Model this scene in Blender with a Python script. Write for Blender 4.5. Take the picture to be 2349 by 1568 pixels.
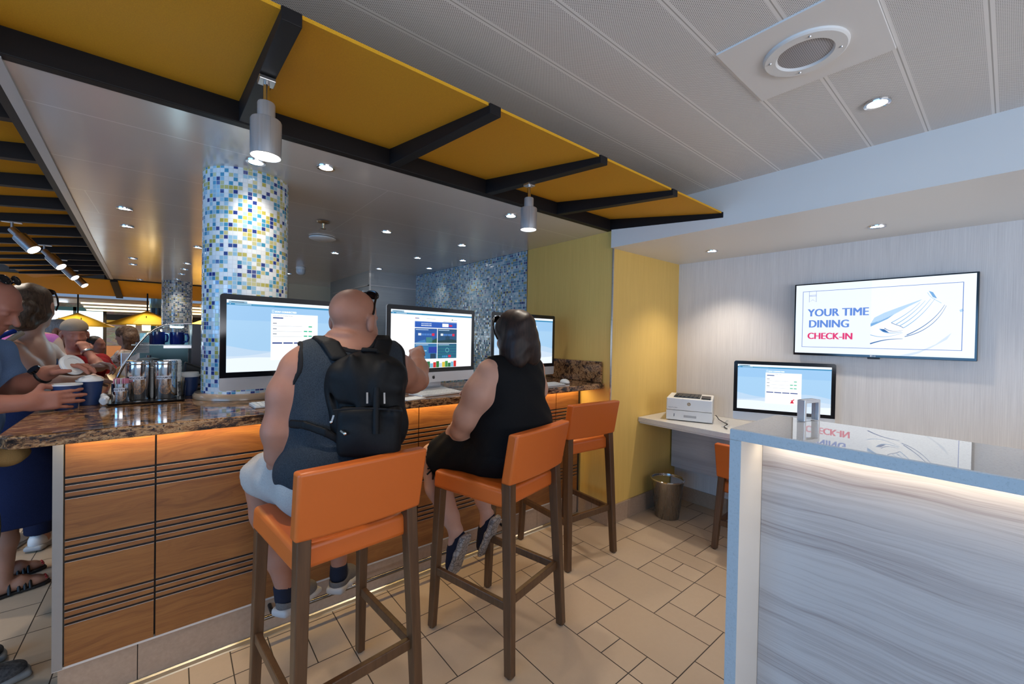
import bpy, bmesh, math, random
import numpy as np
from mathutils import Vector, Matrix

for o in list(bpy.data.objects):
    bpy.data.objects.remove(o)
SC = bpy.context.scene
COL = SC.collection
R = math.radians
PI = math.pi

# ------------------------------------------------------------------ camera
YAW, PIT, ROL = R(50.497), R(-0.657), R(1.057)
EYE = Vector((0, 0, 1.42))
_f = Vector((math.cos(YAW) * math.cos(PIT), math.sin(YAW) * math.cos(PIT), math.sin(PIT)))
_r = Vector((math.sin(YAW), -math.cos(YAW), 0))
_u = _r.cross(_f)
_r, _u = math.cos(ROL) * _r + math.sin(ROL) * _u, -math.sin(ROL) * _r + math.cos(ROL) * _u
cd = bpy.data.cameras.new('camera')
cam = bpy.data.objects.new('camera', cd)
COL.objects.link(cam)
M3 = Matrix((_r, _u, -_f)).transposed()
cam.matrix_world = Matrix.Translation(EYE) @ M3.to_4x4()
cd.sensor_width = 36.0
cd.lens = 36.0 * 941.27 / 2349.0
cd.clip_start = 0.02
cd.clip_end = 200
SC.camera = cam

# ------------------------------------------------------------------ world, view, daylight
SC.view_settings.view_transform = 'Standard'
SC.view_settings.look = 'None'
SC.view_settings.gamma = 1.0
SC.view_settings.use_curve_mapping = False
SC.view_settings.exposure = 0.25
w = bpy.data.worlds.new('world')
SC.world = w
w.use_nodes = True
wb = w.node_tree.nodes['Background']
wb.inputs[0].default_value = (0.46, 0.66, 1.0, 1)
wb.inputs[1].default_value = 0.36
SC.cycles.use_denoising = True
SC.cycles.max_bounces = 6
SC.cycles.diffuse_bounces = 3
SC.cycles.glossy_bounces = 4
SC.cycles.transmission_bounces = 6
SC.cycles.caustics_reflective = False
SC.cycles.caustics_refractive = False
SC.cycles.sample_clamp_indirect = 4.0


def area(name, loc, aim, sx, sy, power, color):
    l = bpy.data.lights.new(name, 'AREA')
    l.shape = 'RECTANGLE'
    l.size, l.size_y = sx, sy
    l.energy = power
    l.color = color
    o = bpy.data.objects.new(name, l)
    COL.objects.link(o)
    o.location = loc
    o.rotation_euler = (Vector(aim) - Vector(loc)).to_track_quat('-Z', 'Y').to_euler()
    return o


# daylight entering through the window bands of the ship's side (left of the viewer)
DAY = (0.20, 0.53, 1.0)
area('daylight_side', (-4.3, 0.3, 1.45), (2, 0.3, 1.3), 5.6, 1.3, 128, DAY)
area('added_uplight_rear', (0.6, -3.3, 1.25), (0.6, -2.0, 2.9), 4.2, 1.3, 95, (0.92, 0.94, 1.0))  # added area lamp behind the viewer, aimed up to brighten the ceiling
area('daylight_far', (-3.2, 13.5, 1.5), (0, 9, 1.2), 3.0, 1.4, 60, (0.7, 0.85, 1.0))


# ------------------------------------------------------------------ node helper
class NG:
    def __init__(s, name):
        s.m = bpy.data.materials.new(name)
        s.m.use_nodes = True
        s.nt = s.m.node_tree
        s.b = s.nt.nodes['Principled BSDF']

    def node(s, t, **kw):
        n = s.nt.nodes.new(t)
        for k, v in kw.items():
            setattr(n, k, v)
        return n

    def put(s, sock, v):
        if isinstance(v, bpy.types.NodeSocket):
            s.nt.links.new(v, sock)
        elif v is not None:
            if sock.type == 'RGBA' and len(v) == 3:
                v = (*v, 1)
            sock.default_value = v

    def set(s, **kw):
        al = dict(base='Base Color', rough='Roughness', metal='Metallic', spec='Specular IOR Level', coat='Coat Weight',
                  coatr='Coat Roughness', emit='Emission Color', emits='Emission Strength', trans='Transmission Weight',
                  normal='Normal', alpha='Alpha', ior='IOR', aniso='Anisotropic', sheen='Sheen Weight', sss='Subsurface Weight',
                  film='Thin Film Thickness', sssr='Subsurface Radius', ssss='Subsurface Scale')
        for k, v in kw.items():
            s.put(s.b.inputs[al[k]], v)
        return s.m

    def math(s, op, a, b=None, c=None):
        n = s.node('ShaderNodeMath', operation=op)
        for i, v in enumerate((a, b, c)):
            if v is not None:
                s.put(n.inputs[i], v)
        return n.outputs[0]

    def mix(s, f, a, b, mode='MIX'):
        n = s.node('ShaderNodeMix', data_type='RGBA', blend_type=mode)
        s.put(n.inputs[0], f); s.put(n.inputs[6], a); s.put(n.inputs[7], b)
        return n.outputs[2]

    def ramp(s, f, stops, interp='LINEAR'):
        n = s.node('ShaderNodeValToRGB')
        cr = n.color_ramp
        cr.interpolation = interp
        while len(cr.elements) < len(stops):
            cr.elements.new(0.5)
        for e, (p, c) in zip(cr.elements, stops):
            e.position = p
            e.color = (*c, 1) if len(c) == 3 else c
        s.put(n.inputs[0], f)
        return n.outputs[0]

    def pos(s):
        return s.node('ShaderNodeNewGeometry').outputs['Position']

    def obj(s):
        return s.node('ShaderNodeTexCoord').outputs['Object']

    def sep(s, v):
        n = s.node('ShaderNodeSeparateXYZ'); s.put(n.inputs[0], v)
        return n.outputs

    def comb(s, x=0.0, y=0.0, z=0.0):
        n = s.node('ShaderNodeCombineXYZ')
        s.put(n.inputs[0], x); s.put(n.inputs[1], y); s.put(n.inputs[2], z)
        return n.outputs[0]

    def mapv(s, v, scale=(1, 1, 1), loc=(0, 0, 0), rot=(0, 0, 0)):
        n = s.node('ShaderNodeMapping')
        s.put(n.inputs[0], v)
        n.inputs[1].default_value = loc; n.inputs[2].default_value = rot; n.inputs[3].default_value = scale
        return n.outputs[0]

    def noise(s, v, scale=5.0, detail=2.0, rough=0.5, dist=0.0, out=0):
        n = s.node('ShaderNodeTexNoise')
        s.put(n.inputs['Vector'], v)
        n.inputs['Scale'].default_value = scale; n.inputs['Detail'].default_value = detail
        n.inputs['Roughness'].default_value = rough; n.inputs['Distortion'].default_value = dist
        return n.outputs[out]

    def vor(s, v, scale=5.0, out='Distance', feature='F1'):
        n = s.node('ShaderNodeTexVoronoi', feature=feature)
        s.put(n.inputs['Vector'], v); n.inputs['Scale'].default_value = scale
        return n.outputs[out]

    def white(s, v, out='Value'):
        n = s.node('ShaderNodeTexWhiteNoise'); s.put(n.inputs[0], v)
        return n.outputs[out]

    def bump(s, h, strength=0.2, dist=0.01):
        n = s.node('ShaderNodeBump')
        n.inputs['Strength'].default_value = strength; n.inputs['Distance'].default_value = dist
        s.put(n.inputs['Height'], h)
        return n.outputs[0]


def plain(name, base, rough=0.5, metal=0.0, **kw):
    return NG(name).set(base=base, rough=rough, metal=metal, **kw)


def srgb(r, g, b):
    f = lambda c: c / 12.92 if c <= 0.04045 else ((c + 0.055) / 1.055) ** 2.4
    return (f(r / 255), f(g / 255), f(b / 255))


def glow(name, col, strength):
    return NG(name).set(base=(0.02, 0.02, 0.02), rough=0.4, emit=col, emits=strength)


# ------------------------------------------------------------------ object helpers
def tag(o, label=None, cat=None, group=None, kind=None):
    if label: o['label'] = label
    if cat: o['category'] = cat
    if group: o['group'] = group
    if kind: o['kind'] = kind
    return o


def thing(name, label, cat, loc=(0, 0, 0), rz=0.0, group=None):
    o = bpy.data.objects.new(name, None)
    COL.objects.link(o)
    o.empty_display_size = 0.05
    o.location = loc
    o.rotation_euler = (0, 0, rz)
    return tag(o, label, cat, group)


class MB:
    """collects shapes; build() links them as one mesh object"""
    def __init__(s):
        s.v, s.f, s.mi, s.cur = [], [], [], 0

    def mat(s, i):
        s.cur = i
        return s

    def add(s, vs, fs, M=None):
        b = len(s.v)
        s.v += [tuple(M @ Vector(p)) if M is not None else tuple(p) for p in vs]
        s.f += [tuple(b + i for i in f) for f in fs]
        s.mi += [s.cur] * len(fs)
        return s

    def box(s, lo, hi, M=None):
        x0, y0, z0 = lo; x1, y1, z1 = hi
        vs = [(x0, y0, z0), (x1, y0, z0), (x1, y1, z0), (x0, y1, z0), (x0, y0, z1), (x1, y0, z1), (x1, y1, z1), (x0, y1, z1)]
        return s.add(vs, [(0, 3, 2, 1), (4, 5, 6, 7), (0, 1, 5, 4), (1, 2, 6, 5), (2, 3, 7, 6), (3, 0, 4, 7)], M)

    def hexa(s, bot, top, M=None):
        return s.add(list(bot) + list(top), [(0, 3, 2, 1), (4, 5, 6, 7), (0, 1, 5, 4), (1, 2, 6, 5), (2, 3, 7, 6), (3, 0, 4, 7)], M)

    def bar(s, p0, p1, w, h, w1=None, h1=None, up=(0, 0, 1)):
        """rectangular bar from p0 to p1, w across, h along up"""
        p0, p1 = Vector(p0), Vector(p1)
        d = (p1 - p0).normalized()
        up = Vector(up)
        a = d.cross(up)
        a = Vector((1, 0, 0)) if a.length < 1e-5 else a.normalized()
        b = a.cross(d).normalized()
        w1 = w if w1 is None else w1; h1 = h if h1 is None else h1
        q = [(-.5, -.5), (.5, -.5), (.5, .5), (-.5, .5)]
        bot = [p0 + a * i * w + b * j * h for i, j in q]
        top = [p1 + a * i * w1 + b * j * h1 for i, j in q]
        s.add([tuple(p) for p in bot + top], [(3, 2, 1, 0), (4, 5, 6, 7), (0, 1, 5, 4), (1, 2, 6, 5), (2, 3, 7, 6), (3, 0, 4, 7)])
        return s

    def cyl(s, p0, p1, r0, r1=None, n=24, caps=True):
        p0, p1 = Vector(p0), Vector(p1)
        r1 = r0 if r1 is None else r1
        d = (p1 - p0).normalized()
        a = d.orthogonal().normalized(); b = d.cross(a)
        vs, fs = [], []
        for p, r in ((p0, r0), (p1, r1)):
            for i in range(n):
                t = 2 * PI * i / n
                vs.append(tuple(p + a * math.cos(t) * r + b * math.sin(t) * r))
        for i in range(n):
            j = (i + 1) % n
            fs.append((i, j, n + j, n + i))
        if caps:
            fs.append(tuple(range(n - 1, -1, -1))); fs.append(tuple(range(n, 2 * n)))
        return s.add(vs, fs)

    def lathe(s, prof, c=(0, 0, 0), n=32, M=None):
        """prof: (r, z) list, revolved about z through c"""
        vs, fs = [], []
        k = len(prof)
        for r, z in prof:
            for i in range(n):
                t = 2 * PI * i / n
                vs.append((c[0] + r * math.cos(t), c[1] + r * math.sin(t), c[2] + z))
        for a in range(k - 1):
            for i in range(n):
                j = (i + 1) % n
                fs.append((a * n + i, a * n + j, (a + 1) * n + j, (a + 1) * n + i))
        if prof[0][0] > 1e-6: fs.append(tuple(range(n - 1, -1, -1)))
        if prof[-1][0] > 1e-6: fs.append(tuple(range((k - 1) * n, k * n)))
        return s.add(vs, fs, M)

    def tube(s, pts, r, n=10, rs=None):
        pts = [Vector(p) for p in pts]
        vs, fs = [], []
        k = len(pts)
        a = None
        for i, p in enumerate(pts):
            d = (pts[min(i + 1, k - 1)] - pts[max(i - 1, 0)]).normalized()
            if a is None:
                a = d.orthogonal().normalized()
            else:
                a = (a - d * a.dot(d)).normalized()
            b = d.cross(a)
            rr = rs[i] if rs else r
            for q in range(n):
                t = 2 * PI * q / n
                vs.append(tuple(p + (a * math.cos(t) + b * math.sin(t)) * rr))
        for i in range(k - 1):
            for q in range(n):
                j = (q + 1) % n
                fs.append((i * n + q, i * n + j, (i + 1) * n + j, (i + 1) * n + q))
        fs.append(tuple(range(n - 1, -1, -1))); fs.append(tuple(range((k - 1) * n, k * n)))
        return s.add(vs, fs)

    def prism(s, poly, h0, h1, M=None):
        """polygon in xy (counter-clockwise) extruded along z"""
        n = len(poly)
        vs = [(x, y, h0) for x, y in poly] + [(x, y, h1) for x, y in poly]
        fs = [tuple(range(n - 1, -1, -1)), tuple(range(n, 2 * n))] + [(i, (i + 1) % n, n + (i + 1) % n, n + i) for i in range(n)]
        return s.add(vs, fs, M)

    def sphere(s, c, r, sc=(1, 1, 1), n=16, m=10, M=None):
        vs, fs = [], []
        for i in range(m + 1):
            ph = PI * i / m
            for j in range(n):
                t = 2 * PI * j / n
                vs.append((c[0] + r * sc[0] * math.sin(ph) * math.cos(t), c[1] + r * sc[1] * math.sin(ph) * math.sin(t), c[2] + r * sc[2] * math.cos(ph)))
        for i in range(m):
            for j in range(n):
                k = (j + 1) % n
                fs.append((i * n + j, (i + 1) * n + j, (i + 1) * n + k, i * n + k))
        return s.add(vs, fs, M)

    def build(s, name, mats, parent=None, bevel=0.0, smooth=None, seg=2, origin=None):
        me = bpy.data.meshes.new(name)
        vs = s.v
        if origin is not None:
            ox, oy, oz = origin
            vs = [(x - ox, y - oy, z - oz) for x, y, z in vs]
        me.from_pydata(vs, [], s.f)
        if not isinstance(mats, (list, tuple)): mats = [mats]
        for m in mats: me.materials.append(m)
        if len(mats) > 1: me.polygons.foreach_set('material_index', s.mi)
        bm = bmesh.new(); bm.from_mesh(me)
        bmesh.ops.remove_doubles(bm, verts=bm.verts, dist=1e-6)
        bmesh.ops.recalc_face_normals(bm, faces=bm.faces)
        bm.to_mesh(me); bm.free()
        if smooth is not None:
            me.polygons.foreach_set('use_smooth', [True] * len(me.polygons))
            me.set_sharp_from_angle(angle=R(smooth))
        me.update()
        o = bpy.data.objects.new(name, me)
        COL.objects.link(o)
        if origin is not None: o.location = origin
        if parent is not None: o.parent = parent
        if bevel > 0:
            md = o.modifiers.new('bevel', 'BEVEL')
            md.width = bevel; md.segments = seg; md.limit_method = 'ANGLE'; md.angle_limit = R(40)
            md.harden_normals = False
        return o


def copy_tree(o, parent=None):
    c = o.copy()
    COL.objects.link(c)
    if parent is not None:
        c.parent = parent
        c.matrix_parent_inverse = o.matrix_parent_inverse.copy()
    for ch in list(o.children):
        copy_tree(ch, c)
    return c


def frame(origin, xax, zax=(0, 0, 1)):
    """matrix whose local x runs along xax, local z along zax"""
    x = Vector(xax).normalized(); z = Vector(zax).normalized()
    y = z.cross(x).normalized(); z = x.cross(y)
    M = Matrix((x, y, z)).transposed().to_4x4()
    M.translation = Vector(origin)
    return M


def text_mesh(txt, size, bold=0.0, align='LEFT', sx=1.0):
    cu = bpy.data.curves.new('t', 'FONT')
    cu.body = txt; cu.size = size; cu.align_x = align; cu.offset = bold
    cu.resolution_u = 3
    o = bpy.data.objects.new('t', cu)
    COL.objects.link(o)
    dg = bpy.context.evaluated_depsgraph_get()
    me = bpy.data.meshes.new_from_object(o.evaluated_get(dg))
    vs = [(v.co.x * sx, v.co.y, 0) for v in me.vertices]
    fs = [tuple(p.vertices) for p in me.polygons]
    bpy.data.objects.remove(o); bpy.data.curves.remove(cu); bpy.data.meshes.remove(me)
    return vs, fs


class Sheet:
    """flat print or screen content: thin coloured shapes in local x (right) / z (up), stacked outward along -y"""
    def __init__(s):
        s.mb = MB(); s.mats = []; s.layer = 0

    def _m(s, mat):
        if mat not in s.mats: s.mats.append(mat)
        s.mb.mat(s.mats.index(mat))

    def up(s):
        s.layer += 1
        return s

    def y(s):
        return -0.0004 - 0.0003 * s.layer

    def rect(s, x0, z0, x1, z1, mat):
        s._m(mat); y = s.y()
        s.mb.add([(x0, y, z0), (x1, y, z0), (x1, y, z1), (x0, y, z1)], [(0, 1, 2, 3)])
        return s

    def poly(s, pts, mat):
        s._m(mat); y = s.y()
        s.mb.add([(x, y, z) for x, z in pts], [tuple(range(len(pts)))])
        return s

    def stroke(s, pts, w, mat, w1=None):
        s._m(mat); y = s.y()
        n = len(pts); w1 = w if w1 is None else w1
        L, Rr = [], []
        for i, p in enumerate(pts):
            a = pts[max(i - 1, 0)]; b = pts[min(i + 1, n - 1)]
            dx, dz = b[0] - a[0], b[1] - a[1]; l = math.hypot(dx, dz) or 1
            ww = (w + (w1 - w) * i / max(n - 1, 1)) / 2
            L.append((p[0] - dz / l * ww, y, p[1] + dx / l * ww)); Rr.append((p[0] + dz / l * ww, y, p[1] - dx / l * ww))
        s.mb.add(L + Rr, [(i, i + 1, n + i + 1, n + i) for i in range(n - 1)])
        return s

    def text(s, txt, x, z, size, mat, bold=0.0, align='LEFT', sx=1.0):
        s._m(mat); y = s.y()
        vs, fs = text_mesh(txt, size, 0.0, align, sx)
        for k in (-1, -.5, 0, .5, 1) if bold else (0,):
            s.mb.add([(x + a + k * bold, y + 0.00001 * k, z + b) for a, b, _ in vs], fs)
        return s

    def build(s, name, parent, loc=(0, 0, 0), rot=None):
        me = bpy.data.meshes.new(name)
        me.from_pydata(s.mb.v, [], s.mb.f)
        for m in s.mats: me.materials.append(m)
        me.polygons.foreach_set('material_index', s.mb.mi)
        o = bpy.data.objects.new(name, me)
        COL.objects.link(o)
        o.parent = parent; o.location = loc
        if rot: o.rotation_euler = rot
        return o


def struct(o, label=None, cat=None):
    o['kind'] = 'structure'
    if label: o['label'] = label
    if cat: o['category'] = cat
    return o
# ------------------------------------------------------------------ shared materials
def mat_floor():
    g = NG('beige floor tile')
    rnd = g.node('ShaderNodeNewGeometry').outputs['Random Per Island']
    p = g.pos()
    n = g.noise(p, 38, 6, 0.7)
    n2 = g.noise(p, 4, 3, 0.6)
    c = g.ramp(rnd, [(0, (0.50, 0.37, 0.255)), (1, (0.60, 0.455, 0.32))])
    c = g.mix(g.math('MULTIPLY', n, 0.30), c, (0.30, 0.22, 0.155))
    c = g.mix(g.math('MULTIPLY', n2, 0.25), c, (0.58, 0.45, 0.33))
    return g.set(base=c, rough=0.42, normal=g.bump(n, 0.04, 0.004))


def mat_basetile():
    g = NG('grey beige wall tile')
    p = g.pos()
    n = g.noise(p, 60, 5, 0.7)
    c = g.ramp(n, [(0.2, (0.34, 0.235, 0.165)), (0.8, (0.45, 0.32, 0.23))])
    return g.set(base=c, rough=0.4)


def mat_fabricwall(name, col, col2, k=1.0):
    """woven wallcovering with fine vertical threads"""
    g = NG(name)
    s = g.sep(g.pos())
    t = g.math('ADD', s[0], s[1])
    n = g.noise(g.comb(t, 0.0, g.math('MULTIPLY', s[2], 0.012)), 260, 3, 0.7)
    n2 = g.noise(g.comb(g.math('MULTIPLY', t, 14), 0.0, s[2]), 1.5, 2, 0.5)
    f = g.math('ADD', g.math('MULTIPLY', n, 0.75), g.math('MULTIPLY', n2, 0.25))
    c = g.ramp(f, [(0.30, col2), (0.68, col)])
    return g.set(base=c, rough=0.6, normal=g.bump(n, 0.05 * k, 0.002))


def mat_mosaic(name, size, round_r=None, weights=None, axis=1):
    """little glass tiles in white, blues and olive yellow"""
    g = NG(name)
    s = g.sep(g.obj())
    if round_r:
        u = g.math('MULTIPLY', g.math('ARCTAN2', s[1], s[0]), round_r)
    else:
        u = s[axis]
    v = s[2]
    cu, cv = g.math('DIVIDE', u, size), g.math('DIVIDE', v, size)
    iu, iv = g.math('FLOOR', cu), g.math('FLOOR', cv)
    fu, fv = g.math('FRACT', cu), g.math('FRACT', cv)
    cell = g.comb(iu, iv, 0.0)
    r = g.white(cell)
    rc = g.white(g.comb(iv, iu, 7.0), 'Color')
    wts = weights or [(0.0, (0.74, 0.78, 0.80)), (0.36, (0.30, 0.52, 0.66)), (0.53, (0.05, 0.27, 0.44)), (0.65, (0.02, 0.045, 0.22)),
                      (0.76, (0.46, 0.42, 0.09)), (0.88, (0.52, 0.50, 0.24))]
    c = g.ramp(r, wts, 'CONSTANT')
    e = g.math('MINIMUM', g.math('MINIMUM', fu, g.math('SUBTRACT', 1.0, fu)), g.math('MINIMUM', fv, g.math('SUBTRACT', 1.0, fv)))
    grout = g.math('LESS_THAN', e, 0.06)
    c = g.mix(grout, c, (0.60, 0.63, 0.64))
    rough = g.math('ADD', g.math('MULTIPLY', grout, 0.5), 0.10)
    # each tile sits at its own slight tilt
    nrm = g.node('ShaderNodeNewGeometry').outputs['Normal']
    va = g.node('ShaderNodeVectorMath', operation='SUBTRACT'); g.put(va.inputs[0], rc); va.inputs[1].default_value = (0.5, 0.5, 0.5)
    vb = g.node('ShaderNodeVectorMath', operation='SCALE'); g.put(vb.inputs[0], va.outputs[0]); vb.inputs['Scale'].default_value = 0.10
    vc = g.node('ShaderNodeVectorMath', operation='ADD'); g.put(vc.inputs[0], nrm); g.put(vc.inputs[1], vb.outputs[0])
    vd = g.node('ShaderNodeVectorMath', operation='NORMALIZE'); g.put(vd.inputs[0], vc.outputs[0])
    return g.set(base=c, rough=rough, spec=0.7, normal=vd.outputs[0])


def mat_granite():
    g = NG('brown granite')
    p = g.pos()
    q = g.mapv(p, (0.6, 2.0, 1.6), rot=(0, 0, 0.12))
    n1 = g.noise(q, 9, 8, 0.72, 1.2)
    n2 = g.noise(q, 45, 6, 0.75, 0.6)
    n3 = g.noise(g.mapv(p, (1, 1, 1), (3, 1, 2)), 90, 4, 0.7)
    f = g.math('ADD', g.math('MULTIPLY', n1, 0.6), g.math('MULTIPLY', n2, 0.4))
    c = g.ramp(f, [(0.40, (0.010, 0.007, 0.007)), (0.455, (0.075, 0.036, 0.020)), (0.495, (0.33, 0.155, 0.062)), (0.53, (0.52, 0.31, 0.15)), (0.565, (0.15, 0.07, 0.036)), (0.62, (0.035, 0.02, 0.015)), (0.68, (0.45, 0.35, 0.26))])
    c = g.mix(g.math('GREATER_THAN', n3, 0.60), c, (0.025, 0.02, 0.02))
    c = g.mix(g.math('LESS_THAN', n3, 0.335), c, (0.22, 0.185, 0.16))
    n0 = g.noise(g.mapv(p, (1, 1, 1.6), (7, 2, 5)), 13, 5, 0.65, 0.8)
    c = g.mix(g.ramp(n0, [(0.50, (0, 0, 0)), (0.60, (0.85, 0.85, 0.85))]), c, (0.018, 0.013, 0.012))
    return g.set(base=c, rough=0.08, spec=0.45)


def mat_barwood():
    """orange veneer, grain running level along the bar"""
    g = NG('orange wood veneer')
    s = g.sep(g.pos())
    w1 = g.noise(g.comb(g.math('MULTIPLY', s[0], 1.6), 0.0, g.math('MULTIPLY', s[2], 7)), 1.0, 3, 0.5)
    z = g.math('ADD', g.math('MULTIPLY', s[2], 34.0), g.math('MULTIPLY', w1, 9.0))
    n = g.noise(g.comb(g.math('MULTIPLY', s[0], 1.3), 0.0, z), 1.0, 5, 0.65)
    n2 = g.noise(g.comb(g.math('MULTIPLY', s[0], 9), 0.0, g.math('MULTIPLY', s[2], 420)), 1.0, 2, 0.5)
    c = g.ramp(n, [(0.25, (0.135, 0.043, 0.014)), (0.45, (0.245, 0.092, 0.025)), (0.7, (0.33, 0.138, 0.038))])
    c = g.mix(g.math('MULTIPLY', g.math('LESS_THAN', n2, 0.42), 0.34), c, (0.13, 0.042, 0.013))
    return g.set(base=c, rough=0.36)


def mat_palewood(name, axis=1, light=(0.50, 0.48, 0.475), dark=(0.22, 0.175, 0.17)):
    """bleached ash with dark wandering growth lines"""
    g = NG(name)
    s = g.sep(g.pos())
    a = s[axis]
    w1 = g.noise(g.comb(g.math('MULTIPLY', a, 2.6), 0.0, g.math('MULTIPLY', s[2], 6.0)), 1.0, 2, 0.5)
    z = g.math('ADD', g.math('MULTIPLY', s[2], 13.0), g.math('MULTIPLY', w1, 0.55))
    n = g.noise(g.comb(g.math('MULTIPLY', a, 0.5), 2.0, z), 1.0, 2, 0.6)
    zz = g.math('ADD', g.math('MULTIPLY', s[2], 120.0), g.math('MULTIPLY', w1, 6.5))
    n2 = g.noise(g.comb(g.math('MULTIPLY', a, 1.8), 0.0, zz), 1.0, 3, 0.6)
    n3 = g.noise(g.comb(g.math('MULTIPLY', a, 12.0), 0.0, g.math('MULTIPLY', s[2], 500.0)), 1.0, 2, 0.5)
    f = g.math('ADD', g.math('MULTIPLY', n, 0.52), g.math('ADD', g.math('MULTIPLY', n2, 0.38), g.math('MULTIPLY', n3, 0.10)))
    c = g.ramp(f, [(0.33, dark), (0.44, tuple((x * 0.35 + y * 0.65) for x, y in zip(dark, light))), (0.54, light)])
    return g.set(base=c, rough=0.45)


def mat_quartz(name, col, rough=0.12):
    g = NG(name)
    n = g.noise(g.pos(), 180, 3, 0.7)
    c = g.mix(g.math('GREATER_THAN', n, 0.60), col, tuple(x * 0.86 for x in col))
    c = g.mix(g.math('LESS_THAN', n, 0.37), c, tuple(min(1, x * 1.08) for x in col))
    return g.set(base=c, rough=rough, spec=0.75)


def mat_stoolwood(name='walnut stained wood', a=(0.068, 0.031, 0.013), b=(0.115, 0.054, 0.023)):
    g = NG(name)
    n = g.noise(g.mapv(g.obj(), (60, 60, 4)), 1.0, 4, 0.6)
    return g.set(base=g.ramp(n, [(0.3, a), (0.7, b)]), rough=0.38)


def mat_brushed(name, col, rough=0.28, sc=(3, 3, 500)):
    g = NG(name)
    n = g.noise(g.mapv(g.obj(), sc), 1.0, 2, 0.5)
    return g.set(base=g.mix(n, tuple(x * 0.75 for x in col), col), rough=g.math('ADD', g.math('MULTIPLY', n, 0.14), rough - 0.07), metal=1.0)


MF = mat_floor()
M_grout = plain('dark floor grout', (0.085, 0.07, 0.06), 0.85)
M_base = mat_basetile()
M_yellow = mat_fabricwall('mustard woven wallcovering', (0.80, 0.53, 0.15), (0.68, 0.43, 0.105))
M_white = mat_fabricwall('cream woven wallcovering', (0.80, 0.76, 0.73), (0.62, 0.58, 0.56), 1.5)
M_fabric = NG('mustard canopy cloth')
_n = M_fabric.noise(M_fabric.mapv(M_fabric.pos(), (1, 1, 1)), 420, 2, 0.6)
M_fabric = M_fabric.set(base=M_fabric.ramp(_n, [(0.3, (0.60, 0.290, 0.004)), (0.7, (0.74, 0.375, 0.007))]), rough=0.8)
M_dark = plain('near black painted metal', (0.0075, 0.006, 0.0065), 0.55, spec=0.25)
M_paint = plain('white satin paint', (0.74, 0.73, 0.71), 0.4)
M_granite = mat_granite()
M_wood = mat_barwood()
M_steel = mat_brushed('brushed stainless steel', (0.62, 0.62, 0.63), 0.30)
M_post = plain('grey anodised post', (0.30, 0.285, 0.275), 0.4, 0.4)
M_chrome = plain('polished chrome', (0.72, 0.72, 0.73), 0.10, 1.0)
M_black = plain('black', (0.008, 0.008, 0.009), 0.45)
M_blackgl = plain('black glossy plastic', (0.006, 0.006, 0.008), 0.12)
M_groove = plain('black routed groove', (0.012, 0.010, 0.010), 0.6)
M_pale = mat_palewood('bleached ash panel')
M_quartz = mat_quartz('pale quartz', (0.60, 0.59, 0.58), 0.008)
M_quartzedge = mat_quartz('honed quartz edge', (0.40, 0.48, 0.53), 0.5)  # blue daylight on the front edge is put into this colour
M_lens = glow('lamp lens', (1.0, 0.95, 0.86), 9.0)
M_glass = NG('clear glass').set(base=(1, 1, 1), rough=0.02, trans=1.0, ior=1.45)
M_orange = plain('orange leatherette', (0.58, 0.125, 0.017), 0.42)
M_swood = mat_stoolwood()
M_whiteplastic = plain('white plastic', (0.78, 0.78, 0.77), 0.4)
M_alu = plain('satin aluminium', (0.70, 0.71, 0.73), 0.32, 0.55)

XA, YA, XW = 2.56, 1.92, 3.53      # end of the bar, mustard wall, screen wall
ZC, ZR, ZS = 2.24, 2.35, 2.105     # glossy ceiling, perforated ceiling, soffit

# ------------------------------------------------------------------ floor of mixed rectangular tiles
def make_floor():
    rng = random.Random(5)
    m = 0.1445
    i0, i1, j0, j1 = -52, 22, -30, 104
    used = set()
    mb = MB()
    gx0, gx1, gy0, gy1 = 0.925 + i0 * m, 0.925 + i1 * m, 1.004 + j0 * m, 1.004 + j1 * m
    mb.mat(1).add([(gx0, gy0, -0.0025), (gx1, gy0, -0.0025), (gx1, gy1, -0.0025), (gx0, gy1, -0.0025)], [(0, 1, 2, 3)])
    mb.mat(0)
    gp = 0.0022
    sizes = [(3, 2), (2, 3), (2, 2), (2, 2), (2, 1), (1, 1), (1, 2)]
    for j in range(j0, j1):
        for i in range(i0, i1):
            if (i, j) in used: continue
            opts = sizes[:]
            rng.shuffle(opts)
            for a, b in opts + [(1, 1)]:
                cells = [(i + p, j + q) for p in range(a) for q in range(b)]
                if i + a <= i1 and not any(c in used for c in cells): break
            used.update(cells)
            x0, y0 = 0.925 + i * m + gp, 1.004 + j * m + gp
            x1, y1 = 0.925 + (i + a) * m - gp, 1.004 + (j + b) * m - gp
            mb.add([(x0, y0, 0), (x1, y0, 0), (x1, y1, 0), (x0, y1, 0)], [(0, 1, 2, 3)])
    me = bpy.data.meshes.new('floor')
    me.from_pydata(mb.v, [], mb.f)
    me.materials.append(MF); me.materials.append(M_grout)
    me.polygons.foreach_set('material_index', mb.mi)
    o = bpy.data.objects.new('floor', me)
    COL.objects.link(o)
    struct(o)


make_floor()

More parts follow.
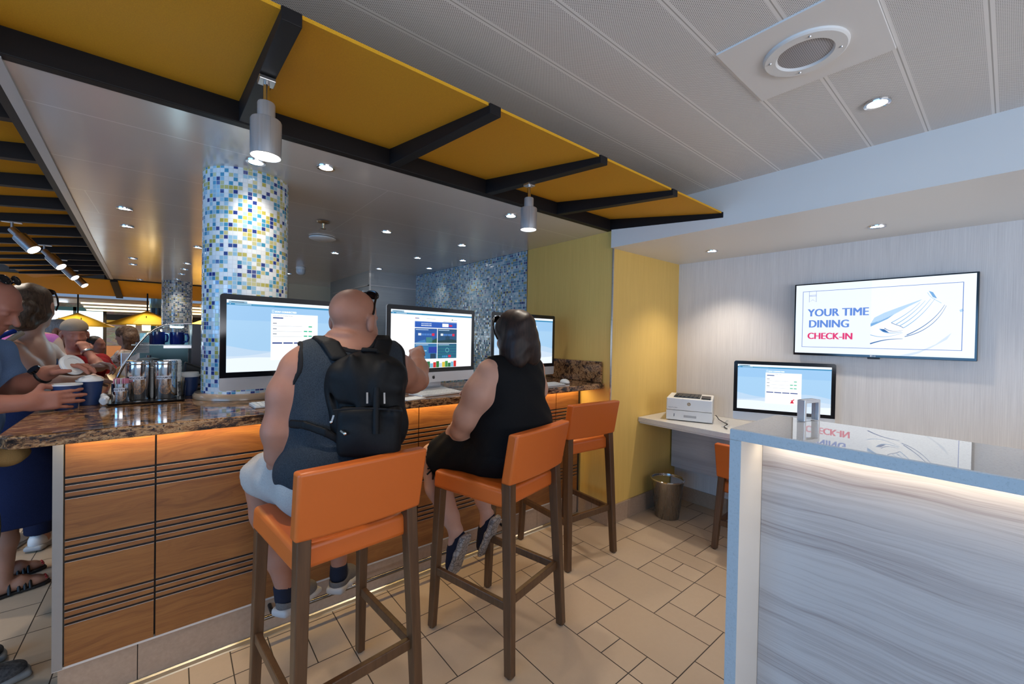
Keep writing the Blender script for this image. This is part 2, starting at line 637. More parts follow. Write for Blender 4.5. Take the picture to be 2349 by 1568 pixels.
# ------------------------------------------------------------------ walls
struct(MB().box((XW, -3.6, 0), (XW + 0.1, 2.2, 2.4)).build('wall_right', M_white))
struct(MB().box((XA, YA, 0), (XW, 2.9, 2.4)).build('wall_alcove', M_yellow))
M_mosaicwall = mat_mosaic('blue glass mosaic', 0.0235, weights=[(0.0, (0.50, 0.62, 0.68)), (0.24, (0.26, 0.46, 0.58)), (0.48, (0.07, 0.25, 0.40)), (0.70, (0.02, 0.06, 0.22)), (0.80, (0.36, 0.34, 0.14)), (0.90, (0.16, 0.38, 0.50))])
struct(MB().box((XA + 0.01, 2.9, 0), (XW, 5.4, 2.4)).build('wall_mosaic', M_mosaicwall))
struct(MB().box((XA - 0.006, YA - 0.006, 0), (XA + 0.004, YA + 0.004, ZC)).build('trim_1', M_steel))
struct(MB().box((XA + 0.0, 2.893, 1.1), (XA + 0.012, 2.905, ZC)).build('trim_2', M_steel))
M_cream = plain('cream galley panel', (0.60, 0.50, 0.34), 0.35)
wb_ = MB().box((0.95, 7.6, 0), (2.7, 7.7, 2.3))
struct(wb_.build('wall_galley', M_cream))
struct(MB().box((1.42, 7.585, 1.0), (1.44, 7.6, 2.24)).build('trim_3', M_steel))

# tiled skirting along the mustard wall and the desk wall
def skirting(name, p0, p1, h, n):
    p0, p1 = Vector(p0), Vector(p1)
    mb = MB()
    d = (p1 - p0) / n
    for k in range(n):
        a = p0 + d * k + d.normalized() * 0.0015
        b = p0 + d * (k + 1) - d.normalized() * 0.0015
        mb.bar((a.x, a.y, h / 2), (b.x, b.y, h / 2), 0.014, h)
    o = mb.build(name, M_base, bevel=0.0015)
    return struct(o)


skirting('baseboard_front', (XA, YA - 0.008, 0), (XW - 0.01, YA - 0.008, 0), 0.145, 4)
skirting('baseboard_side', (XA - 0.008, YA - 0.014, 0), (XA - 0.008, 2.235, 0), 0.145, 2)
skirting('baseboard_right', (XW - 0.008, YA - 0.02, 0), (XW - 0.008, -3.5, 0), 0.12, 12)

# ------------------------------------------------------------------ ceilings
def mat_glossceil():
    g = NG('glossy ceiling panel')
    s = g.sep(g.pos())
    v = g.math('FRACT', g.math('DIVIDE', g.math('SUBTRACT', s[1], 2.265), 0.612))
    e = g.math('MINIMUM', v, g.math('SUBTRACT', 1.0, v))
    seam = g.math('LESS_THAN', e, 0.006)
    # cross joints where two panels meet
    row = g.math('FLOOR', g.math('DIVIDE', g.math('SUBTRACT', s[1], 2.265), 0.612))
    off = g.math('MULTIPLY', g.white(g.comb(row, 0.0, 0.0)), 2.4)
    u = g.math('FRACT', g.math('DIVIDE', g.math('ADD', s[0], off), 2.4))
    seam2 = g.math('LESS_THAN', u, 0.0016)
    seam = g.math('MAXIMUM', seam, seam2)
    c = g.mix(seam, (0.68, 0.635, 0.595), (0.85, 0.82, 0.79))
    n = g.noise(g.mapv(g.pos(), (1.0, 1.0, 1.0)), 2.2, 3, 0.5)
    nb = g.bump(n, 0.05, 0.05)
    return g.set(base=c, rough=g.math('ADD', 0.14, g.math('MULTIPLY', n, 0.10)), metal=0.22, spec=0.8, normal=nb)


poly = [(-0.445, 1.95), (XA, 1.95), (XA, 9.2), (-0.80, 9.2)]
struct(MB().prism(poly, ZC, ZC + 0.04).build('ceiling_glossy', mat_glossceil()))
struct(MB().bar((-0.425, 1.95, ZC - 0.002), (-0.775, 9.2, ZC - 0.002), 0.035, 0.012).build('trim_4', plain('grey ceiling trim', (0.45, 0.43, 0.42), 0.35)))


def mat_perf():
    g = NG('perforated white ceiling metal')
    s = g.sep(g.pos())
    pit = 0.0078
    v = g.math('FRACT', g.math('DIVIDE', g.math('SUBTRACT', s[1], 0.055), 0.190))
    e = g.math('MINIMUM', v, g.math('SUBTRACT', 1.0, v))
    band = g.math('LESS_THAN', e, 0.055)
    gap = g.math('LESS_THAN', e, 0.009)
    a = g.math('DIVIDE', s[0], pit); b = g.math('DIVIDE', s[1], pit)
    p1 = g.math('SUBTRACT', g.math('FRACT', g.math('ADD', a, b)), 0.5)
    p2 = g.math('SUBTRACT', g.math('FRACT', g.math('SUBTRACT', a, b)), 0.5)
    r2 = g.math('ADD', g.math('MULTIPLY', p1, p1), g.math('MULTIPLY', p2, p2))
    hole = g.math('MULTIPLY', g.math('LESS_THAN', r2, 0.095), g.math('SUBTRACT', 1.0, band))
    c = g.mix(hole, (0.80, 0.78, 0.76), (0.20, 0.185, 0.18))
    c = g.mix(gap, c, (0.40, 0.38, 0.36))
    return g.set(base=c, rough=0.5)


struct(MB().box((-5.2, -3.6, ZR), (XA - 0.03, 2.3, ZR + 0.04)).build('ceiling_perforated', mat_perf()))
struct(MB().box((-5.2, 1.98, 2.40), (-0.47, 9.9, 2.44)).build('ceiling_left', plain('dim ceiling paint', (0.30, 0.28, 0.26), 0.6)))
struct(MB().box((XA - 0.03, -3.6, ZS), (XW, YA, 2.45)).build('ceiling_soffit', M_paint))
struct(MB().box((-5.2, -3.7, 0), (XW + 0.1, -3.6, 0.75)).box((-5.2, -3.7, 2.1), (XW + 0.1, -3.6, 2.4)).box((-5.2, -3.7, 0.75), (-1.6, -3.6, 2.1)).box((2.8, -3.7, 0.75), (XW + 0.1, -3.6, 2.1)).build('wall_rear', M_paint))
mb = MB().box((-5.3, -3.7, 0), (-5.2, 16, 0.75)).box((-5.3, -3.7, 2.15), (-5.2, 16, 2.44))
for y in (-3.6, -0.9, 1.8, 4.5, 7.2, 9.9, 12.6, 15.3): mb.box((-5.3, y - 0.1, 0.75), (-5.2, y + 0.1, 2.15))
struct(mb.build('wall_left', M_paint))

# ------------------------------------------------------------------ mustard canopies with dark ribs
def canopy_bar():
    t = thing('ceiling_canopy', 'long mustard fabric ceiling canopy with black ribs above the bar stools', 'canopy', (0, 1.95, ZC))
    def ch(mb, name, m, bevel=0.0):
        o = mb.build(name, m, t, bevel=bevel)
        o.location = (0, -1.95, -ZC)
        return o
    ch(MB().box((-0.45, 1.93, 2.238), (XA - 0.005, 1.975, 2.345)), 'beam', M_dark, 0.003)
    xs = [0.19, 0.80, 1.375, 1.955, 2.527]
    edges = [-0.40] + xs
    for x in xs:
        mb = MB()
        wd = 0.045 if x < 2.5 else 0.05
        mb.hexa([(x, 1.105, 2.158), (x + wd, 1.105, 2.158), (x + wd, 1.935, 2.242), (x, 1.935, 2.242)],
                [(x, 1.105, 2.192), (x + wd, 1.105, 2.192), (x + wd, 1.935, 2.330), (x, 1.935, 2.330)])
        ch(mb, 'rib', M_dark, 0.002)
    # hip rib running out from the corner
    mb = MB()
    a, b = Vector((-0.43, 1.95)), Vector((-1.25, 1.105))
    d = (b - a).normalized(); nn = Vector((-d.y, d.x)) * 0.028
    mb.hexa([(b.x - nn.x, b.y - nn.y, 2.158), (a.x - nn.x, a.y - nn.y, 2.242), (a.x + nn.x, a.y + nn.y, 2.242), (b.x + nn.x, b.y + nn.y, 2.158)],
            [(b.x - nn.x, b.y - nn.y, 2.192), (a.x - nn.x, a.y - nn.y, 2.335), (a.x + nn.x, a.y + nn.y, 2.335), (b.x + nn.x, b.y + nn.y, 2.192)])
    ch(mb, 'rib', M_dark, 0.002)
    for k in range(len(edges) - 1):
        x0, x1 = edges[k] + (0.045 if k else 0.0), edges[k + 1]
        mb = MB()
        lo = x0 - (0.82 if k == 0 else 0.0)
        bot = [(lo, 1.115, 2.186), (x1, 1.115, 2.186), (x1, 1.94, 2.322), (x0, 1.94, 2.322)]
        mb.hexa(bot, [(p[0], p[1], p[2] + 0.010) for p in bot])
        ch(mb, 'fabric_panel', M_fabric)


canopy_bar()


def canopy_left():
    t = thing('ceiling_canopy', 'long mustard canopy of closely spaced black fins, receding at far left', 'canopy', (-0.46, 1.97, ZC))
    def ch(mb, name, m, bevel=0.0):
        o = mb.build(name, m, t, bevel=bevel)
        o.location = (0.46, -1.97, -ZC)
        return o
    ex = lambda y: -0.455 - (y - 1.97) * 0.0485
    mb = MB(); mb.bar((ex(1.97), 1.97, 2.29), (ex(9.2), 9.2, 2.29), 0.035, 0.11)
    ch(mb, 'beam', M_dark)
    ys = [2.50 + 0.548 * k for k in range(12)]
    for y in ys:
        x1 = ex(y); x0 = x1 - 0.85
        mb = MB()
        mb.hexa([(x0, y, 2.158), (x1, y, 2.240), (x1, y + 0.045, 2.240), (x0, y + 0.045, 2.158)],
                [(x0, y, 2.192), (x1, y, 2.330), (x1, y + 0.045, 2.330), (x0, y + 0.045, 2.192)])
        ch(mb, 'fin', M_dark)
    yy = [1.97] + ys + [9.2]
    for k in range(len(yy) - 1):
        y0, y1 = yy[k] + (0.045 if k else 0), yy[k + 1]
        xa, xb = ex(y0), ex(y1)
        lo = 0.85 if k else 0.85
        p = [(xa - lo, y0 - (0.84 if k == 0 else 0), 2.186), (xa, y0, 2.322), (xb, y1, 2.322), (xb - 0.85, y1 + (0.0 if k < len(yy) - 2 else 0.8), 2.186)]
        mb = MB(); mb.hexa(p, [(q[0], q[1], q[2] + 0.01) for q in p])
        ch(mb, 'fabric_panel', M_fabric)


canopy_left()


def canopy_far():
    t = thing('ceiling_canopy', 'narrow mustard canopy strip at the far end of the glossy ceiling', 'canopy', (0, 9.25, ZC))
    def ch(mb, name, m):
        o = mb.build(name, m, t); o.location = (0, -9.25, -ZC)
        return o
    ch(MB().box((-0.86, 9.2, 2.225), (XA, 9.25, 2.33)), 'beam', M_dark)
    xs = [-0.80, 0.52, 1.85]
    for x in xs:
        ch(MB().hexa([(x, 9.25, 2.20), (x + 0.09, 9.25, 2.20), (x + 0.09, 10.2, 1.99), (x, 10.2, 1.99)],
                     [(x, 9.25, 2.30), (x + 0.09, 9.25, 2.30), (x + 0.09, 10.2, 2.03), (x, 10.2, 2.03)]), 'rib', M_dark)
    for x0, x1 in ((-2.2, -0.80), (-0.71, 0.52), (0.61, 1.85), (1.94, 2.56)):
        p = [(x0, 9.25, 2.22), (x1, 9.25, 2.22), (x1, 10.2, 2.02), (x0, 10.2, 2.02)]
        ch(MB().hexa(p, [(q[0], q[1], q[2] + 0.01) for q in p]), 'fabric_panel', M_fabric)


canopy_far()

# ------------------------------------------------------------------ recessed and pendant lamps
def lamp_light(loc, power, ang=105, blend=0.9, color=(1.0, 0.89, 0.75), aim=None, rad=0.03):
    l = bpy.data.lights.new('lamp_light', 'SPOT')
    l.energy = power; l.spot_size = R(ang); l.spot_blend = blend; l.color = color
    l.shadow_soft_size = rad
    o = bpy.data.objects.new('lamp_light', l)
    COL.objects.link(o)
    o.location = loc
    if aim is not None:
        o.rotation_euler = (Vector(aim) - Vector(loc)).to_track_quat('-Z', 'Y').to_euler()
    return o


def make_downlight(r=0.042):
    t = thing('downlight', 'x', 'light')
    MB().lathe([(r * 0.72, 0.004), (r * 0.74, -0.004), (r * 0.97, -0.006), (r, -0.002), (r, 0.002)], n=32).build('trim_ring', M_chrome, t, smooth=40)
    MB().lathe([(0.0, 0.0), (r * 0.45, 0.0005), (r * 0.72, 0.0015)], n=24).build('lens', M_lens, t, smooth=60)
    return t


_dl = [None]
def downlight(x, y, z, label, power=9, group='downlights in the glossy ceiling', color=(1.0, 0.89, 0.75), ang=105):
    if _dl[0] is None:
        _dl[0] = o = make_downlight()
    else:
        o = copy_tree(_dl[0])
    o.location = (x, y, z - 0.002)
    o['label'] = label; o['group'] = group
    if power: lamp_light((x, y, z - 0.02), power * 1.25, ang, color=color)
    return o


DLS = [
    (0.298, 2.317, 'lit recessed downlight just in front of the big mosaic column', 10),
    (0.572, 2.157, 'lit recessed downlight to the right of the big mosaic column top', 10),
    (1.748, 2.156, 'lit recessed downlight beside the smaller-looking pendant spotlight', 10),
    (1.299, 3.165, 'lit recessed downlight between the sprinkler and the mosaic wall, nearest the viewer', 9),
    (1.996, 3.152, 'lit recessed downlight above the dark-haired woman, nearer of the two there', 9),
    (1.256, 4.364, 'lit recessed downlight above the shaved head of the man with the backpack', 8),
    (1.981, 3.994, 'lit recessed downlight left of the mosaic wall, above the middle monitor', 8),
    (2.405, 3.776, 'lit recessed downlight closest to the top edge of the mosaic wall', 2.5),
    (2.393, 4.507, 'lit recessed downlight near the far corner of the mosaic wall', 2.5),
    (1.962, 4.996, 'lit recessed downlight directly above the stainless steel cabinet', 8),
    (1.213, 6.330, 'lit recessed downlight at the right edge of the big mosaic column, by the cream panels', 20),
    (-0.262, 3.816, 'lit recessed downlight left of the big column, larger of the stacked pair', 9),
    (-0.290, 4.449, 'lit recessed downlight left of the big column, smaller of the stacked pair', 9),
    (0.179, 5.051, 'lit recessed downlight half hidden by the left edge of the big mosaic column', 8),
    (-0.365, 6.372, 'lit recessed downlight near the black fins, upper of two small ones', 7),
    (-0.398, 6.960, 'lit recessed downlight near the black fins, lower of two small ones', 7),
    (0.121, 6.348, 'lit recessed downlight above the far mosaic column, highest of its row', 7),
    (0.106, 6.953, 'lit recessed downlight above the far mosaic column, second of its row', 7),
    (0.082, 7.569, 'lit recessed downlight above the far mosaic column, third of its row', 7),
    (0.038, 8.386, 'lit recessed downlight touching the top of the far mosaic column', 7),
    (-0.423, 8.952, 'lit recessed downlight at the far edge of the glossy ceiling above the mustard strip', 6),
]
for x, y, lab, pw in DLS: downlight(x, y, ZC, lab, pw)
downlight(2.085, 0.344, ZR, 'lit recessed downlight in the perforated ceiling beside the square speaker panel', 18, 'downlights on the right', ang=88)
downlight(3.147, 0.504, ZS, 'lit recessed downlight in the white soffit above the wall television', 14, 'downlights on the right')
downlight(3.153, 1.455, ZS, 'lit recessed downlight in the white soffit near the mustard wall', 24, 'downlights on the right')
for x, y in ((2.085, -1.2), (0.5, 0.35), (-1.0, 0.35), (0.5, -1.2), (3.15, -0.45), (3.15, -1.4)):   # the lamps of the rest of the room
    lamp_light((x, y, ZR - 0.03 if x < 3 else ZS - 0.02), (12 if x > 2 else 8) if x < 3 else 10, 90 if x > 2 else 115)
for x, y in ((-1.25, 2.2), (-1.25, 3.6), (-1.25, 5.0), (-2.4, 2.9), (-2.4, 4.6)):      # lamps added without fittings to brighten the floor left of the bar
    lamp_light((x, y, 2.12), 30, 120)


M_lampsteel = mat_brushed('lamp steel', (0.52, 0.54, 0.57), 0.30, (160, 160, 1))
M_lampsteel.node_tree.nodes['Principled BSDF'].inputs['Metallic'].default_value = 0.55


def make_pendant():
    t = thing('pendant_spotlight', 'x', 'light')
    MB().box((-0.022, -0.022, -0.012), (0.022, 0.022, 0.0)).build('mounting_plate', M_steel, t, bevel=0.002)
    MB().cyl((0, 0, -0.012), (0, 0, -0.075), 0.0085, n=16).build('stem', M_chrome, t, smooth=40)
    MB().lathe([(0.006, -0.070), (0.0225, -0.072), (0.024, -0.076), (0.024, -0.125)], n=28).build('neck', M_lampsteel, t, smooth=40)
    MB().lathe([(0.020, -0.123), (0.040, -0.124), (0.042, -0.128), (0.042, -0.232), (0.040, -0.234), (0.038, -0.226)], n=36).build('lamp_body', M_lampsteel, t, smooth=40)
    MB().lathe([(0, -0.229), (0.038, -0.229)], n=28).build('lens', M_lens, t)
    return t


p = make_pendant()
p.location = (0.212, 1.45, 2.188)
p['label'] = 'brushed steel pendant spotlight hanging below the nearest black canopy rib'
p['group'] = 'pendant spotlights on the canopy ribs'
lamp_light((0.212, 1.45, 1.945), 16, 80)
q = copy_tree(p)
q.location = (1.398, 1.58, 2.205)
q['label'] = 'brushed steel pendant spotlight hanging over the dark-haired woman, smaller in view'
lamp_light((1.398, 1.58, 1.96), 16, 80)


def make_tilt_spot():
    t = thing('tilted_spotlight', 'x', 'light')
    MB().box((-0.05, -0.012, -0.008), (0.05, 0.012, 0.0)).build('mounting_plate', M_steel, t)
    MB().cyl((0, 0, -0.008), (0, 0, -0.06), 0.008, n=12).build('stem', M_steel, t, smooth=40)
    d = Vector((0.60, -0.32, -0.73)).normalized()
    a = Vector((0, 0, -0.055))
    MB().cyl(a, a + d * 0.075, 0.024, n=20).build('neck', M_steel, t, smooth=40)
    b = a + d * 0.07
    MB().cyl(b, b + d * 0.13, 0.042, n=24).build('lamp_body', M_steel, t, smooth=40)
    c = b + d * 0.131
    MB().cyl(c, c + d * 0.001, 0.037, n=24).build('lens', M_lens, t)
    return t, d


SP = [(-0.93, 3.597, 'tilted steel spotlight under the black fins, cut by the left picture edge'),
      (-0.93, 4.69, 'tilted steel spotlight under the black fins, highest whole one of the row'),
      (-0.95, 5.79, 'tilted steel spotlight under the black fins, second whole one down the row'),
      (-1.00, 6.88, 'tilted steel spotlight under the black fins, third whole one down the row'),
      (-1.05, 7.98, 'tilted steel spotlight under the black fins, farthest and lowest of the row')]
t0, d0 = make_tilt_spot()
for k, (x, y, lab) in enumerate(SP):
    o = t0 if k == 0 else copy_tree(t0)
    ex = -0.455 - (y - 1.97) * 0.0485
    o.location = (x, y + 0.022, 2.240 + (x - ex) * 0.0965)
    o['label'] = lab; o['group'] = 'tilted spotlights under the fins'
    pz = Vector(o.location) + Vector((0, 0, -0.055)) + d0 * 0.22
    lamp_light(pz, 10, 80, aim=pz + d0)

# ------------------------------------------------------------------ ceiling fittings
t = thing('ceiling_speaker', 'round white ceiling speaker on a square white panel among perforated strips', 'speaker', (1.545, 0.435, ZR))
MB().box((-0.195, -0.19, -0.006), (0.195, 0.19, 0.004)).build('panel', plain('speaker panel white', (0.74, 0.72, 0.70), 0.45), t, bevel=0.001)
MB().lathe([(0.072, -0.008), (0.078, -0.016), (0.108, -0.016), (0.113, -0.012), (0.114, -0.004)], n=48).build('ring', M_paint, t, smooth=35)
g = NG('speaker mesh')
s_ = g.sep(g.obj())
fx = g.math('SUBTRACT', g.math('FRACT', g.math('DIVIDE', s_[0], 0.005)), 0.5); fy = g.math('SUBTRACT', g.math('FRACT', g.math('DIVIDE', s_[1], 0.005)), 0.5)
hole = g.math('LESS_THAN', g.math('ADD', g.math('MULTIPLY', fx, fx), g.math('MULTIPLY', fy, fy)), 0.09)
MB().lathe([(0, -0.013), (0.05, -0.012), (0.075, -0.009)], n=40).build('grille', g.set(base=g.mix(hole, (0.42, 0.40, 0.41), (0.12, 0.115, 0.12)), rough=0.5), t, smooth=40)
for a in (0.4, 1.97, 3.54, 5.11):
    MB().lathe([(0.0045, -0.0165), (0.003, -0.019), (0, -0.0192)], (0.093 * math.cos(a), 0.093 * math.sin(a), 0), n=10).build('screw', M_steel, t)

t = thing('sprinkler', 'small brass fire sprinkler hanging from the glossy ceiling right of the big column', 'sprinkler', (0.836, 3.198, ZC))
M_brass = plain('dull brass', (0.42, 0.33, 0.22), 0.3, 1.0)
MB().lathe([(0.012, 0.0), (0.045, -0.004), (0.040, -0.012), (0.014, -0.018)], n=24).build('collar', M_brass, t, smooth=40)
MB().lathe([(0.010, -0.016), (0.010, -0.032), (0.007, -0.036), (0.007, -0.05), (0.016, -0.052), (0.016, -0.056)], n=16).build('nozzle', M_brass, t, smooth=40)
o = MB().lathe([(0.09, 0), (0.105, -0.004), (0.105, -0.012), (0.085, -0.02), (0.0, -0.021)], n=40).build('ceiling_speaker', M_paint, smooth=40)
o.location = (0.975, 3.753, ZC)
tag(o, 'round white ceiling speaker on the glossy ceiling below the sprinkler', 'speaker')
t = thing('smoke_detector', 'white dome detector on the glossy ceiling beyond the round speaker', 'detector', (1.205, 5.59, ZC))
MB().lathe([(0.05, 0), (0.055, -0.01), (0.05, -0.03)], n=24).build('base', M_paint, t, smooth=40)
MB().lathe([(0.05, -0.028), (0.052, -0.06), (0.045, -0.085), (0.02, -0.098), (0, -0.1)], n=24).build('dome', plain('smoked dome', (0.55, 0.60, 0.64), 0.2), t, smooth=60)

# ------------------------------------------------------------------ mosaic columns
for (cx, cy, r, ht, lab) in ((0.303, 2.641, 0.195, 1.081, 'big round column clad in white, blue and yellow mosaic standing on the granite counter'),
                            (0.039, 8.80, 0.200, 0.0, 'far round mosaic column behind the glass display case')):
    t = thing('mosaic_column', lab, 'column', (cx, cy, ht))
    t['kind'] = 'thing'
    o = MB().lathe([(r, 0), (r, ZC - ht)], n=96).build('shaft', mat_mosaic('mosaic column tile', 0.0205 if ht else 0.026, r, None if ht else [(0.0, (0.70, 0.72, 0.70)), (0.34, (0.36, 0.48, 0.55)), (0.50, (0.10, 0.20, 0.30)), (0.62, (0.03, 0.05, 0.15)), (0.72, (0.44, 0.41, 0.16)), (0.86, (0.30, 0.33, 0.34))]), t, smooth=60)
    if ht:
        MB().lathe([(r + 0.001, 0), (r + 0.034, 0), (r + 0.034, 0.016), (r + 0.026, 0.028), (r + 0.001, 0.030)], n=64).build('base_ring', plain('tan granite ring', (0.46, 0.30, 0.18), 0.2), t, smooth=40)
# ------------------------------------------------------------------ the bar
BX0, BX1, BY = -0.312, XA, 2.20
t = thing('bar_counter', 'orange wood bar front with bands of black grooves under the granite counter', 'bar', (0, BY, 0))
def ch(mb, name, m, bevel=0.0, smooth=None):
    o = mb.build(name, m, t, bevel=bevel, smooth=smooth); o.location = (0, -BY, 0)
    return o
seams = [-0.308, -0.053, 0.530, 1.115, 1.697, 2.262, 2.52]
gro = [0.872, 0.846, 0.821, 0.796, 0.640, 0.614, 0.587, 0.561, 0.403, 0.377, 0.351, 0.326]
for k in range(len(seams) - 1):
    x0, x1 = seams[k] + 0.003, seams[k + 1] - 0.003
    # panel face with twelve routed grooves
    zs = [0.171]
    for z in sorted(gro): zs += [z - 0.0050, z + 0.0050]
    zs.append(1.034)
    mb = MB()
    for i in range(len(zs) - 1):
        if i % 2 == 0:
            mb.mat(0).box((x0, BY, zs[i]), (x1, BY + 0.02, zs[i + 1]))
        else:
            mb.mat(1).box((x0, BY + 0.012, zs[i]), (x1, BY + 0.02, zs[i + 1]))
            mb.mat(2).box((x0, BY + 0.0005, zs[i] - 0.0002), (x1, BY + 0.004, zs[i] + 0.0009))
    ch(mb, 'panel', [M_wood, M_groove, M_alu])
ch(MB().box((BX0 + 0.01, BY + 0.02, 0.0), (BX1, BY + 0.03, 1.035)), 'backing', M_groove)
ch(MB().box((-0.336, BY - 0.004, 0.166), (-0.309, BY + 0.10, 1.035)), 'end_post', M_post)
mb = MB()
for k in range(7):
    xa = -0.335 + 0.012 if k == 0 else -0.104 + (k - 1) * 0.44 + 0.0015
    xb = min(-0.104 + k * 0.44 - 0.0015, BX1 - 0.02)
    mb.box((xa, BY + 0.012, 0.0), (xb, BY + 0.02, 0.172))
ch(mb, 'kick_plate', M_base)
ch(MB().box((-0.336, BY + 0.0, 0.162), (2.52, BY + 0.03, 0.1705)), 'lower_trim', M_alu)
# bright metal cove strip at the floor
prof = [(0.0, 0.0), (0.0, 0.012), (-0.005, 0.013), (-0.012, 0.008), (-0.030, 0.004), (-0.034, 0.0)]
vs = [(x, BY + 0.012 + a, z) for x in (-0.33, 2.54) for a, z in prof]
n = len(prof)
mb = MB().add(vs, [(i, (i + 1) % n, n + (i + 1) % n, n + i) for i in range(n)] + [tuple(range(n)), tuple(range(2 * n - 1, n - 1, -1))])
ch(mb, 'floor_strip', plain('worn steel floor strip', (0.62, 0.57, 0.48), 0.32, 1.0))
ch(MB().cyl((0.30, 2.12, 0.128), (1.80, 2.12, 0.128), 0.010, n=16), 'foot_rail', plain('dark chrome', (0.20, 0.19, 0.185), 0.2, 1.0), smooth=40)
for x in (0.36, 1.75):
    ch(MB().cyl((x, 2.12, 0.128), (x, 2.213, 0.128), 0.009, n=12), 'rail_bracket', M_blackgl, smooth=40)
M_led = glow('warm light strip', (1.0, 0.62, 0.25), 5.0)
ch(MB().box((-0.30, BY - 0.03, 1.034), (2.5, BY - 0.018, 1.0375)), 'light_strip', M_led)
l = area('counter_glow', (1.10, BY - 0.03, 1.033), (1.10, BY + 0.01, 0.5), 2.8, 0.02, 6.2, (1.0, 0.74, 0.33))

# granite worktop: long front run, deeper at its left end around the column
CT = 1.08
poly = [(-0.43, 2.02), (-0.40, 1.985), (-0.36, 1.975), (XA - 0.002, 1.975), (XA - 0.002, 2.62), (0.72, 2.62), (0.66, 2.66), (0.62, 2.75), (0.60, 3.02), (-0.46, 3.02)]
o = MB().prism(poly, CT - 0.042, CT).build('granite_countertop', M_granite, bevel=0.008, seg=3)
tag(o, 'long polished brown granite countertop on the orange wood bar', 'countertop')
o = MB().box((XA - 0.026, 1.995, CT + 0.001), (XA - 0.004, 2.60, CT + 0.165)).build('granite_backsplash', M_granite, bevel=0.003)
tag(o, 'short upright granite backsplash at the right end of the counter, against the mustard wall', 'backsplash')
# bar body behind the front, so the galley side is closed
o = MB().box((-0.22, BY + 0.12, 0.0), (0.55, 2.98, CT - 0.045)).box((0.55, BY + 0.12, 0.0), (XA - 0.03, 2.58, CT - 0.045)).build('bar_cabinet', M_steel)
tag(o, 'stainless cabinet body carrying the granite counter from behind the wood front', 'cabinet')

# rear galley worktop along the mosaic wall
o = MB().box((1.2, 4.55, 0), (XA, 5.19, 0.92)).build('steel_worktop', M_steel, bevel=0.004)
tag(o, 'stainless steel worktop behind the bar below the mosaic wall', 'worktop')
# stainless housing reaching the ceiling
t = thing('steel_cabinet', 'tall stainless steel cabinet with louvres reaching the ceiling left of the mosaic wall', 'cabinet', (2.0, 5.2, 0))
def ch2(mb, name, m, bevel=0.0):
    o = mb.build(name, m, t, bevel=bevel); o.location = (-2.0, -5.2, 0)
    return o
M_steel2 = mat_brushed('blue grey stainless sheet', (0.40, 0.43, 0.46), 0.33, (3, 3, 120))
ch2(MB().box((1.92, 5.22, 0), (XA + 0.01, 6.9, ZC)), 'body', M_steel2)
ch2(MB().box((1.90, 5.20, 2.045), (XA, 5.22, 2.055)).box((1.90, 5.20, 2.045), (1.92, 6.7, 2.055)), 'seam_trim', M_steel)
ch2(MB().box((1.915, 5.195, 0.9), (1.935, 5.22, ZC)), 'corner_trim', M_steel)
for y0 in (5.42, 5.98):
    v = ch2(MB().box((1.905, y0, 1.72), (1.921, y0 + 0.46, 2.0)), 'vent_frame', M_steel, 0.002)
    mb = MB()
    for k in range(6):
        z = 1.745 + k * 0.042
        mb.box((1.9025, y0 + 0.03, z), (1.9049, y0 + 0.43, z + 0.024))
    o = mb.build('louvre', M_black, v)
# ------------------------------------------------------------------ smooth-blend modelling of bodies and soft goods
V3 = lambda *a: np.array(a, dtype=np.float32)


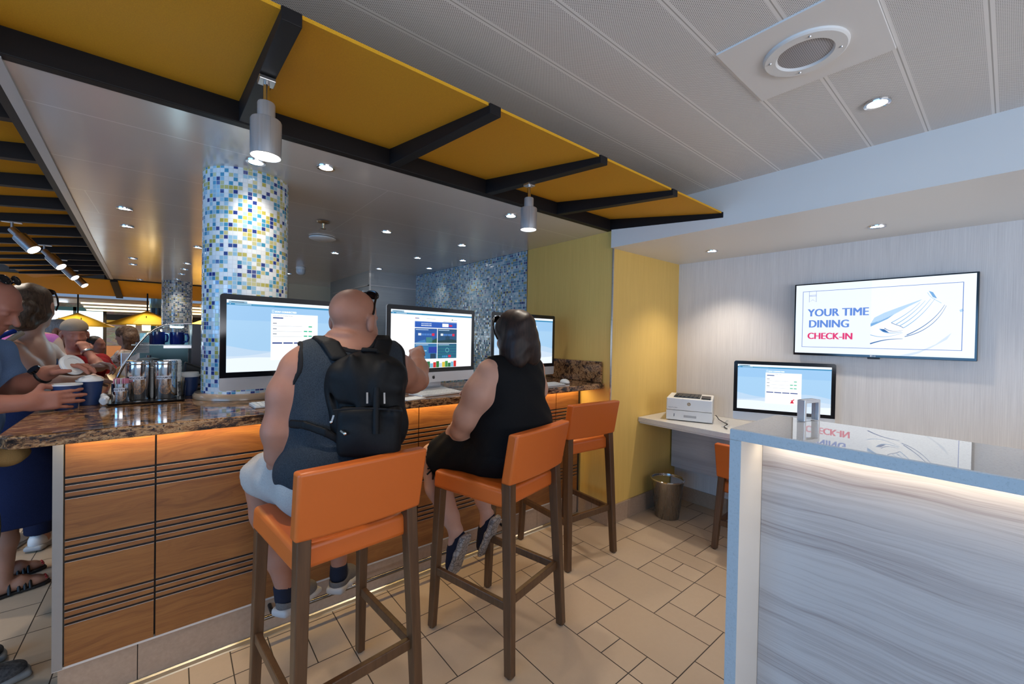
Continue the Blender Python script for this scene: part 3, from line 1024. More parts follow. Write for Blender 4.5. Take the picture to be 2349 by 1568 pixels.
class Blob:
    """signed-distance field on a grid; shapes blend into one continuous skin"""
    def __init__(s, lo, hi, h):
        s.h = h
        s.lo = np.array(lo, np.float32)
        n = np.ceil((np.array(hi) - np.array(lo)) / h).astype(int) + 1
        s.n = n
        s.d = np.full(n, 0.12, np.float32)

    def _win(s, lo, hi, m):
        a = np.maximum(np.floor((np.array(lo) - m - s.lo) / s.h).astype(int), 0)
        b = np.minimum(np.ceil((np.array(hi) + m - s.lo) / s.h).astype(int) + 1, s.n)
        if np.any(b <= a): return None
        sl = tuple(slice(p, q) for p, q in zip(a, b))
        ax = [s.lo[i] + s.h * np.arange(a[i], b[i], dtype=np.float32) for i in range(3)]
        return sl, ax[0][:, None, None], ax[1][None, :, None], ax[2][None, None, :]

    def _put(s, sl, q, k, op):
        d = s.d[sl]
        if op == 'u':
            if k > 0:
                hh = np.clip(0.5 + 0.5 * (d - q) / k, 0, 1)
                s.d[sl] = d + (q - d) * hh - k * hh * (1 - hh)
            else:
                s.d[sl] = np.minimum(d, q)
        else:
            if k > 0:
                hh = np.clip(0.5 - 0.5 * (d + q) / k, 0, 1)
                s.d[sl] = d + (-q - d) * hh + k * hh * (1 - hh)
            else:
                s.d[sl] = np.maximum(d, -q)

    def cone(s, a, b, r1, r2, k=0.02, op='u'):
        """tapered round-ended limb"""
        a, b = np.array(a, np.float32), np.array(b, np.float32)
        r = max(r1, r2)
        wn = s._win(np.minimum(a, b) - r, np.maximum(a, b) + r, max(k, 0.015) + 0.03)
        if wn is None: return s
        sl, X, Y, Z = wn
        ab = b - a
        L2 = float(ab @ ab) + 1e-12
        t = ((X - a[0]) * ab[0] + (Y - a[1]) * ab[1] + (Z - a[2]) * ab[2]) / L2
        t = np.clip(t, 0, 1)
        q = np.sqrt((X - a[0] - t * ab[0]) ** 2 + (Y - a[1] - t * ab[1]) ** 2 + (Z - a[2] - t * ab[2]) ** 2) - (r1 + (r2 - r1) * t)
        s._put(sl, q, k, op)
        return s

    def chain(s, pts, rs, k=0.02):
        for i in range(len(pts) - 1): s.cone(pts[i], pts[i + 1], rs[i], rs[i + 1], k)
        return s

    def ell(s, c, r, k=0.02, op='u', M=None):
        """ellipsoid; M = 3x3 rows are the local axes"""
        c = np.array(c, np.float32); r = np.array(r, np.float32)
        rr = float(r.max())
        wn = s._win(c - rr, c + rr, max(k, 0.015) + 0.03)
        if wn is None: return s
        sl, X, Y, Z = wn
        x, y, z = X - c[0], Y - c[1], Z - c[2]
        if M is not None:
            M = np.array(M, np.float32)
            x, y, z = (M[0, 0] * x + M[0, 1] * y + M[0, 2] * z, M[1, 0] * x + M[1, 1] * y + M[1, 2] * z, M[2, 0] * x + M[2, 1] * y + M[2, 2] * z)
        k0 = np.sqrt((x / r[0]) ** 2 + (y / r[1]) ** 2 + (z / r[2]) ** 2)
        k1 = np.sqrt((x / r[0] ** 2) ** 2 + (y / r[1] ** 2) ** 2 + (z / r[2] ** 2) ** 2) + 1e-6
        s._put(sl, k0 * (k0 - 1.0) / k1, k, op)
        return s

    def rbox(s, c, e, r, k=0.01, op='u', M=None):
        """rounded box, e = half sizes"""
        c = np.array(c, np.float32); e = np.array(e, np.float32)
        rr = float(np.linalg.norm(e))
        wn = s._win(c - rr, c + rr, max(k, 0.015) + 0.02)
        if wn is None: return s
        sl, X, Y, Z = wn
        x, y, z = X - c[0], Y - c[1], Z - c[2]
        if M is not None:
            M = np.array(M, np.float32)
            x, y, z = (M[0, 0] * x + M[0, 1] * y + M[0, 2] * z, M[1, 0] * x + M[1, 1] * y + M[1, 2] * z, M[2, 0] * x + M[2, 1] * y + M[2, 2] * z)
        qx, qy, qz = np.abs(x) - (e[0] - r), np.abs(y) - (e[1] - r), np.abs(z) - (e[2] - r)
        o = np.sqrt(np.maximum(qx, 0) ** 2 + np.maximum(qy, 0) ** 2 + np.maximum(qz, 0) ** 2)
        q = o + np.minimum(np.maximum(qx, np.maximum(qy, qz)), 0) - r
        s._put(sl, q.astype(np.float32), k, op)
        return s

    def copy(s, grow=0.0):
        b = object.__new__(Blob)
        b.h, b.lo, b.n = s.h, s.lo, s.n
        b.d = s.d - np.float32(grow)
        return b

    def axes(s):
        return [(s.lo[i] + s.h * np.arange(s.n[i], dtype=np.float32)).reshape([-1 if j == i else 1 for j in range(3)]) for i in range(3)]

    def cut(s, p, n, k=0.0):
        """keep the side of the plane that n points away from"""
        n = np.array(n, np.float32); n = n / np.linalg.norm(n)
        X, Y, Z = s.axes()
        q = (X - p[0]) * n[0] + (Y - p[1]) * n[1] + (Z - p[2]) * n[2]
        s.d = np.maximum(s.d, q.astype(np.float32))
        return s

    def minus(s, other):
        s.d = np.maximum(s.d, -other.d)
        return s

    def keep(s, other):
        s.d = np.maximum(s.d, other.d)
        return s

    def ripple(s, amp, freq, seed=0, only=None):
        """shallow folds"""
        rng = np.random.default_rng(seed)
        X, Y, Z = s.axes()
        f = 0
        for _ in range(4):
            v = rng.normal(size=3); v /= np.linalg.norm(v)
            f = f + np.sin((X * v[0] + Y * v[1] + Z * v[2]) * freq * rng.uniform(0.6, 1.5) + rng.uniform(0, 6))
        s.d = (s.d + amp * f / 2).astype(np.float32)
        return s

    def mesh(s):
        d, h = s.d, s.h
        ins = d < 0
        n = d.shape
        c = np.zeros((n[0] - 1, n[1] - 1, n[2] - 1), np.uint8)
        for i in (0, 1):
            for j in (0, 1):
                for k in (0, 1):
                    c += ins[i:n[0] - 1 + i, j:n[1] - 1 + j, k:n[2] - 1 + k]
        act = np.argwhere((c > 0) & (c < 8))
        idx = np.full(c.shape, -1, np.int32)
        idx[act[:, 0], act[:, 1], act[:, 2]] = np.arange(len(act))
        P = np.zeros((len(act), 3), np.float64); W = np.zeros(len(act))
        cor = [(i, j, k) for i in (0, 1) for j in (0, 1) for k in (0, 1)]
        val = {q: d[act[:, 0] + q[0], act[:, 1] + q[1], act[:, 2] + q[2]].astype(np.float64) for q in cor}
        for q in cor:
            for ax in range(3):
                if q[ax]: continue
                p = list(q); p[ax] = 1; p = tuple(p)
                a, b = val[q], val[p]
                m = (a < 0) != (b < 0)
                t = np.where(m, a / np.where(m, a - b, 1), 0)
                pt = np.tile(np.array(q, float), (len(act), 1)); pt[:, ax] += t
                P += pt * m[:, None]; W += m
        P = act + P / W[:, None]
        V = s.lo + P * h
        F = []
        for ax in range(3):
            sl0 = [slice(None)] * 3; sl1 = [slice(None)] * 3
            sl0[ax] = slice(0, -1); sl1[ax] = slice(1, None)
            a, b = ins[tuple(sl0)], ins[tuple(sl1)]
            e = np.argwhere(a != b)
            o1, o2 = [(1, 2), (2, 0), (0, 1)][ax]
            ok = (e[:, o1] > 0) & (e[:, o2] > 0) & (e[:, o1] < n[o1] - 1) & (e[:, o2] < n[o2] - 1)
            e = e[ok]
            fl = a[e[:, 0], e[:, 1], e[:, 2]]
            def g(u, v):
                q = e.copy(); q[:, o1] -= u; q[:, o2] -= v
                return idx[q[:, 0], q[:, 1], q[:, 2]]
            quad = np.stack([g(1, 1), g(0, 1), g(0, 0), g(1, 0)], 1)
            quad[~fl] = quad[~fl][:, ::-1]
            F.append(quad)
        F = np.concatenate(F)
        F = F[(F >= 0).all(1)]
        return V, F

    def build(s, name, mat, parent=None, origin=(0, 0, 0), smooth=1):
        V, F = s.mesh()
        V = V - np.array(origin)
        me = bpy.data.meshes.new(name)
        me.vertices.add(len(V)); me.vertices.foreach_set('co', V.astype(np.float32).ravel())
        me.loops.add(F.size); me.loops.foreach_set('vertex_index', F.ravel().astype(np.int32))
        me.polygons.add(len(F))
        me.polygons.foreach_set('loop_start', np.arange(0, F.size, 4, dtype=np.int32))
        me.polygons.foreach_set('use_smooth', np.ones(len(F), bool))
        me.materials.append(mat)
        me.update(calc_edges=True)
        me.validate()
        o = bpy.data.objects.new(name, me)
        COL.objects.link(o)
        if smooth:
            md = o.modifiers.new('smooth', 'SMOOTH'); md.factor = 0.5; md.iterations = smooth
        if parent is not None: o.parent = parent
        return o


def skin(name, a, b, rough=0.5):
    g = NG(name)
    n = g.noise(g.pos(), 14, 3, 0.6)
    n2 = g.noise(g.pos(), 160, 2, 0.6)
    c = g.mix(n, a, b)
    return g.set(base=c, rough=rough, spec=0.22, sss=0.10, sssr=(0.012, 0.004, 0.002), ssss=1.0, normal=g.bump(n2, 0.05, 0.002))


def cloth(name, a, b=None, sc=400, rough=0.85):
    g = NG(name)
    b = b or tuple(x * 0.75 for x in a)
    n = g.noise(g.pos(), sc, 2, 0.6)
    return g.set(base=g.ramp(n, [(0.35, b), (0.65, a)]), rough=rough, spec=0.2)


def rot(yaw=0, pitch=0, roll=0):
    """rows = local axes of a body frame (x right, y forward, z up); pitch > 0 looks down, roll > 0 leans right"""
    m = Matrix.Rotation(yaw, 3, 'Z') @ Matrix.Rotation(-pitch, 3, 'X') @ Matrix.Rotation(roll, 3, 'Y')
    return np.array(m.transposed(), np.float32)


class Fr:
    """local frame: at(x,y,z) gives world coordinates"""
    def __init__(s, o, M, k=1.0):
        s.o, s.M, s.k = np.array(o, np.float32), M, k

    def at(s, x, y, z):
        return s.o + (s.M[0] * x + s.M[1] * y + s.M[2] * z) * s.k


def head(B, F, k=1.0, jaw=1.0, nose=1.0, fat=0.0, neck=None, ears=True):
    """head of height about 0.225*k centred on F.o (mid-height of the skull), facing +y of F"""
    M = F.M
    e = lambda p, r, kk=0.02, op='u': B.ell(F.at(*p), [q * F.k for q in r], kk * F.k, op, M)
    e((0, -0.012, 0.032), (0.0745, 0.096, 0.082))                 # cranium
    e((0, 0.020, -0.040), (0.060 + fat, 0.072, 0.078 * jaw), 0.03)          # face block
    e((0, 0.050, -0.092 * jaw), (0.034 + fat, 0.034, 0.024), 0.03)           # chin
    e((0.034, 0.056, -0.030), (0.024, 0.022, 0.020), 0.02); e((-0.034, 0.056, -0.030), (0.024, 0.022, 0.020), 0.02)   # cheekbones
    e((0, 0.076, 0.022), (0.046, 0.018, 0.014), 0.02)                # brow
    for sx in (-1, 1):
        e((sx * 0.031, 0.094, 0.000), (0.017, 0.014, 0.011), 0.012, 's')   # sockets
        e((sx * 0.031, 0.0765, -0.001), (0.0135, 0.0125, 0.0105), 0.004)
    B.cone(F.at(0, 0.086, 0.004), F.at(0, 0.104 * (0.5 + 0.5 * nose), -0.034), 0.0085 * F.k, 0.012 * F.k, 0.012 * F.k)
    e((0.011, 0.093, -0.038), (0.009, 0.010, 0.008), 0.008); e((-0.011, 0.093, -0.038), (0.009, 0.010, 0.008), 0.008)
    e((0, 0.084, -0.064), (0.024, 0.012, 0.006), 0.006); e((0, 0.081, -0.075), (0.021, 0.012, 0.007), 0.006)   # lips
    B.cone(F.at(-0.02, 0.097, -0.0695), F.at(0.02, 0.097, -0.0695), 0.002 * F.k, 0.002 * F.k, 0.004 * F.k, 's')
    if ears:
        for sx in (-1, 1):
            e((sx * 0.081, -0.012, -0.008), (0.013, 0.021, 0.034), 0.005)
            e((sx * 0.091, 0.002, -0.004), (0.005, 0.009, 0.018), 0.004, 's')


def hand(B, wrist, dirv, palm_n, side, curl=(0.5, 0.5, 0.5, 0.5), spread=0.10, k=1.0, thumb=0.5, thumb_out=0.6):
    """palm with five fingers. dirv: wrist to knuckles; palm_n: way the palm faces; side: +1 when the thumb lies along dirv x palm_n
    curl 0 = straight, 1 = closed fist, per finger from index to little"""
    w = np.array(wrist, np.float32)
    d = np.array(dirv, np.float32); d /= np.linalg.norm(d)
    p = np.array(palm_n, np.float32); p -= d * (p @ d); p /= np.linalg.norm(p)
    t = np.cross(d, p) * side          # towards the thumb
    A = lambda x, y, z: w + (d * x + t * y + p * z) * k
    M = np.array([d, t, p], np.float32)
    B.rbox(A(0.050, 0.0, 0.0), (0.046 * k, 0.039 * k, 0.0135 * k), 0.012 * k, 0.012 * k, M=M)
    B.cone(A(-0.02, 0, 0), A(0.02, 0, 0), 0.027 * k, 0.024 * k, 0.02 * k)
    B.ell(A(0.038, 0.024, 0.010), (0.030 * k, 0.018 * k, 0.014 * k), 0.012 * k, M=M)      # thumb pad
    lens = [(0.040, 0.026, 0.020), (0.044, 0.029, 0.021), (0.041, 0.027, 0.020), (0.033, 0.020, 0.018)]
    rad = [0.0092, 0.0094, 0.0089, 0.0078]
    for i in range(4):
        y = (0.0285 - 0.0187 * i)
        base = A(0.090 - (0.004 if i == 0 else 0.0) - (0.010 if i == 3 else 0.0), y, 0.001)
        ang = spread * (1.2 - 0.8 * i)
        dd = d * math.cos(ang) + t * math.sin(ang)
        pts = [base - dd * 0.025 * k, base]
        th = 0.0
        for j, L in enumerate(lens[i]):
            th += curl[i] * (1.35, 1.55, 1.0)[j]
            pts.append(pts[-1] + (dd * math.cos(th) + p * math.sin(th)) * L * k)
        r0 = rad[i] * k
        B.chain(pts, [r0 * 1.02, r0 * 1.10, r0 * 1.0, r0 * 0.94, r0 * 0.80], 0.005 * k)
    a0 = A(0.022, 0.030, 0.010)
    q1 = a0 + (d * 0.62 + t * thumb_out + p * 0.25 * thumb) / np.linalg.norm([0.62, thumb_out, 0.25 * thumb]) * 0.040 * k
    v2 = d * 0.9 + t * (0.25 - 0.5 * thumb) + p * 0.6 * thumb; v2 /= np.linalg.norm(v2)
    q2 = q1 + v2 * 0.031 * k
    v3 = d * 0.9 - t * (0.6 * thumb) + p * 0.8 * thumb; v3 /= np.linalg.norm(v3)
    q3 = q2 + v3 * 0.023 * k
    B.chain([a0, q1, q2, q3], [0.013 * k, 0.0115 * k, 0.0105 * k, 0.0085 * k], 0.007 * k)
# ------------------------------------------------------------------ clothing helpers
def shoe(parent, heel, toe, up, m_up, m_sole, k=1.0, wid=0.047, collar=True, name='shoe', h=0.0045, slipper=False):
    """low shoe; heel and toe are points on the underside, up points to the instep"""
    heel, toe = np.array(heel, np.float32), np.array(toe, np.float32)
    f = toe - heel; L = float(np.linalg.norm(f)); f = f / L
    u = np.array(up, np.float32); u = u - f * (u @ f); u = u / np.linalg.norm(u)
    s = np.cross(f, u)
    M = np.array([s, f, u], np.float32)
    A = lambda x, y, z: heel + s * x + f * y * L + u * z
    lo = np.minimum(heel, toe) - 0.16; hi = np.maximum(heel, toe) + 0.16
    B = Blob(lo, hi, h)
    B.ell(A(0, 0.76, 0.030), (wid * 0.98, L * 0.25, 0.036), 0.02, M=M)
    B.ell(A(0, 0.45, 0.040), (wid * 0.86, L * 0.32, 0.052), 0.03, M=M)
    B.ell(A(0, 0.16, 0.046), (wid * 0.78, L * 0.19, 0.058), 0.03, M=M)
    if collar: B.cone(A(0, 0.20, 0.085), A(0, 0.17, 0.11), 0.05, 0.055, 0.008, 's')
    B.cut(A(0, 0, 0.008), -u)
    sh = B.build(name, m_up, parent, smooth=1)
    S = Blob(lo, hi, h)
    S.rbox(A(0, 0.70, 0.008), (wid * 1.06, L * 0.33, 0.013), 0.012, 0.01, M=M)
    S.ell(A(0, 0.80, 0.009), (wid * 1.06, L * 0.24, 0.02), 0.01, M=M)
    S.rbox(A(0, 0.22, 0.010), (wid * 0.86, L * 0.26, 0.017), 0.014, 0.02, M=M)
    S.ell(A(0, 0.12, 0.010), (wid * 0.86, L * 0.15, 0.022), 0.01, M=M)
    S.cut(A(0, 0, 0.026), u); S.cut(A(0, 0, -0.006), -u)
    S.build('sole', m_sole, sh, smooth=1)
    return sh


def limb(B, pts, rs, k=0.02): B.chain(pts, rs, k)


SK_A = skin('light tanned skin', (0.38, 0.185, 0.125), (0.29, 0.13, 0.088))
SK_B = skin('ruddy skin', (0.45, 0.20, 0.14), (0.34, 0.13, 0.09))
SK_C = skin('pale skin', (0.52, 0.30, 0.225), (0.44, 0.235, 0.17))
C_tank = cloth('dark heather grey jersey', (0.030, 0.040, 0.052), (0.014, 0.019, 0.027), 330)
C_blacktrim = cloth('black ribbed trim', (0.012, 0.012, 0.014))
C_short = cloth('light grey cotton', (0.40, 0.40, 0.39), (0.30, 0.30, 0.30))
C_black = cloth('black jersey', (0.0045, 0.0045, 0.0055), (0.0025, 0.0025, 0.003), 200, 0.8)
C_pack = cloth('black nylon', (0.0045, 0.005, 0.0062), (0.0025, 0.003, 0.004), 120, 0.62)
C_shoe = cloth('grey canvas', (0.135, 0.125, 0.12), (0.10, 0.09, 0.088), 300)
C_navyshoe = cloth('navy knit', (0.010, 0.013, 0.030), (0.006, 0.008, 0.018), 300)
C_sole = plain('white rubber', (0.40, 0.39, 0.39), 0.6)
g = NG('patterned grey rubber')
_v = g.vor(g.pos(), 48, 'Distance', 'DISTANCE_TO_EDGE')
C_sole2 = g.set(base=g.ramp(_v, [(0.02, (0.10, 0.085, 0.08)), (0.12, (0.30, 0.27, 0.255))]), rough=0.6)
C_sock = cloth('dark navy sock', (0.014, 0.018, 0.034))


def hair_mat(name, a, b, sc=(120, 120, 9)):
    g = NG(name)
    n = g.noise(g.mapv(g.pos(), sc), 1.0, 4, 0.65, 0.6)
    return g.set(base=g.ramp(n, [(0.32, a), (0.68, b)]), rough=0.5, spec=0.3, normal=g.bump(n, 0.35, 0.002))


def shades(parent, F, wrap=True, tilt=0.85, y=0.0, z=0.0, m=None, halfw=0.070):
    """sunglasses pushed up on a head, in head frame F"""
    m = m or M_blackgl
    mb = MB()
    k = F.k
    for sx in (-1, 1):
        pts = []
        for a in range(17):
            t = PI * a / 16 * 2
            zl = 0.019 * math.sin(t)
            pts.append((sx * (0.033 + 0.026 * math.cos(t)), y - math.sin(tilt) * zl, z + math.cos(tilt) * zl))
        c3 = [F.at(p[0], p[1] - 0.20 * (p[0] ** 2) * 10, p[2]) for p in pts[:-1]]
        cen = F.at(sx * 0.033, y + 0.004, z)
        b = len(mb.v)
        mb.v += [tuple(q) for q in c3] + [tuple(cen)]
        nn = len(c3)
        for i in range(nn):
            mb.f.append((b + i, b + (i + 1) % nn, b + nn)); mb.mi.append(0)
        mb.tube([tuple(q) for q in c3 + c3[:1]], 0.0032 * k, 6)
        # temple running back over the ear
        mb.tube([tuple(F.at(sx * 0.058, y - 0.012, z + 0.004)), tuple(F.at(sx * (halfw - 0.001), y - 0.032, z - 0.038)), tuple(F.at(sx * (halfw + 0.012), y - 0.052, z - 0.078)), tuple(F.at(sx * (halfw + 0.011), y - 0.070, z - 0.112))], 0.0042 * k, 8)
    mb.tube([tuple(F.at(-0.010, y + 0.001, z + 0.008)), tuple(F.at(0, y + 0.004, z + 0.010)), tuple(F.at(0.010, y + 0.001, z + 0.008))], 0.003 * k, 6)
    return mb.build('sunglasses', m, parent, smooth=50)


# ------------------------------------------------------------------ seated man with backpack
def man():
    P = thing('person', 'shaved-headed man in dark tank top on the nearest bar stool, pointing at a monitor', 'person', (0.47, 1.57, 0.78))
    org = (0.47, 1.57, 0.78)
    B = Blob((0.12, 1.25, 0.30), (1.22, 2.30, 1.66), 0.006)
    ch = rot(R(-22), 0.05)
    FH = Fr((0.549, 1.645, 1.474), rot(R(-54), 0.10, 0.03), 1.06)
    # trunk
    def trunk(T, g=0.0):
        T.ell((0.515, 1.615, 1.235), (0.215 + g, 0.125 + g, 0.175 + g), 0.05, M=ch)
        T.ell((0.505, 1.625, 1.070), (0.222 + g, 0.150 + g, 0.19 + g), 0.06, M=ch)
        T.ell((0.485, 1.600, 0.905), (0.200 + g, 0.150 + g, 0.135 + g), 0.06, M=rot(R(-8)))
        T.cone((0.40, 1.66, 1.315), (0.66, 1.60, 1.325), 0.070 + g, 0.070 + g, 0.05)
    trunk(B)
    B.cone((0.53, 1.60, 1.33), FH.at(0, -0.018, -0.06), 0.078, 0.066, 0.035)
    B.cone((0.45, 1.635, 1.345), (0.62, 1.60, 1.35), 0.052, 0.052, 0.05)
    head(B, FH, fat=0.008, jaw=0.92)
    B.ell(FH.at(0, -0.068, -0.058), (0.056, 0.030, 0.018), 0.012, M=FH.M)     # folds at the nape
    B.ell(FH.at(0, -0.062, -0.092), (0.060, 0.034, 0.018), 0.010, M=FH.M)
    # left arm resting on the thigh
    B.chain([(0.358, 1.665, 1.285), (0.320, 1.665, 1.20), (0.292, 1.655, 1.07), (0.295, 1.67, 0.985)], [0.070, 0.063, 0.052, 0.042], 0.03)
    B.chain([(0.295, 1.67, 0.985), (0.32, 1.75, 0.925), (0.36, 1.87, 0.905)], [0.043, 0.043, 0.029], 0.02)
    hand(B, (0.365, 1.88, 0.903), (0.35, 0.9, -0.10), (0, 0, -1), -1, curl=(0.18, 0.2, 0.22, 0.25), k=1.0)
    # right arm reaching to the next monitor
    B.chain([(0.680, 1.615, 1.30), (0.745, 1.66, 1.265), (0.85, 1.745, 1.215), (0.905, 1.80, 1.205)], [0.068, 0.066, 0.055, 0.046], 0.035)
    B.chain([(0.905, 1.80, 1.205), (0.945, 1.88, 1.255), (0.985, 1.97, 1.318)], [0.049, 0.049, 0.029], 0.02)
    hand(B, (0.985, 1.975, 1.322), (0.36, 0.86, 0.25), (0.35, -0.20, -0.90), 1, curl=(0.12, 0.80, 0.88, 0.92), k=1.0, thumb=0.9, thumb_out=0.5)
    # thighs and lower legs
    def thighs(T, g=0.0, e=1.0):
        T.chain([(0.395, 1.60, 0.865), (0.345, 1.80, 0.865), (0.285, 1.985, 0.825)], [0.100 + g, 0.088 + g, 0.066 * e + g], 0.035)
        T.chain([(0.565, 1.60, 0.865), (0.585, 1.82, 0.865), (0.600, 2.01, 0.825)], [0.100 + g, 0.088 + g, 0.066 * e + g], 0.035)
    thighs(B)
    B.chain([(0.283, 1.99, 0.81), (0.310, 1.985, 0.66), (0.352, 1.965, 0.45), (0.372, 1.955, 0.34)], [0.060, 0.062, 0.044, 0.034], 0.02)
    B.chain([(0.600, 2.01, 0.81), (0.602, 1.985, 0.66), (0.605, 1.985, 0.48), (0.608, 1.990, 0.33)], [0.060, 0.060, 0.042, 0.034], 0.02)
    body = B.build('body', SK_A, P, org)
    # tank top
    T = Blob((0.18, 1.30, 0.70), (0.88, 1.95, 1.50), 0.006)
    trunk(T, 0.008)
    T.cut((0.53, 1.60, 1.405), (0.05, 0.15, 1))
    for c, r_ in (((0.312, 1.675, 1.300), 0.092), ((0.725, 1.615, 1.30), 0.090)):
        T.cone(c, (c[0] + (0.05 if c[0] > .5 else -0.05), c[1], c[2] - 0.07), r_, r_ - 0.02, 0.015, 's')
    T.cone((0.53, 1.60, 1.39), (0.535, 1.62, 1.46), 0.085, 0.10, 0.01, 's')
    E = Blob((0.18, 1.30, 0.70), (0.88, 1.95, 1.50), 0.006)      # hem hanging over the hips
    E.ell((0.485, 1.595, 0.93), (0.218, 0.17, 0.15), 0, M=rot(R(-8)))
    T.d = np.minimum(T.d, E.d)
    T.ripple(0.0025, 55, 3)
    T.cut((0.48, 1.60, 0.845), (0, 0.15, -1))
    T.build('tank_top', C_tank, P, org)
    for c, r_ in (((0.312, 1.675, 1.300), 0.092), ((0.725, 1.615, 1.30), 0.090)):       # black binding round the armholes
        K = Blob((0.18, 1.30, 0.70), (0.88, 1.95, 1.50), 0.006)
        K.cone(c, (c[0] + (0.05 if c[0] > .5 else -0.05), c[1], c[2] - 0.07), r_ + 0.014, r_ - 0.006, 0)
        K.keep(T.copy(0.004))
        K.build('armhole_binding', C_blacktrim, P, org)
    K = Blob((0.18, 1.30, 0.70), (0.88, 1.95, 1.50), 0.006).cone((0.53, 1.60, 1.39), (0.535, 1.62, 1.46), 0.097, 0.112, 0)
    K.keep(T.copy(0.004)).build('neck_binding', C_blacktrim, P, org)
    mb = MB()
    def ring(c, ax, r, w, sq=1.0, n=36, a0=0, a1=360):
        ax = Vector(ax).normalized(); a = ax.orthogonal().normalized(); b = ax.cross(a)
        return [tuple(Vector(c) + (a * math.cos(R(t)) + b * math.sin(R(t)) * sq) * r) for t in np.linspace(a0, a1, n)]
    # shorts
    S = Blob((0.12, 1.35, 0.66), (0.80, 2.15, 1.05), 0.006)
    thighs(S, 0.014, 1.10)
    S.ell((0.485, 1.60, 0.890), (0.205, 0.155, 0.130), 0.05, M=rot(R(-8)))
    S.ripple(0.003, 60, 8)
    S.cut((0.285, 1.955, 0.83), (-0.15, 1, -0.25)); S.cut((0.5, 1.6, 0.98), (0, 0.1, 1))
    S.build('shorts', C_short, P, org)
    for heel, toe in (((0.352, 1.938, 0.226), (0.512, 2.055, 0.222)), ((0.580, 1.962, 0.222), (0.700, 2.085, 0.215))):
        sh = shoe(P, heel, toe, (0, 0, 1), C_shoe, C_sole, wid=0.048)
        for o in [sh] + list(sh.children):
            if o.parent == P: o.location = (-org[0], -org[1], -org[2])
    for a, b in (((0.368, 1.957, 0.345), (0.378, 1.968, 0.285)), ((0.607, 1.988, 0.340), (0.610, 1.998, 0.285))):
        o = Blob(np.array(b) - 0.1, np.array(a) + 0.1, 0.005).cone(a, b, 0.0375, 0.040).cut(a, (0, 0, 1)).build('sock', C_sock, P, org)
    o = shades(P, FH, y=0.052, z=0.108, halfw=0.066)
    o.location = (-org[0], -org[1], -org[2])
    return P, FH, ch


MAN = man()


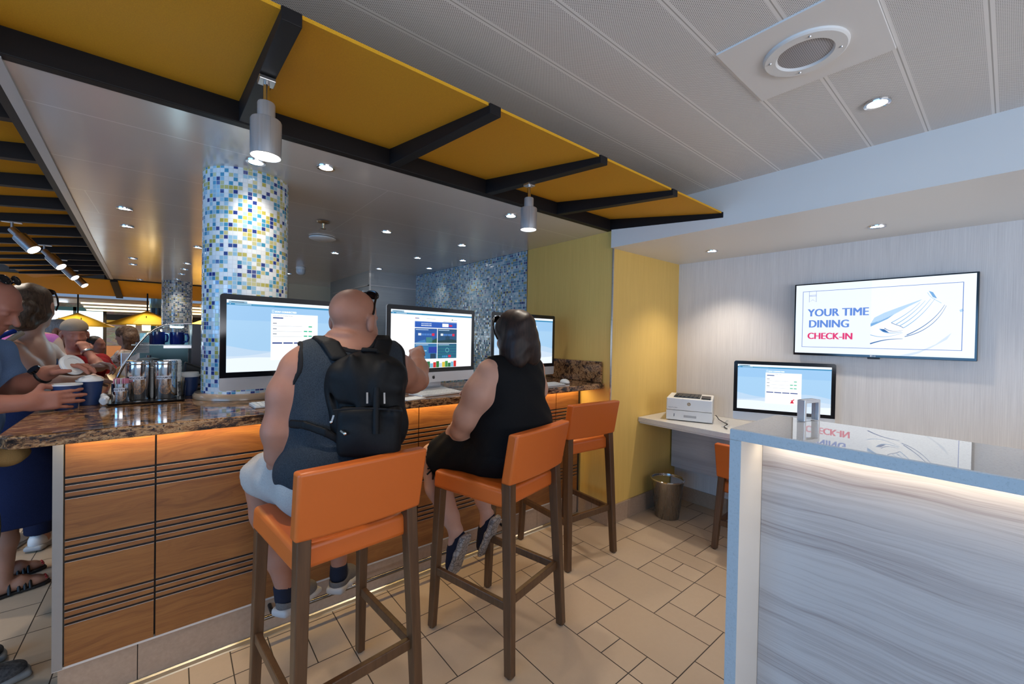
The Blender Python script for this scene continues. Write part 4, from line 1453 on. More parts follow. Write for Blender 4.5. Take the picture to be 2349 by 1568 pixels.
def backpack():
    org = (0.53, 1.44, 1.2)
    t = thing('backpack', 'limp black backpack with silver zip pulls on the back of the man at the counter', 'backpack', org)
    M = rot(R(-30), -0.06, 0.02)
    F = Fr((0.545, 1.468, 1.195), M)
    B = Blob((0.25, 1.20, 0.90), (0.90, 1.85, 1.50), 0.0055)
    e = lambda p, r, k: B.ell(F.at(*p), r, k, M=M)
    B.rbox(F.at(0, 0, -0.03), (0.128, 0.060, 0.160), 0.05, 0.03, M=M)
    e((0.0, 0.015, 0.085), (0.098, 0.060, 0.080), 0.05)
    e((-0.02, -0.02, 0.03), (0.125, 0.06, 0.10), 0.05)
    e((0.02, -0.028, -0.10), (0.118, 0.062, 0.10), 0.04)
    B.cone(F.at(-0.10, -0.045, 0.085), F.at(0.11, -0.055, 0.045), 0.012, 0.010, 0.03)      # slumped folds
    B.cone(F.at(-0.05, -0.055, 0.15), F.at(-0.01, -0.075, -0.02), 0.010, 0.012, 0.035)
    B.cone(F.at(0.06, -0.055, 0.13), F.at(0.03, -0.08, 0.0), 0.010, 0.010, 0.03)
    B.cone(F.at(-0.125, -0.02, 0.08), F.at(-0.09, -0.07, -0.05), 0.006, 0.006, 0.02, 's')
    B.cone(F.at(-0.12, -0.07, -0.012), F.at(0.13, -0.085, -0.026), 0.007, 0.007, 0.012, 's')
    B.ripple(0.0035, 38, 12)
    def put(o):
        o.location = (-org[0] + o.location[0], -org[1] + o.location[1], -org[2] + o.location[2]); return o
    bag = B.build('bag', C_pack, t, org)
    Q = Blob((0.25, 1.20, 0.90), (0.90, 1.85, 1.50), 0.0055)
    Q.rbox(F.at(0.018, -0.068, -0.105), (0.108, 0.036, 0.088), 0.028, 0.01, M=M)
    Q.ell(F.at(0.018, -0.088, -0.13), (0.09, 0.03, 0.06), 0.03, M=M)
    Q.ripple(0.003, 45, 2)
    pk = Q.build('front_pocket', C_pack, t, org)
    mb = MB()
    mb.tube([tuple(F.at(-0.095 + 0.225 * i / 12, -0.104 - 0.008 * math.sin(PI * i / 12), -0.025 + 0.010 * math.sin(PI * i / 12))) for i in range(13)], 0.0035, 6)
    put(mb.build('zip', C_blacktrim, t, smooth=50))
    for p, q in (((-0.066, -0.118, -0.088), (-0.052, -0.122, -0.098)), ((-0.098, -0.085, -0.045), (-0.104, -0.088, -0.068))):
        mb = MB(); mb.bar(tuple(F.at(*p)), tuple(F.at(*q)), 0.010, 0.006)
        mb.sphere(tuple(F.at(*q)), 0.0065)
        put(mb.build('zip_pull', M_chrome, t, smooth=40))
    for x in (0.010, 0.066):
        mb = MB(); mb.bar(tuple(F.at(x, -0.094, 0.035)), tuple(F.at(x + 0.004, -0.112, 0.001)), 0.006, 0.003)
        put(mb.build('buckle', M_chrome, t))
    mb = MB()
    mb.tube([tuple(F.at(0.040, -0.086, 0.050)), tuple(F.at(0.042, -0.102, 0.0)), tuple(F.at(0.046, -0.118, -0.10))], 0.012, 8)
    put(mb.build('compression_strap', C_pack, t, smooth=50))
    # shoulder straps over the tank top and a grab loop
    C = Blob((0.20, 1.25, 0.85), (0.90, 1.95, 1.50), 0.0055)
    def strap(pts, w=0.034, th=0.011):
        for i in range(len(pts) - 1):
            a, b = np.array(pts[i]), np.array(pts[i + 1])
            C.cone(a, b, th, th, 0.004)
    for sgn, pts in ((-1, [(0.455, 1.515, 1.335), (0.435, 1.555, 1.385), (0.425, 1.63, 1.402), (0.415, 1.72, 1.37), (0.40, 1.775, 1.28)]),
                     (1, [(0.585, 1.475, 1.335), (0.620, 1.52, 1.392), (0.640, 1.59, 1.408), (0.650, 1.68, 1.37), (0.64, 1.735, 1.28)])):
        for dx in (-0.020, -0.010, 0, 0.010, 0.020):
            strap([(p[0] + dx, p[1] - dx * 0.3, p[2]) for p in pts])
    C.build('shoulder_strap', C_pack, t, org)
    C = Blob((0.20, 1.25, 0.85), (0.90, 1.95, 1.50), 0.0055)
    for dz in (-0.009, 0, 0.009):
        strap([(0.315, 1.585, 1.105 + dz), (0.345, 1.525, 1.108 + dz), (0.40, 1.475, 1.085 + dz), (0.45, 1.46, 1.05 + dz)], th=0.006)
    C.build('lower_strap', C_pack, t, org)
    mb = MB()
    mb.tube([tuple(F.at(-0.03, 0.02, 0.150)), tuple(F.at(-0.022, -0.01, 0.172)), tuple(F.at(0.022, -0.01, 0.172)), tuple(F.at(0.03, 0.02, 0.150))], 0.008, 8)
    put(mb.build('grab_loop', C_pack, t, smooth=50))


backpack()


# ------------------------------------------------------------------ seated woman
def woman():
    org = (1.24, 1.58, 0.78)
    P = thing('person', 'dark-haired woman in sleeveless black top and black shorts sitting on the middle bar stool', 'person', (1.29, 1.548, 0.768))
    B = Blob((0.85, 1.25, 0.28), (1.62, 2.32, 1.62), 0.006)
    ch = rot(R(8), 0.10)
    FH = Fr((1.240, 1.585, 1.437), rot(R(4), 0.16), 0.98)
    def trunk(T, g=0.0):
        T.ell((1.245, 1.585, 1.195), (0.165 + g, 0.130 + g, 0.155 + g), 0.05, M=ch)
        T.ell((1.250, 1.600, 1.030), (0.190 + g, 0.165 + g, 0.17 + g), 0.06, M=ch)
        T.ell((1.250, 1.585, 0.895), (0.215 + g, 0.180 + g, 0.125 + g), 0.06, M=ch)
        T.cone((1.125, 1.585, 1.270), (1.365, 1.60, 1.275), 0.058 + g, 0.058 + g, 0.05)
    trunk(B)
    B.cone((1.245, 1.575, 1.28), FH.at(0, -0.015, -0.07), 0.062, 0.053, 0.03)
    head(B, FH)
    # left arm, forearm folded forward on the lap
    B.chain([(1.095, 1.585, 1.255), (1.050, 1.60, 1.17), (1.020, 1.655, 1.05), (1.015, 1.70, 0.985)], [0.066, 0.070, 0.058, 0.045], 0.035)
    B.chain([(1.015, 1.70, 0.985), (1.05, 1.80, 0.945), (1.13, 1.92, 0.955)], [0.046, 0.045, 0.027], 0.02)
    hand(B, (1.135, 1.925, 0.957), (0.75, 0.65, 0.05), (0, 0, -1), -1, curl=(0.3, 0.35, 0.4, 0.4), k=0.92)
    B.chain([(1.385, 1.605, 1.26), (1.435, 1.64, 1.16), (1.455, 1.72, 1.05), (1.45, 1.77, 1.01)], [0.064, 0.066, 0.056, 0.044], 0.035)
    B.chain([(1.45, 1.77, 1.00), (1.41, 1.87, 1.06), (1.33, 1.965, 1.125)], [0.045, 0.043, 0.027], 0.02)
    hand(B, (1.325, 1.97, 1.128), (-0.35, 0.9, -0.02), (0, 0, -1), 1, curl=(0.3, 0.35, 0.4, 0.4), k=0.92)
    def thighs(T, g=0.0, e=1.0):
        T.chain([(1.150, 1.60, 0.868), (1.075, 1.77, 0.862), (0.985, 1.90, 0.815)], [0.112 + g, 0.098 + g, 0.070 * e + g], 0.035)
        T.chain([(1.345, 1.62, 0.868), (1.325, 1.80, 0.862), (1.265, 1.96, 0.815)], [0.112 + g, 0.098 + g, 0.070 * e + g], 0.035)
    thighs(B)
    B.chain([(0.983, 1.905, 0.80), (1.012, 1.895, 0.655), (1.070, 1.87, 0.49), (1.100, 1.862, 0.41)], [0.064, 0.066, 0.045, 0.036], 0.02)
    B.chain([(1.265, 1.965, 0.80), (1.275, 1.935, 0.67), (1.293, 1.89, 0.52), (1.312, 1.877, 0.445)], [0.062, 0.062, 0.043, 0.035], 0.02)
    for a, b in (((1.100, 1.862, 0.41), (1.098, 1.895, 0.28)), ((1.312, 1.877, 0.445), (1.308, 1.912, 0.31))):
        B.cone(a, b, 0.034, 0.024, 0.02)
    B.build('body', SK_C, P, org)
    T = Blob((0.92, 1.28, 0.72), (1.60, 1.98, 1.42), 0.006)
    trunk(T, 0.010)
    T.ell((1.25, 1.60, 0.97), (0.215, 0.185, 0.20), 0.05, M=ch)
    T.cut((1.245, 1.58, 1.345), (0, 0.1, 1))
    for c, s in (((1.060, 1.59, 1.255), -1), ((1.420, 1.61, 1.26), 1)):
        T.cone(c, (c[0] + s * 0.03, c[1] + 0.01, c[2] - 0.07), 0.078, 0.07, 0.015, 's')
    T.ripple(0.0025, 50, 21)
    T.cut((1.25, 1.6, 0.80), (0, 0, -1))
    T.build('sleeveless_top', C_black, P, org)
    S = Blob((0.85, 1.28, 0.62), (1.62, 2.10, 1.02), 0.006)
    thighs(S, 0.013, 1.08)
    S.ell((1.250, 1.585, 0.885), (0.222, 0.188, 0.12), 0.05, M=ch)
    S.ripple(0.003, 70, 5)
    for c, n_ in (((1.030, 1.865, 0.83), (-0.35, 1, -0.2)), ((1.305, 1.915, 0.83), (-0.1, 1, -0.2))):
        pass
    S.cut((1.030, 1.868, 0.83), (-0.10, 1, -0.22))
    S.build('shorts', C_black, P, org)
    # tie bow at the hem
    mb = MB()
    c = (0.945, 1.845, 0.765)
    for q in ((-0.03, -0.01, 0.015), (-0.034, -0.012, -0.012), (-0.006, -0.02, -0.04), (0.012, -0.018, -0.036)):
        mb.tube([c, (c[0] + q[0] * .6, c[1] + q[1], c[2] + q[2] * .7 + 0.006), (c[0] + q[0], c[1] + q[1], c[2] + q[2])], 0.0045, 6)
    o = mb.build('tie_bow', C_black, P, smooth=50); o.location = (-org[0], -org[1], -org[2])
    for heel, toe, up in (((1.127, 1.796, 0.392), (1.105, 1.880, 0.172), (-0.28, 0.93, 0.3)), ((1.337, 1.815, 0.425), (1.315, 1.90, 0.205), (-0.24, 0.94, 0.3))):
        sh = shoe(P, heel, toe, up, C_navyshoe, C_sole2, wid=0.044, collar=True)
        sh.location = (-org[0], -org[1], -org[2])
    # bobbed hair
    H = Blob((1.05, 1.38, 1.25), (1.42, 1.80, 1.62), 0.005)
    e = lambda p, r_, k: H.ell(FH.at(*p), r_, k, M=FH.M)
    e((0, -0.018, 0.040), (0.093, 0.112, 0.092), 0.03)
    e((0.0, -0.045, -0.035), (0.100, 0.082, 0.095), 0.03)
    e((0.060, -0.025, -0.075), (0.038, 0.066, 0.075), 0.03)
    e((-0.062, -0.020, -0.075), (0.036, 0.062, 0.078), 0.03)
    e((0.045, -0.068, -0.100), (0.050, 0.042, 0.055), 0.03)
    e((-0.045, -0.062, -0.108), (0.046, 0.042, 0.058), 0.03)
    H.ell(FH.at(0, 0.10, -0.05), (0.056, 0.08, 0.095), 0.02, 's', M=FH.M)
    H.ripple(0.0022, 90, 7)
    H.build('hair', hair_mat('dark brown bobbed hair', (0.006, 0.004, 0.004), (0.030, 0.014, 0.010), (90, 90, 8)), P, org)
    o = shades(P, FH, y=0.082, z=0.100, halfw=0.088)
    o.location = (-org[0], -org[1], -org[2])


woman()


# ------------------------------------------------------------------ bald man at the left picture edge, preparing drinks
def drinks_man():
    org = (-0.74, 2.50, 0.0)
    P = thing('person', 'balding man in light blue shirt at the left edge, gripping a navy cup', 'person', org)
    B = Blob((-1.05, 2.10, 0.0), (-0.16, 3.05, 1.70), 0.0055)
    FH = Fr((-0.604, 2.74, 1.517), rot(R(-106), 0.48, 0.05), 1.0)
    FT = rot(R(-72), 0.20)
    def trunk(T, g=0.0):
        T.ell((-0.690, 2.62, 1.235), (0.185 + g, 0.125 + g, 0.19 + g), 0.05, M=FT)
        T.ell((-0.705, 2.56, 1.04), (0.165 + g, 0.145 + g, 0.19 + g), 0.06, M=FT)
        T.ell((-0.705, 2.53, 0.88), (0.165 + g, 0.130 + g, 0.13 + g), 0.06, M=FT)
        T.cone((-0.735, 2.46, 1.305), (-0.62, 2.76, 1.325), 0.062 + g, 0.062 + g, 0.05)
    trunk(B)
    B.cone((-0.665, 2.66, 1.36), FH.at(0, -0.02, -0.07), 0.066, 0.060, 0.03)
    head(B, FH, fat=0.004, nose=1.2)
    # right arm, near: hand around the cup
    B.chain([(-0.730, 2.43, 1.29), (-0.700, 2.43, 1.18), (-0.655, 2.465, 1.115)], [0.062, 0.054, 0.045], 0.03)
    B.chain([(-0.655, 2.465, 1.118), (-0.57, 2.475, 1.125), (-0.460, 2.495, 1.122)], [0.046, 0.044, 0.030], 0.02)
    hand(B, (-0.455, 2.496, 1.124), (1.0, 0.14, 0.02), (-0.14, 1.0, -0.10), 1, curl=(0.20, 0.20, 0.22, 0.26), k=0.98, thumb=0.9, thumb_out=0.9, spread=0.12)
    # left arm, far: lid held up
    B.chain([(-0.600, 2.79, 1.30), (-0.585, 2.83, 1.20), (-0.560, 2.80, 1.135)], [0.060, 0.053, 0.044], 0.03)
    B.chain([(-0.560, 2.80, 1.135), (-0.50, 2.745, 1.175), (-0.430, 2.700, 1.225)], [0.045, 0.043, 0.030], 0.02)
    hand(B, (-0.425, 2.697, 1.228), (0.88, -0.28, 0.38), (0.30, -0.1, -0.95), -1, curl=(0.36, 0.34, 0.36, 0.40), k=0.98, thumb=0.4, thumb_out=0.9)
    # legs
    B.chain([(-0.74, 2.42, 0.86), (-0.70, 2.45, 0.48), (-0.68, 2.47, 0.10)], [0.095, 0.062, 0.042], 0.03)
    B.chain([(-0.68, 2.62, 0.86), (-0.70, 2.64, 0.48), (-0.74, 2.66, 0.10)], [0.095, 0.062, 0.042], 0.03)
    B.build('body', SK_B, P, org)
    def lo(o):
        o.location = (-org[0], -org[1], -org[2]); return o
    T = Blob((-1.05, 2.15, 0.70), (-0.38, 3.0, 1.48), 0.006)
    trunk(T, 0.012)
    T.chain([(-0.730, 2.43, 1.29), (-0.700, 2.43, 1.18), (-0.690, 2.44, 1.155)], [0.074, 0.070, 0.070], 0.03)
    T.chain([(-0.600, 2.79, 1.30), (-0.585, 2.83, 1.20), (-0.58, 2.83, 1.17)], [0.072, 0.068, 0.068], 0.03)
    T.cone((-0.69, 2.53, 0.98), (-0.655, 2.55, 1.06), 0.155, 0.125, 0.05)
    T.cut((-0.66, 2.66, 1.395), (0.2, 0.1, 1)); T.cut((-0.75, 2.55, 0.885), (0, 0, -1))
    T.ripple(0.004, 40, 31)
    T.build('shirt', cloth('light blue cotton', (0.16, 0.26, 0.46), (0.12, 0.20, 0.38)), P, org)
    S = Blob((-1.05, 2.15, 0.35), (-0.38, 3.0, 1.05), 0.007)
    S.chain([(-0.74, 2.42, 0.86), (-0.68, 2.45, 0.60), (-0.65, 2.46, 0.45)], [0.115, 0.105, 0.10], 0.03)
    S.chain([(-0.68, 2.62, 0.86), (-0.66, 2.64, 0.60), (-0.66, 2.65, 0.45)], [0.115, 0.105, 0.10], 0.03)
    S.ell((-0.700, 2.535, 0.88), (0.180, 0.155, 0.13), 0.05, M=FT)
    S.cut((-0.75, 2.5, 0.50), (0, 0, -1)); S.cut((-0.75, 2.5, 0.97), (0, 0, 1))
    S.ripple(0.004, 50, 4)
    S.build('shorts', cloth('olive grey cotton', (0.15, 0.145, 0.11), (0.10, 0.098, 0.075)), P, org)
    K = Blob((-1.05, 2.15, 0.85), (-0.38, 3.0, 1.05), 0.006)
    K.ell((-0.698, 2.536, 0.93), (0.188, 0.163, 0.16), 0, M=FT)
    K.cut((0, 0, 0.905), (0, 0, -1)); K.cut((0, 0, 0.94), (0, 0, 1))
    K.build('belt', plain('brown leather', (0.10, 0.035, 0.014), 0.45), P, org)
    for heel, toe in (((-0.725, 2.455, 0.008), (-0.46, 2.555, 0.008)), ((-0.80, 2.66, 0.008), (-0.56, 2.74, 0.008))):
        lo(shoe(P, heel, toe, (0, 0, 1), cloth('grey mesh', (0.10, 0.10, 0.105), (0.05, 0.05, 0.055), 90), plain('grey rubber', (0.22, 0.22, 0.22), 0.6), wid=0.05))
    Q = Blob((-0.70, 2.35, 0.80), (-0.35, 2.75, 1.0), 0.006).ell((-0.515, 2.575, 0.905), (0.055, 0.07, 0.045), 0).ell((-0.535, 2.60, 0.925), (0.05, 0.06, 0.03), 0.02).ripple(0.004, 60, 6)
    Q.build('waist_pouch', cloth('tan cotton', (0.42, 0.26, 0.10), (0.33, 0.20, 0.08)), P, org)
    W = MB()
    pts = []
    d = Vector((0.86, -0.45, 0.45)).normalized(); a = d.orthogonal().normalized(); b = d.cross(a)
    c = Vector((-0.445, 2.709, 1.215))
    pts = [tuple(c + (a * math.cos(t) + b * math.sin(t)) * 0.031) for t in np.linspace(0, 2 * PI, 21)]
    W.tube(pts, 0.0085, 8)
    wt = lo(W.build('watch_strap', M_black, P, smooth=60))
    n_ = Vector((0.35, -0.6, 0.72)); n_ = (n_ - d * n_.dot(d)).normalized()
    W = MB(); W.cyl(c + n_ * 0.030, c + n_ * 0.044, 0.021, n=24)
    W.build('watch_case', M_blackgl, wt, smooth=40)
    lo(shades(P, FH, y=0.015, z=0.128))


drinks_man()


# ------------------------------------------------------------------ woman with twisted-up hair beyond him
def arm(B, pts, r0=0.055, r1=0.043, r2=0.028):
    s, e, w_ = [np.array(p, np.float32) for p in pts]
    B.chain([s, (s + e) / 2, e], [r0, r0 * 0.93, r1], 0.03)
    B.chain([e, e + (w_ - e) * 0.35, w_], [r1, r1 * 0.98, r2], 0.02)


def bun_woman():
    org = (-0.62, 3.36, 0.0)
    P = thing('person', 'woman with twisted-up brown hair and bare shoulders in a long navy dress', 'person', (-0.655, 3.36, 0.0))
    B = Blob((-1.02, 2.98, 0.0), (-0.18, 3.85, 1.72), 0.006)
    FH = Fr((-0.560, 3.395, 1.540), rot(R(-17), 0.05, -0.03), 1.0)
    FT = rot(R(-62), 0.12)
    def trunk(T, g=0.0):
        T.ell((-0.585, 3.37, 1.225), (0.150 + g, 0.110 + g, 0.165 + g), 0.05, M=FT)
        T.ell((-0.605, 3.37, 1.05), (0.160 + g, 0.130 + g, 0.17 + g), 0.06, M=FT)
        T.ell((-0.615, 3.37, 0.88), (0.185 + g, 0.150 + g, 0.14 + g), 0.06, M=FT)
        T.cone((-0.625, 3.25, 1.295), (-0.535, 3.45, 1.295), 0.052 + g, 0.052 + g, 0.05)
    trunk(B)
    B.cone((-0.575, 3.38, 1.33), FH.at(0, -0.012, -0.07), 0.060, 0.050, 0.03)
    head(B, FH)
    arm(B, [(-0.610, 3.215, 1.285), (-0.490, 3.19, 1.125), (-0.335, 3.25, 1.135)], 0.066)
    hand(B, (-0.332, 3.252, 1.136), (0.95, 0.30, -0.10), (0, 0, -1), 1, curl=(0.2, 0.22, 0.25, 0.3), k=0.92)
    arm(B, [(-0.525, 3.47, 1.28), (-0.43, 3.52, 1.14), (-0.350, 3.37, 1.185)], 0.060)
    hand(B, (-0.347, 3.366, 1.187), (0.80, -0.15, 0.30), (-0.2, -0.4, -0.85), -1, curl=(0.45, 0.5, 0.55, 0.6), k=0.92, thumb=0.6)
    B.chain([(-0.66, 3.32, 0.5), (-0.65, 3.34, 0.30), (-0.655, 3.355, 0.085)], [0.060, 0.052, 0.036], 0.03)
    B.chain([(-0.70, 3.50, 0.5), (-0.69, 3.54, 0.30), (-0.695, 3.56, 0.085)], [0.060, 0.052, 0.036], 0.03)
    for hx, hy, tx, ty in ((-0.69, 3.345, -0.515, 3.41), (-0.73, 3.555, -0.565, 3.625)):
        B.chain([(hx, hy, 0.045), ((hx + tx) / 2, (hy + ty) / 2, 0.05), (tx - 0.03, ty - 0.01, 0.030), (tx, ty, 0.026)], [0.034, 0.034, 0.026, 0.018], 0.02)
    B.build('body', SK_C, P, org)
    def lo(o):
        o.location = (-org[0], -org[1], -org[2]); return o
    T = Blob((-1.02, 2.98, 0.25), (-0.18, 3.85, 1.42), 0.0065)
    trunk(T, 0.010)
    T.cone((-0.61, 3.37, 0.80), (-0.60, 3.40, 0.42), 0.175, 0.235, 0.06)
    T.ripple(0.008, 22, 3)
    T.cut((-0.59, 3.33, 1.185), (-0.30, -0.35, 1)); T.cut((0, 0, 0.40), (0, 0, -1))
    T.build('dress', cloth('navy jersey', (0.012, 0.020, 0.070), (0.007, 0.012, 0.045)), P, org)
    for off, m_, r_ in ((0.0, cloth('royal blue strap', (0.02, 0.05, 0.30)), 0.012), (0.026, cloth('beige strap', (0.46, 0.36, 0.26)), 0.013)):
        mb = MB()
        mb.tube([(-0.600 + off, 3.27, 1.405 - off * .3), (-0.640 + off, 3.215, 1.375 - off), (-0.665 + off, 3.165, 1.29 - off), (-0.675 + off * .8, 3.16, 1.18), (-0.67 + off * .5, 3.20, 1.08)], r_, 8)
        lo(mb.build('strap', m_, P, smooth=60))
    C_sand = plain('black leather', (0.010, 0.010, 0.011), 0.45)
    for hx, hy, tx, ty in ((-0.70, 3.34, -0.495, 3.417), (-0.74, 3.55, -0.545, 3.632)):
        a, b = Vector((hx, hy, 0)), Vector((tx, ty, 0)); d = (b - a).normalized(); s = Vector((-d.y, d.x, 0))
        mb = MB()
        out = []
        for f_, w_ in ((0, .028), (.15, .036), (.4, .032), (.7, .043), (.88, .040), (1.0, .022)):
            out.append((a + (b - a) * f_, w_))
        poly = [(p + s * w_)[:2] for p, w_ in out][::-1] + [(p - s * w_)[:2] for p, w_ in out]
        mb.prism([tuple(q) for q in poly], 0.001, 0.016)
        sd = lo(mb.build('sandal', C_sand, P, bevel=0.003))
        mb = MB()
        for f_, h_ in ((.45, .082), (.55, .072), (.64, .062), (.30, .094)):
            c = a + (b - a) * f_
            mb.tube([tuple(c + s * 0.040 + Vector((0, 0, .014))), tuple(c + s * 0.026 + Vector((0, 0, h_ * .75))), tuple(c + Vector((0, 0, h_))), tuple(c - s * 0.026 + Vector((0, 0, h_ * .75))), tuple(c - s * 0.040 + Vector((0, 0, .014)))], 0.007, 6)
        mb.build('sandal_strap', C_sand, sd, smooth=60)
        mb = MB()
        c = a + (b - a) * 0.905
        for q in (-0.022, -0.008, 0.004, 0.014, 0.022):
            mb.sphere(tuple(c + s * q + Vector((0.004, 0, 0.042 if abs(q) < .02 else 0.036))), 0.006, (1, 1, 0.6), 10, 6)
        lo(mb.build('painted_toenails', plain('red nail varnish', (0.55, 0.02, 0.03), 0.25), P, smooth=60))
    H = Blob((-0.80, 3.18, 1.36), (-0.36, 3.62, 1.72), 0.005)
    e = lambda p, r_, k: H.ell(FH.at(*p), r_, k, M=FH.M)
    e((0, -0.024, 0.034), (0.085, 0.106, 0.090), 0.03)
    e((-0.010, -0.085, -0.030), (0.068, 0.052, 0.085), 0.02)
    e((0.050, -0.045, -0.030), (0.040, 0.060, 0.062), 0.02)
    e((0.0, -0.072, -0.088), (0.062, 0.048, 0.052), 0.02)
    H.chain([FH.at(-0.045, -0.105, 0.040), FH.at(-0.035, -0.132, -0.01), FH.at(-0.01, -0.130, -0.065), FH.at(0.035, -0.095, -0.105)], [0.036, 0.044, 0.044, 0.026], 0.012)
    H.chain([FH.at(0.035, -0.090, 0.03), FH.at(0.035, -0.118, -0.02), FH.at(0.005, -0.115, -0.10), FH.at(-0.04, -0.09, -0.115)], [0.030, 0.038, 0.034, 0.022], 0.010)
    H.ell(FH.at(0, 0.095, -0.04), (0.066, 0.08, 0.10), 0.015, 's', M=FH.M)
    H.ripple(0.0022, 100, 17)
    H.build('hair', hair_mat('mid brown hair', (0.034, 0.018, 0.011), (0.125, 0.074, 0.045), (110, 110, 14)), P, org)
    lo(shades(P, FH, y=0.072, z=0.090, halfw=0.082))


bun_woman()


# ------------------------------------------------------------------ people farther along the counter
def simple_person(name_label, org, head_at, head_rot, facing, shirt, sk, hair=None, hairm=None, sleeve=True, joints=None, k=1.0, seat=False, h=0.0075, lower=None, hatm=None, hw=0.165, shoes=None):
    P = thing('person', name_label, 'person', org)
    hx = np.array(head_at)
    FH = Fr(hx, head_rot, k)
    neck = FH.at(0, -0.02, -0.10)
    c = np.array([org[0], org[1], 0.0])
    FT = rot(facing, 0.08)
    ax, ay = FT[0], FT[1]
    zs = hx[2] - 0.215 * k                     # shoulder height
    base = (c + np.array([neck[0], neck[1], 0])) / 2; base[2] = 0
    lo_, hi_ = np.minimum(c, hx) - 0.62, np.maximum(c, hx) + 0.62
    lo_[2], hi_[2] = org[2] - 0.02, hx[2] + 0.22
    B = Blob(lo_, hi_, h)
    top = np.array([neck[0], neck[1], 0.0])
    def trunk(T, g=0.0):
        T.ell(top * .85 + c * .15 + [0, 0, zs - 0.10 * k], np.array([hw, 0.115, 0.17]) * k + g, 0.05, M=FT)
        T.ell((top + c) / 2 * [1, 1, 0] + [0, 0, zs - 0.30 * k], np.array([hw - .005, 0.125, 0.17]) * k + g, 0.06, M=FT)
        T.ell(c + [0, 0, zs - 0.46 * k], np.array([hw + .005, 0.13, 0.13]) * k + g, 0.06, M=FT)
        T.cone(top + ax * -0.14 * k + [0, 0, zs - 0.015], top + ax * 0.14 * k + [0, 0, zs - 0.015], 0.058 * k + g, 0.058 * k + g, 0.05)
    trunk(B)
    B.cone(top + [0, 0, zs + 0.01], FH.at(0, -0.012, -0.06), 0.060 * k, 0.053 * k, 0.03)
    head(B, FH)
    arms = []
    for sx, j in zip((-1, 1), joints):
        sh = top + ax * sx * 0.175 * k + np.array([0, 0, zs - 0.03])
        arm(B, [sh, j[0], j[1]], 0.048 * k, 0.037 * k, 0.025 * k)
        hand(B, j[1], j[2], j[3], j[4], curl=(j[5],) * 4, k=0.95 * k)
        arms.append((sh, np.array(j[0])))
    zh = zs - 0.50 * k
    if org[2] < 0.1:
        for sx in (-1, 1):
            hp = c + ax * sx * 0.09 * k + [0, 0, zh]
            ft = c + ax * sx * 0.09 * k
            B.chain([hp, hp * [1, 1, 0] + [0, 0, 0.47], ft + [0, 0, 0.10]], [0.09, 0.06, 0.042], 0.03)
            B.chain([ft + [0, 0, 0.055], ft + ay * 0.15 + [0, 0, 0.04]], [0.045, 0.032], 0.02)
            sh_ = shoe(P, tuple(ft - ay * 0.07 + [0, 0, 0.008]), tuple(ft + ay * 0.19 + [0, 0, 0.008]), (0, 0, 1), shoes or C_black, C_sole, wid=0.052, collar=False, h=0.007)
            sh_.location = (-org[0], -org[1], -org[2])
    o_ = tuple(org)
    B.build('body', sk, P, o_)
    T = Blob(lo_, hi_, h)
    trunk(T, 0.012)
    if sleeve:
        for sh, el in arms: T.chain([sh, sh + (el - sh) * 0.75], [0.064 * k, 0.062 * k], 0.03)
    T.cut((0, 0, zs + 0.035), (0, 0, 1)); T.cut((0, 0, zs - 0.52 * k), (0, 0, -1))
    T.ripple(0.004, 45, 9)
    T.build('shirt', shirt, P, o_)
    if lower is not None and org[2] < 0.1:
        L = Blob(lo_, hi_, h)
        for sx in (-1, 1):
            hp = c + ax * sx * 0.09 * k + [0, 0, zh]
            L.chain([hp, hp * [1, 1, 0] + [0, 0, 0.47], hp * [1, 1, 0] + [0, 0, 0.12]], [0.115, 0.085, 0.07], 0.03)
        L.ell(c + [0, 0, zs - 0.48 * k], np.array([hw + .02, 0.145, 0.12]) * k, 0.05, M=FT)
        L.cut((0, 0, 0.10), (0, 0, -1))
        L.build('trousers', lower, P, o_)
    if hair:
        H = Blob(hx - 0.32, hx + 0.26, 0.006)
        for p, r_ in hair: H.ell(FH.at(*p), np.array(r_) * k, 0.02, M=FH.M)
        H.ell(FH.at(0, 0.10, -0.045), np.array((0.064, 0.07, 0.10)) * k, 0.012, 's', M=FH.M)
        H.ripple(0.003, 80, 19)
        H.build('hair', hairm, P, o_)
    if hatm:
        H = Blob(hx - 0.25, hx + 0.26, 0.005)
        H.ell(FH.at(0, -0.012, 0.055), np.array((0.086, 0.107, 0.080)) * k, 0, M=FH.M)
        H.cut(FH.at(0, 0, 0.040), -FH.M[2] - FH.M[1] * 0.05)
        cap = H.build('cap', hatm, P, o_)
        V = Blob(hx - 0.25, hx + 0.3, 0.004)
        V.ell(FH.at(0, 0.115, 0.046), np.array((0.070, 0.070, 0.010)) * k, 0, M=FH.M)
        V.build('visor', hatm, cap)
    return P, FH


HA_D = hair_mat('dark hair', (0.010, 0.007, 0.006), (0.035, 0.022, 0.016))
SHORT = [((0, -0.020, 0.036), (0.080, 0.100, 0.086)), ((0, -0.05, -0.02), (0.072, 0.066, 0.07))]
# pink top, hidden to the shoulder by the woman in front
simple_person('person in sleeveless pink top just behind the woman in navy', (-0.745, 4.00, 0.0), (-0.755, 4.01, 1.560), rot(R(-40)), R(-15),
              cloth('orchid pink jersey', (0.50, 0.14, 0.36), (0.40, 0.10, 0.28)), SK_C, SHORT, HA_D, sleeve=False,
              joints=[((-0.97, 4.00, 1.10), (-0.92, 4.10, 1.06), (0.2, 0.9, -0.2), (0, 0, -1), -1, 0.3), ((-0.565, 3.96, 1.11), (-0.50, 3.99, 1.11), (0.95, 0.1, -0.05), (0, 0, -1), 1, 0.3)], lower=cloth('navy cotton', (0.010, 0.016, 0.05)), hw=0.150, k=0.95, shoes=plain('white trainer', (0.7, 0.7, 0.7), 0.5))
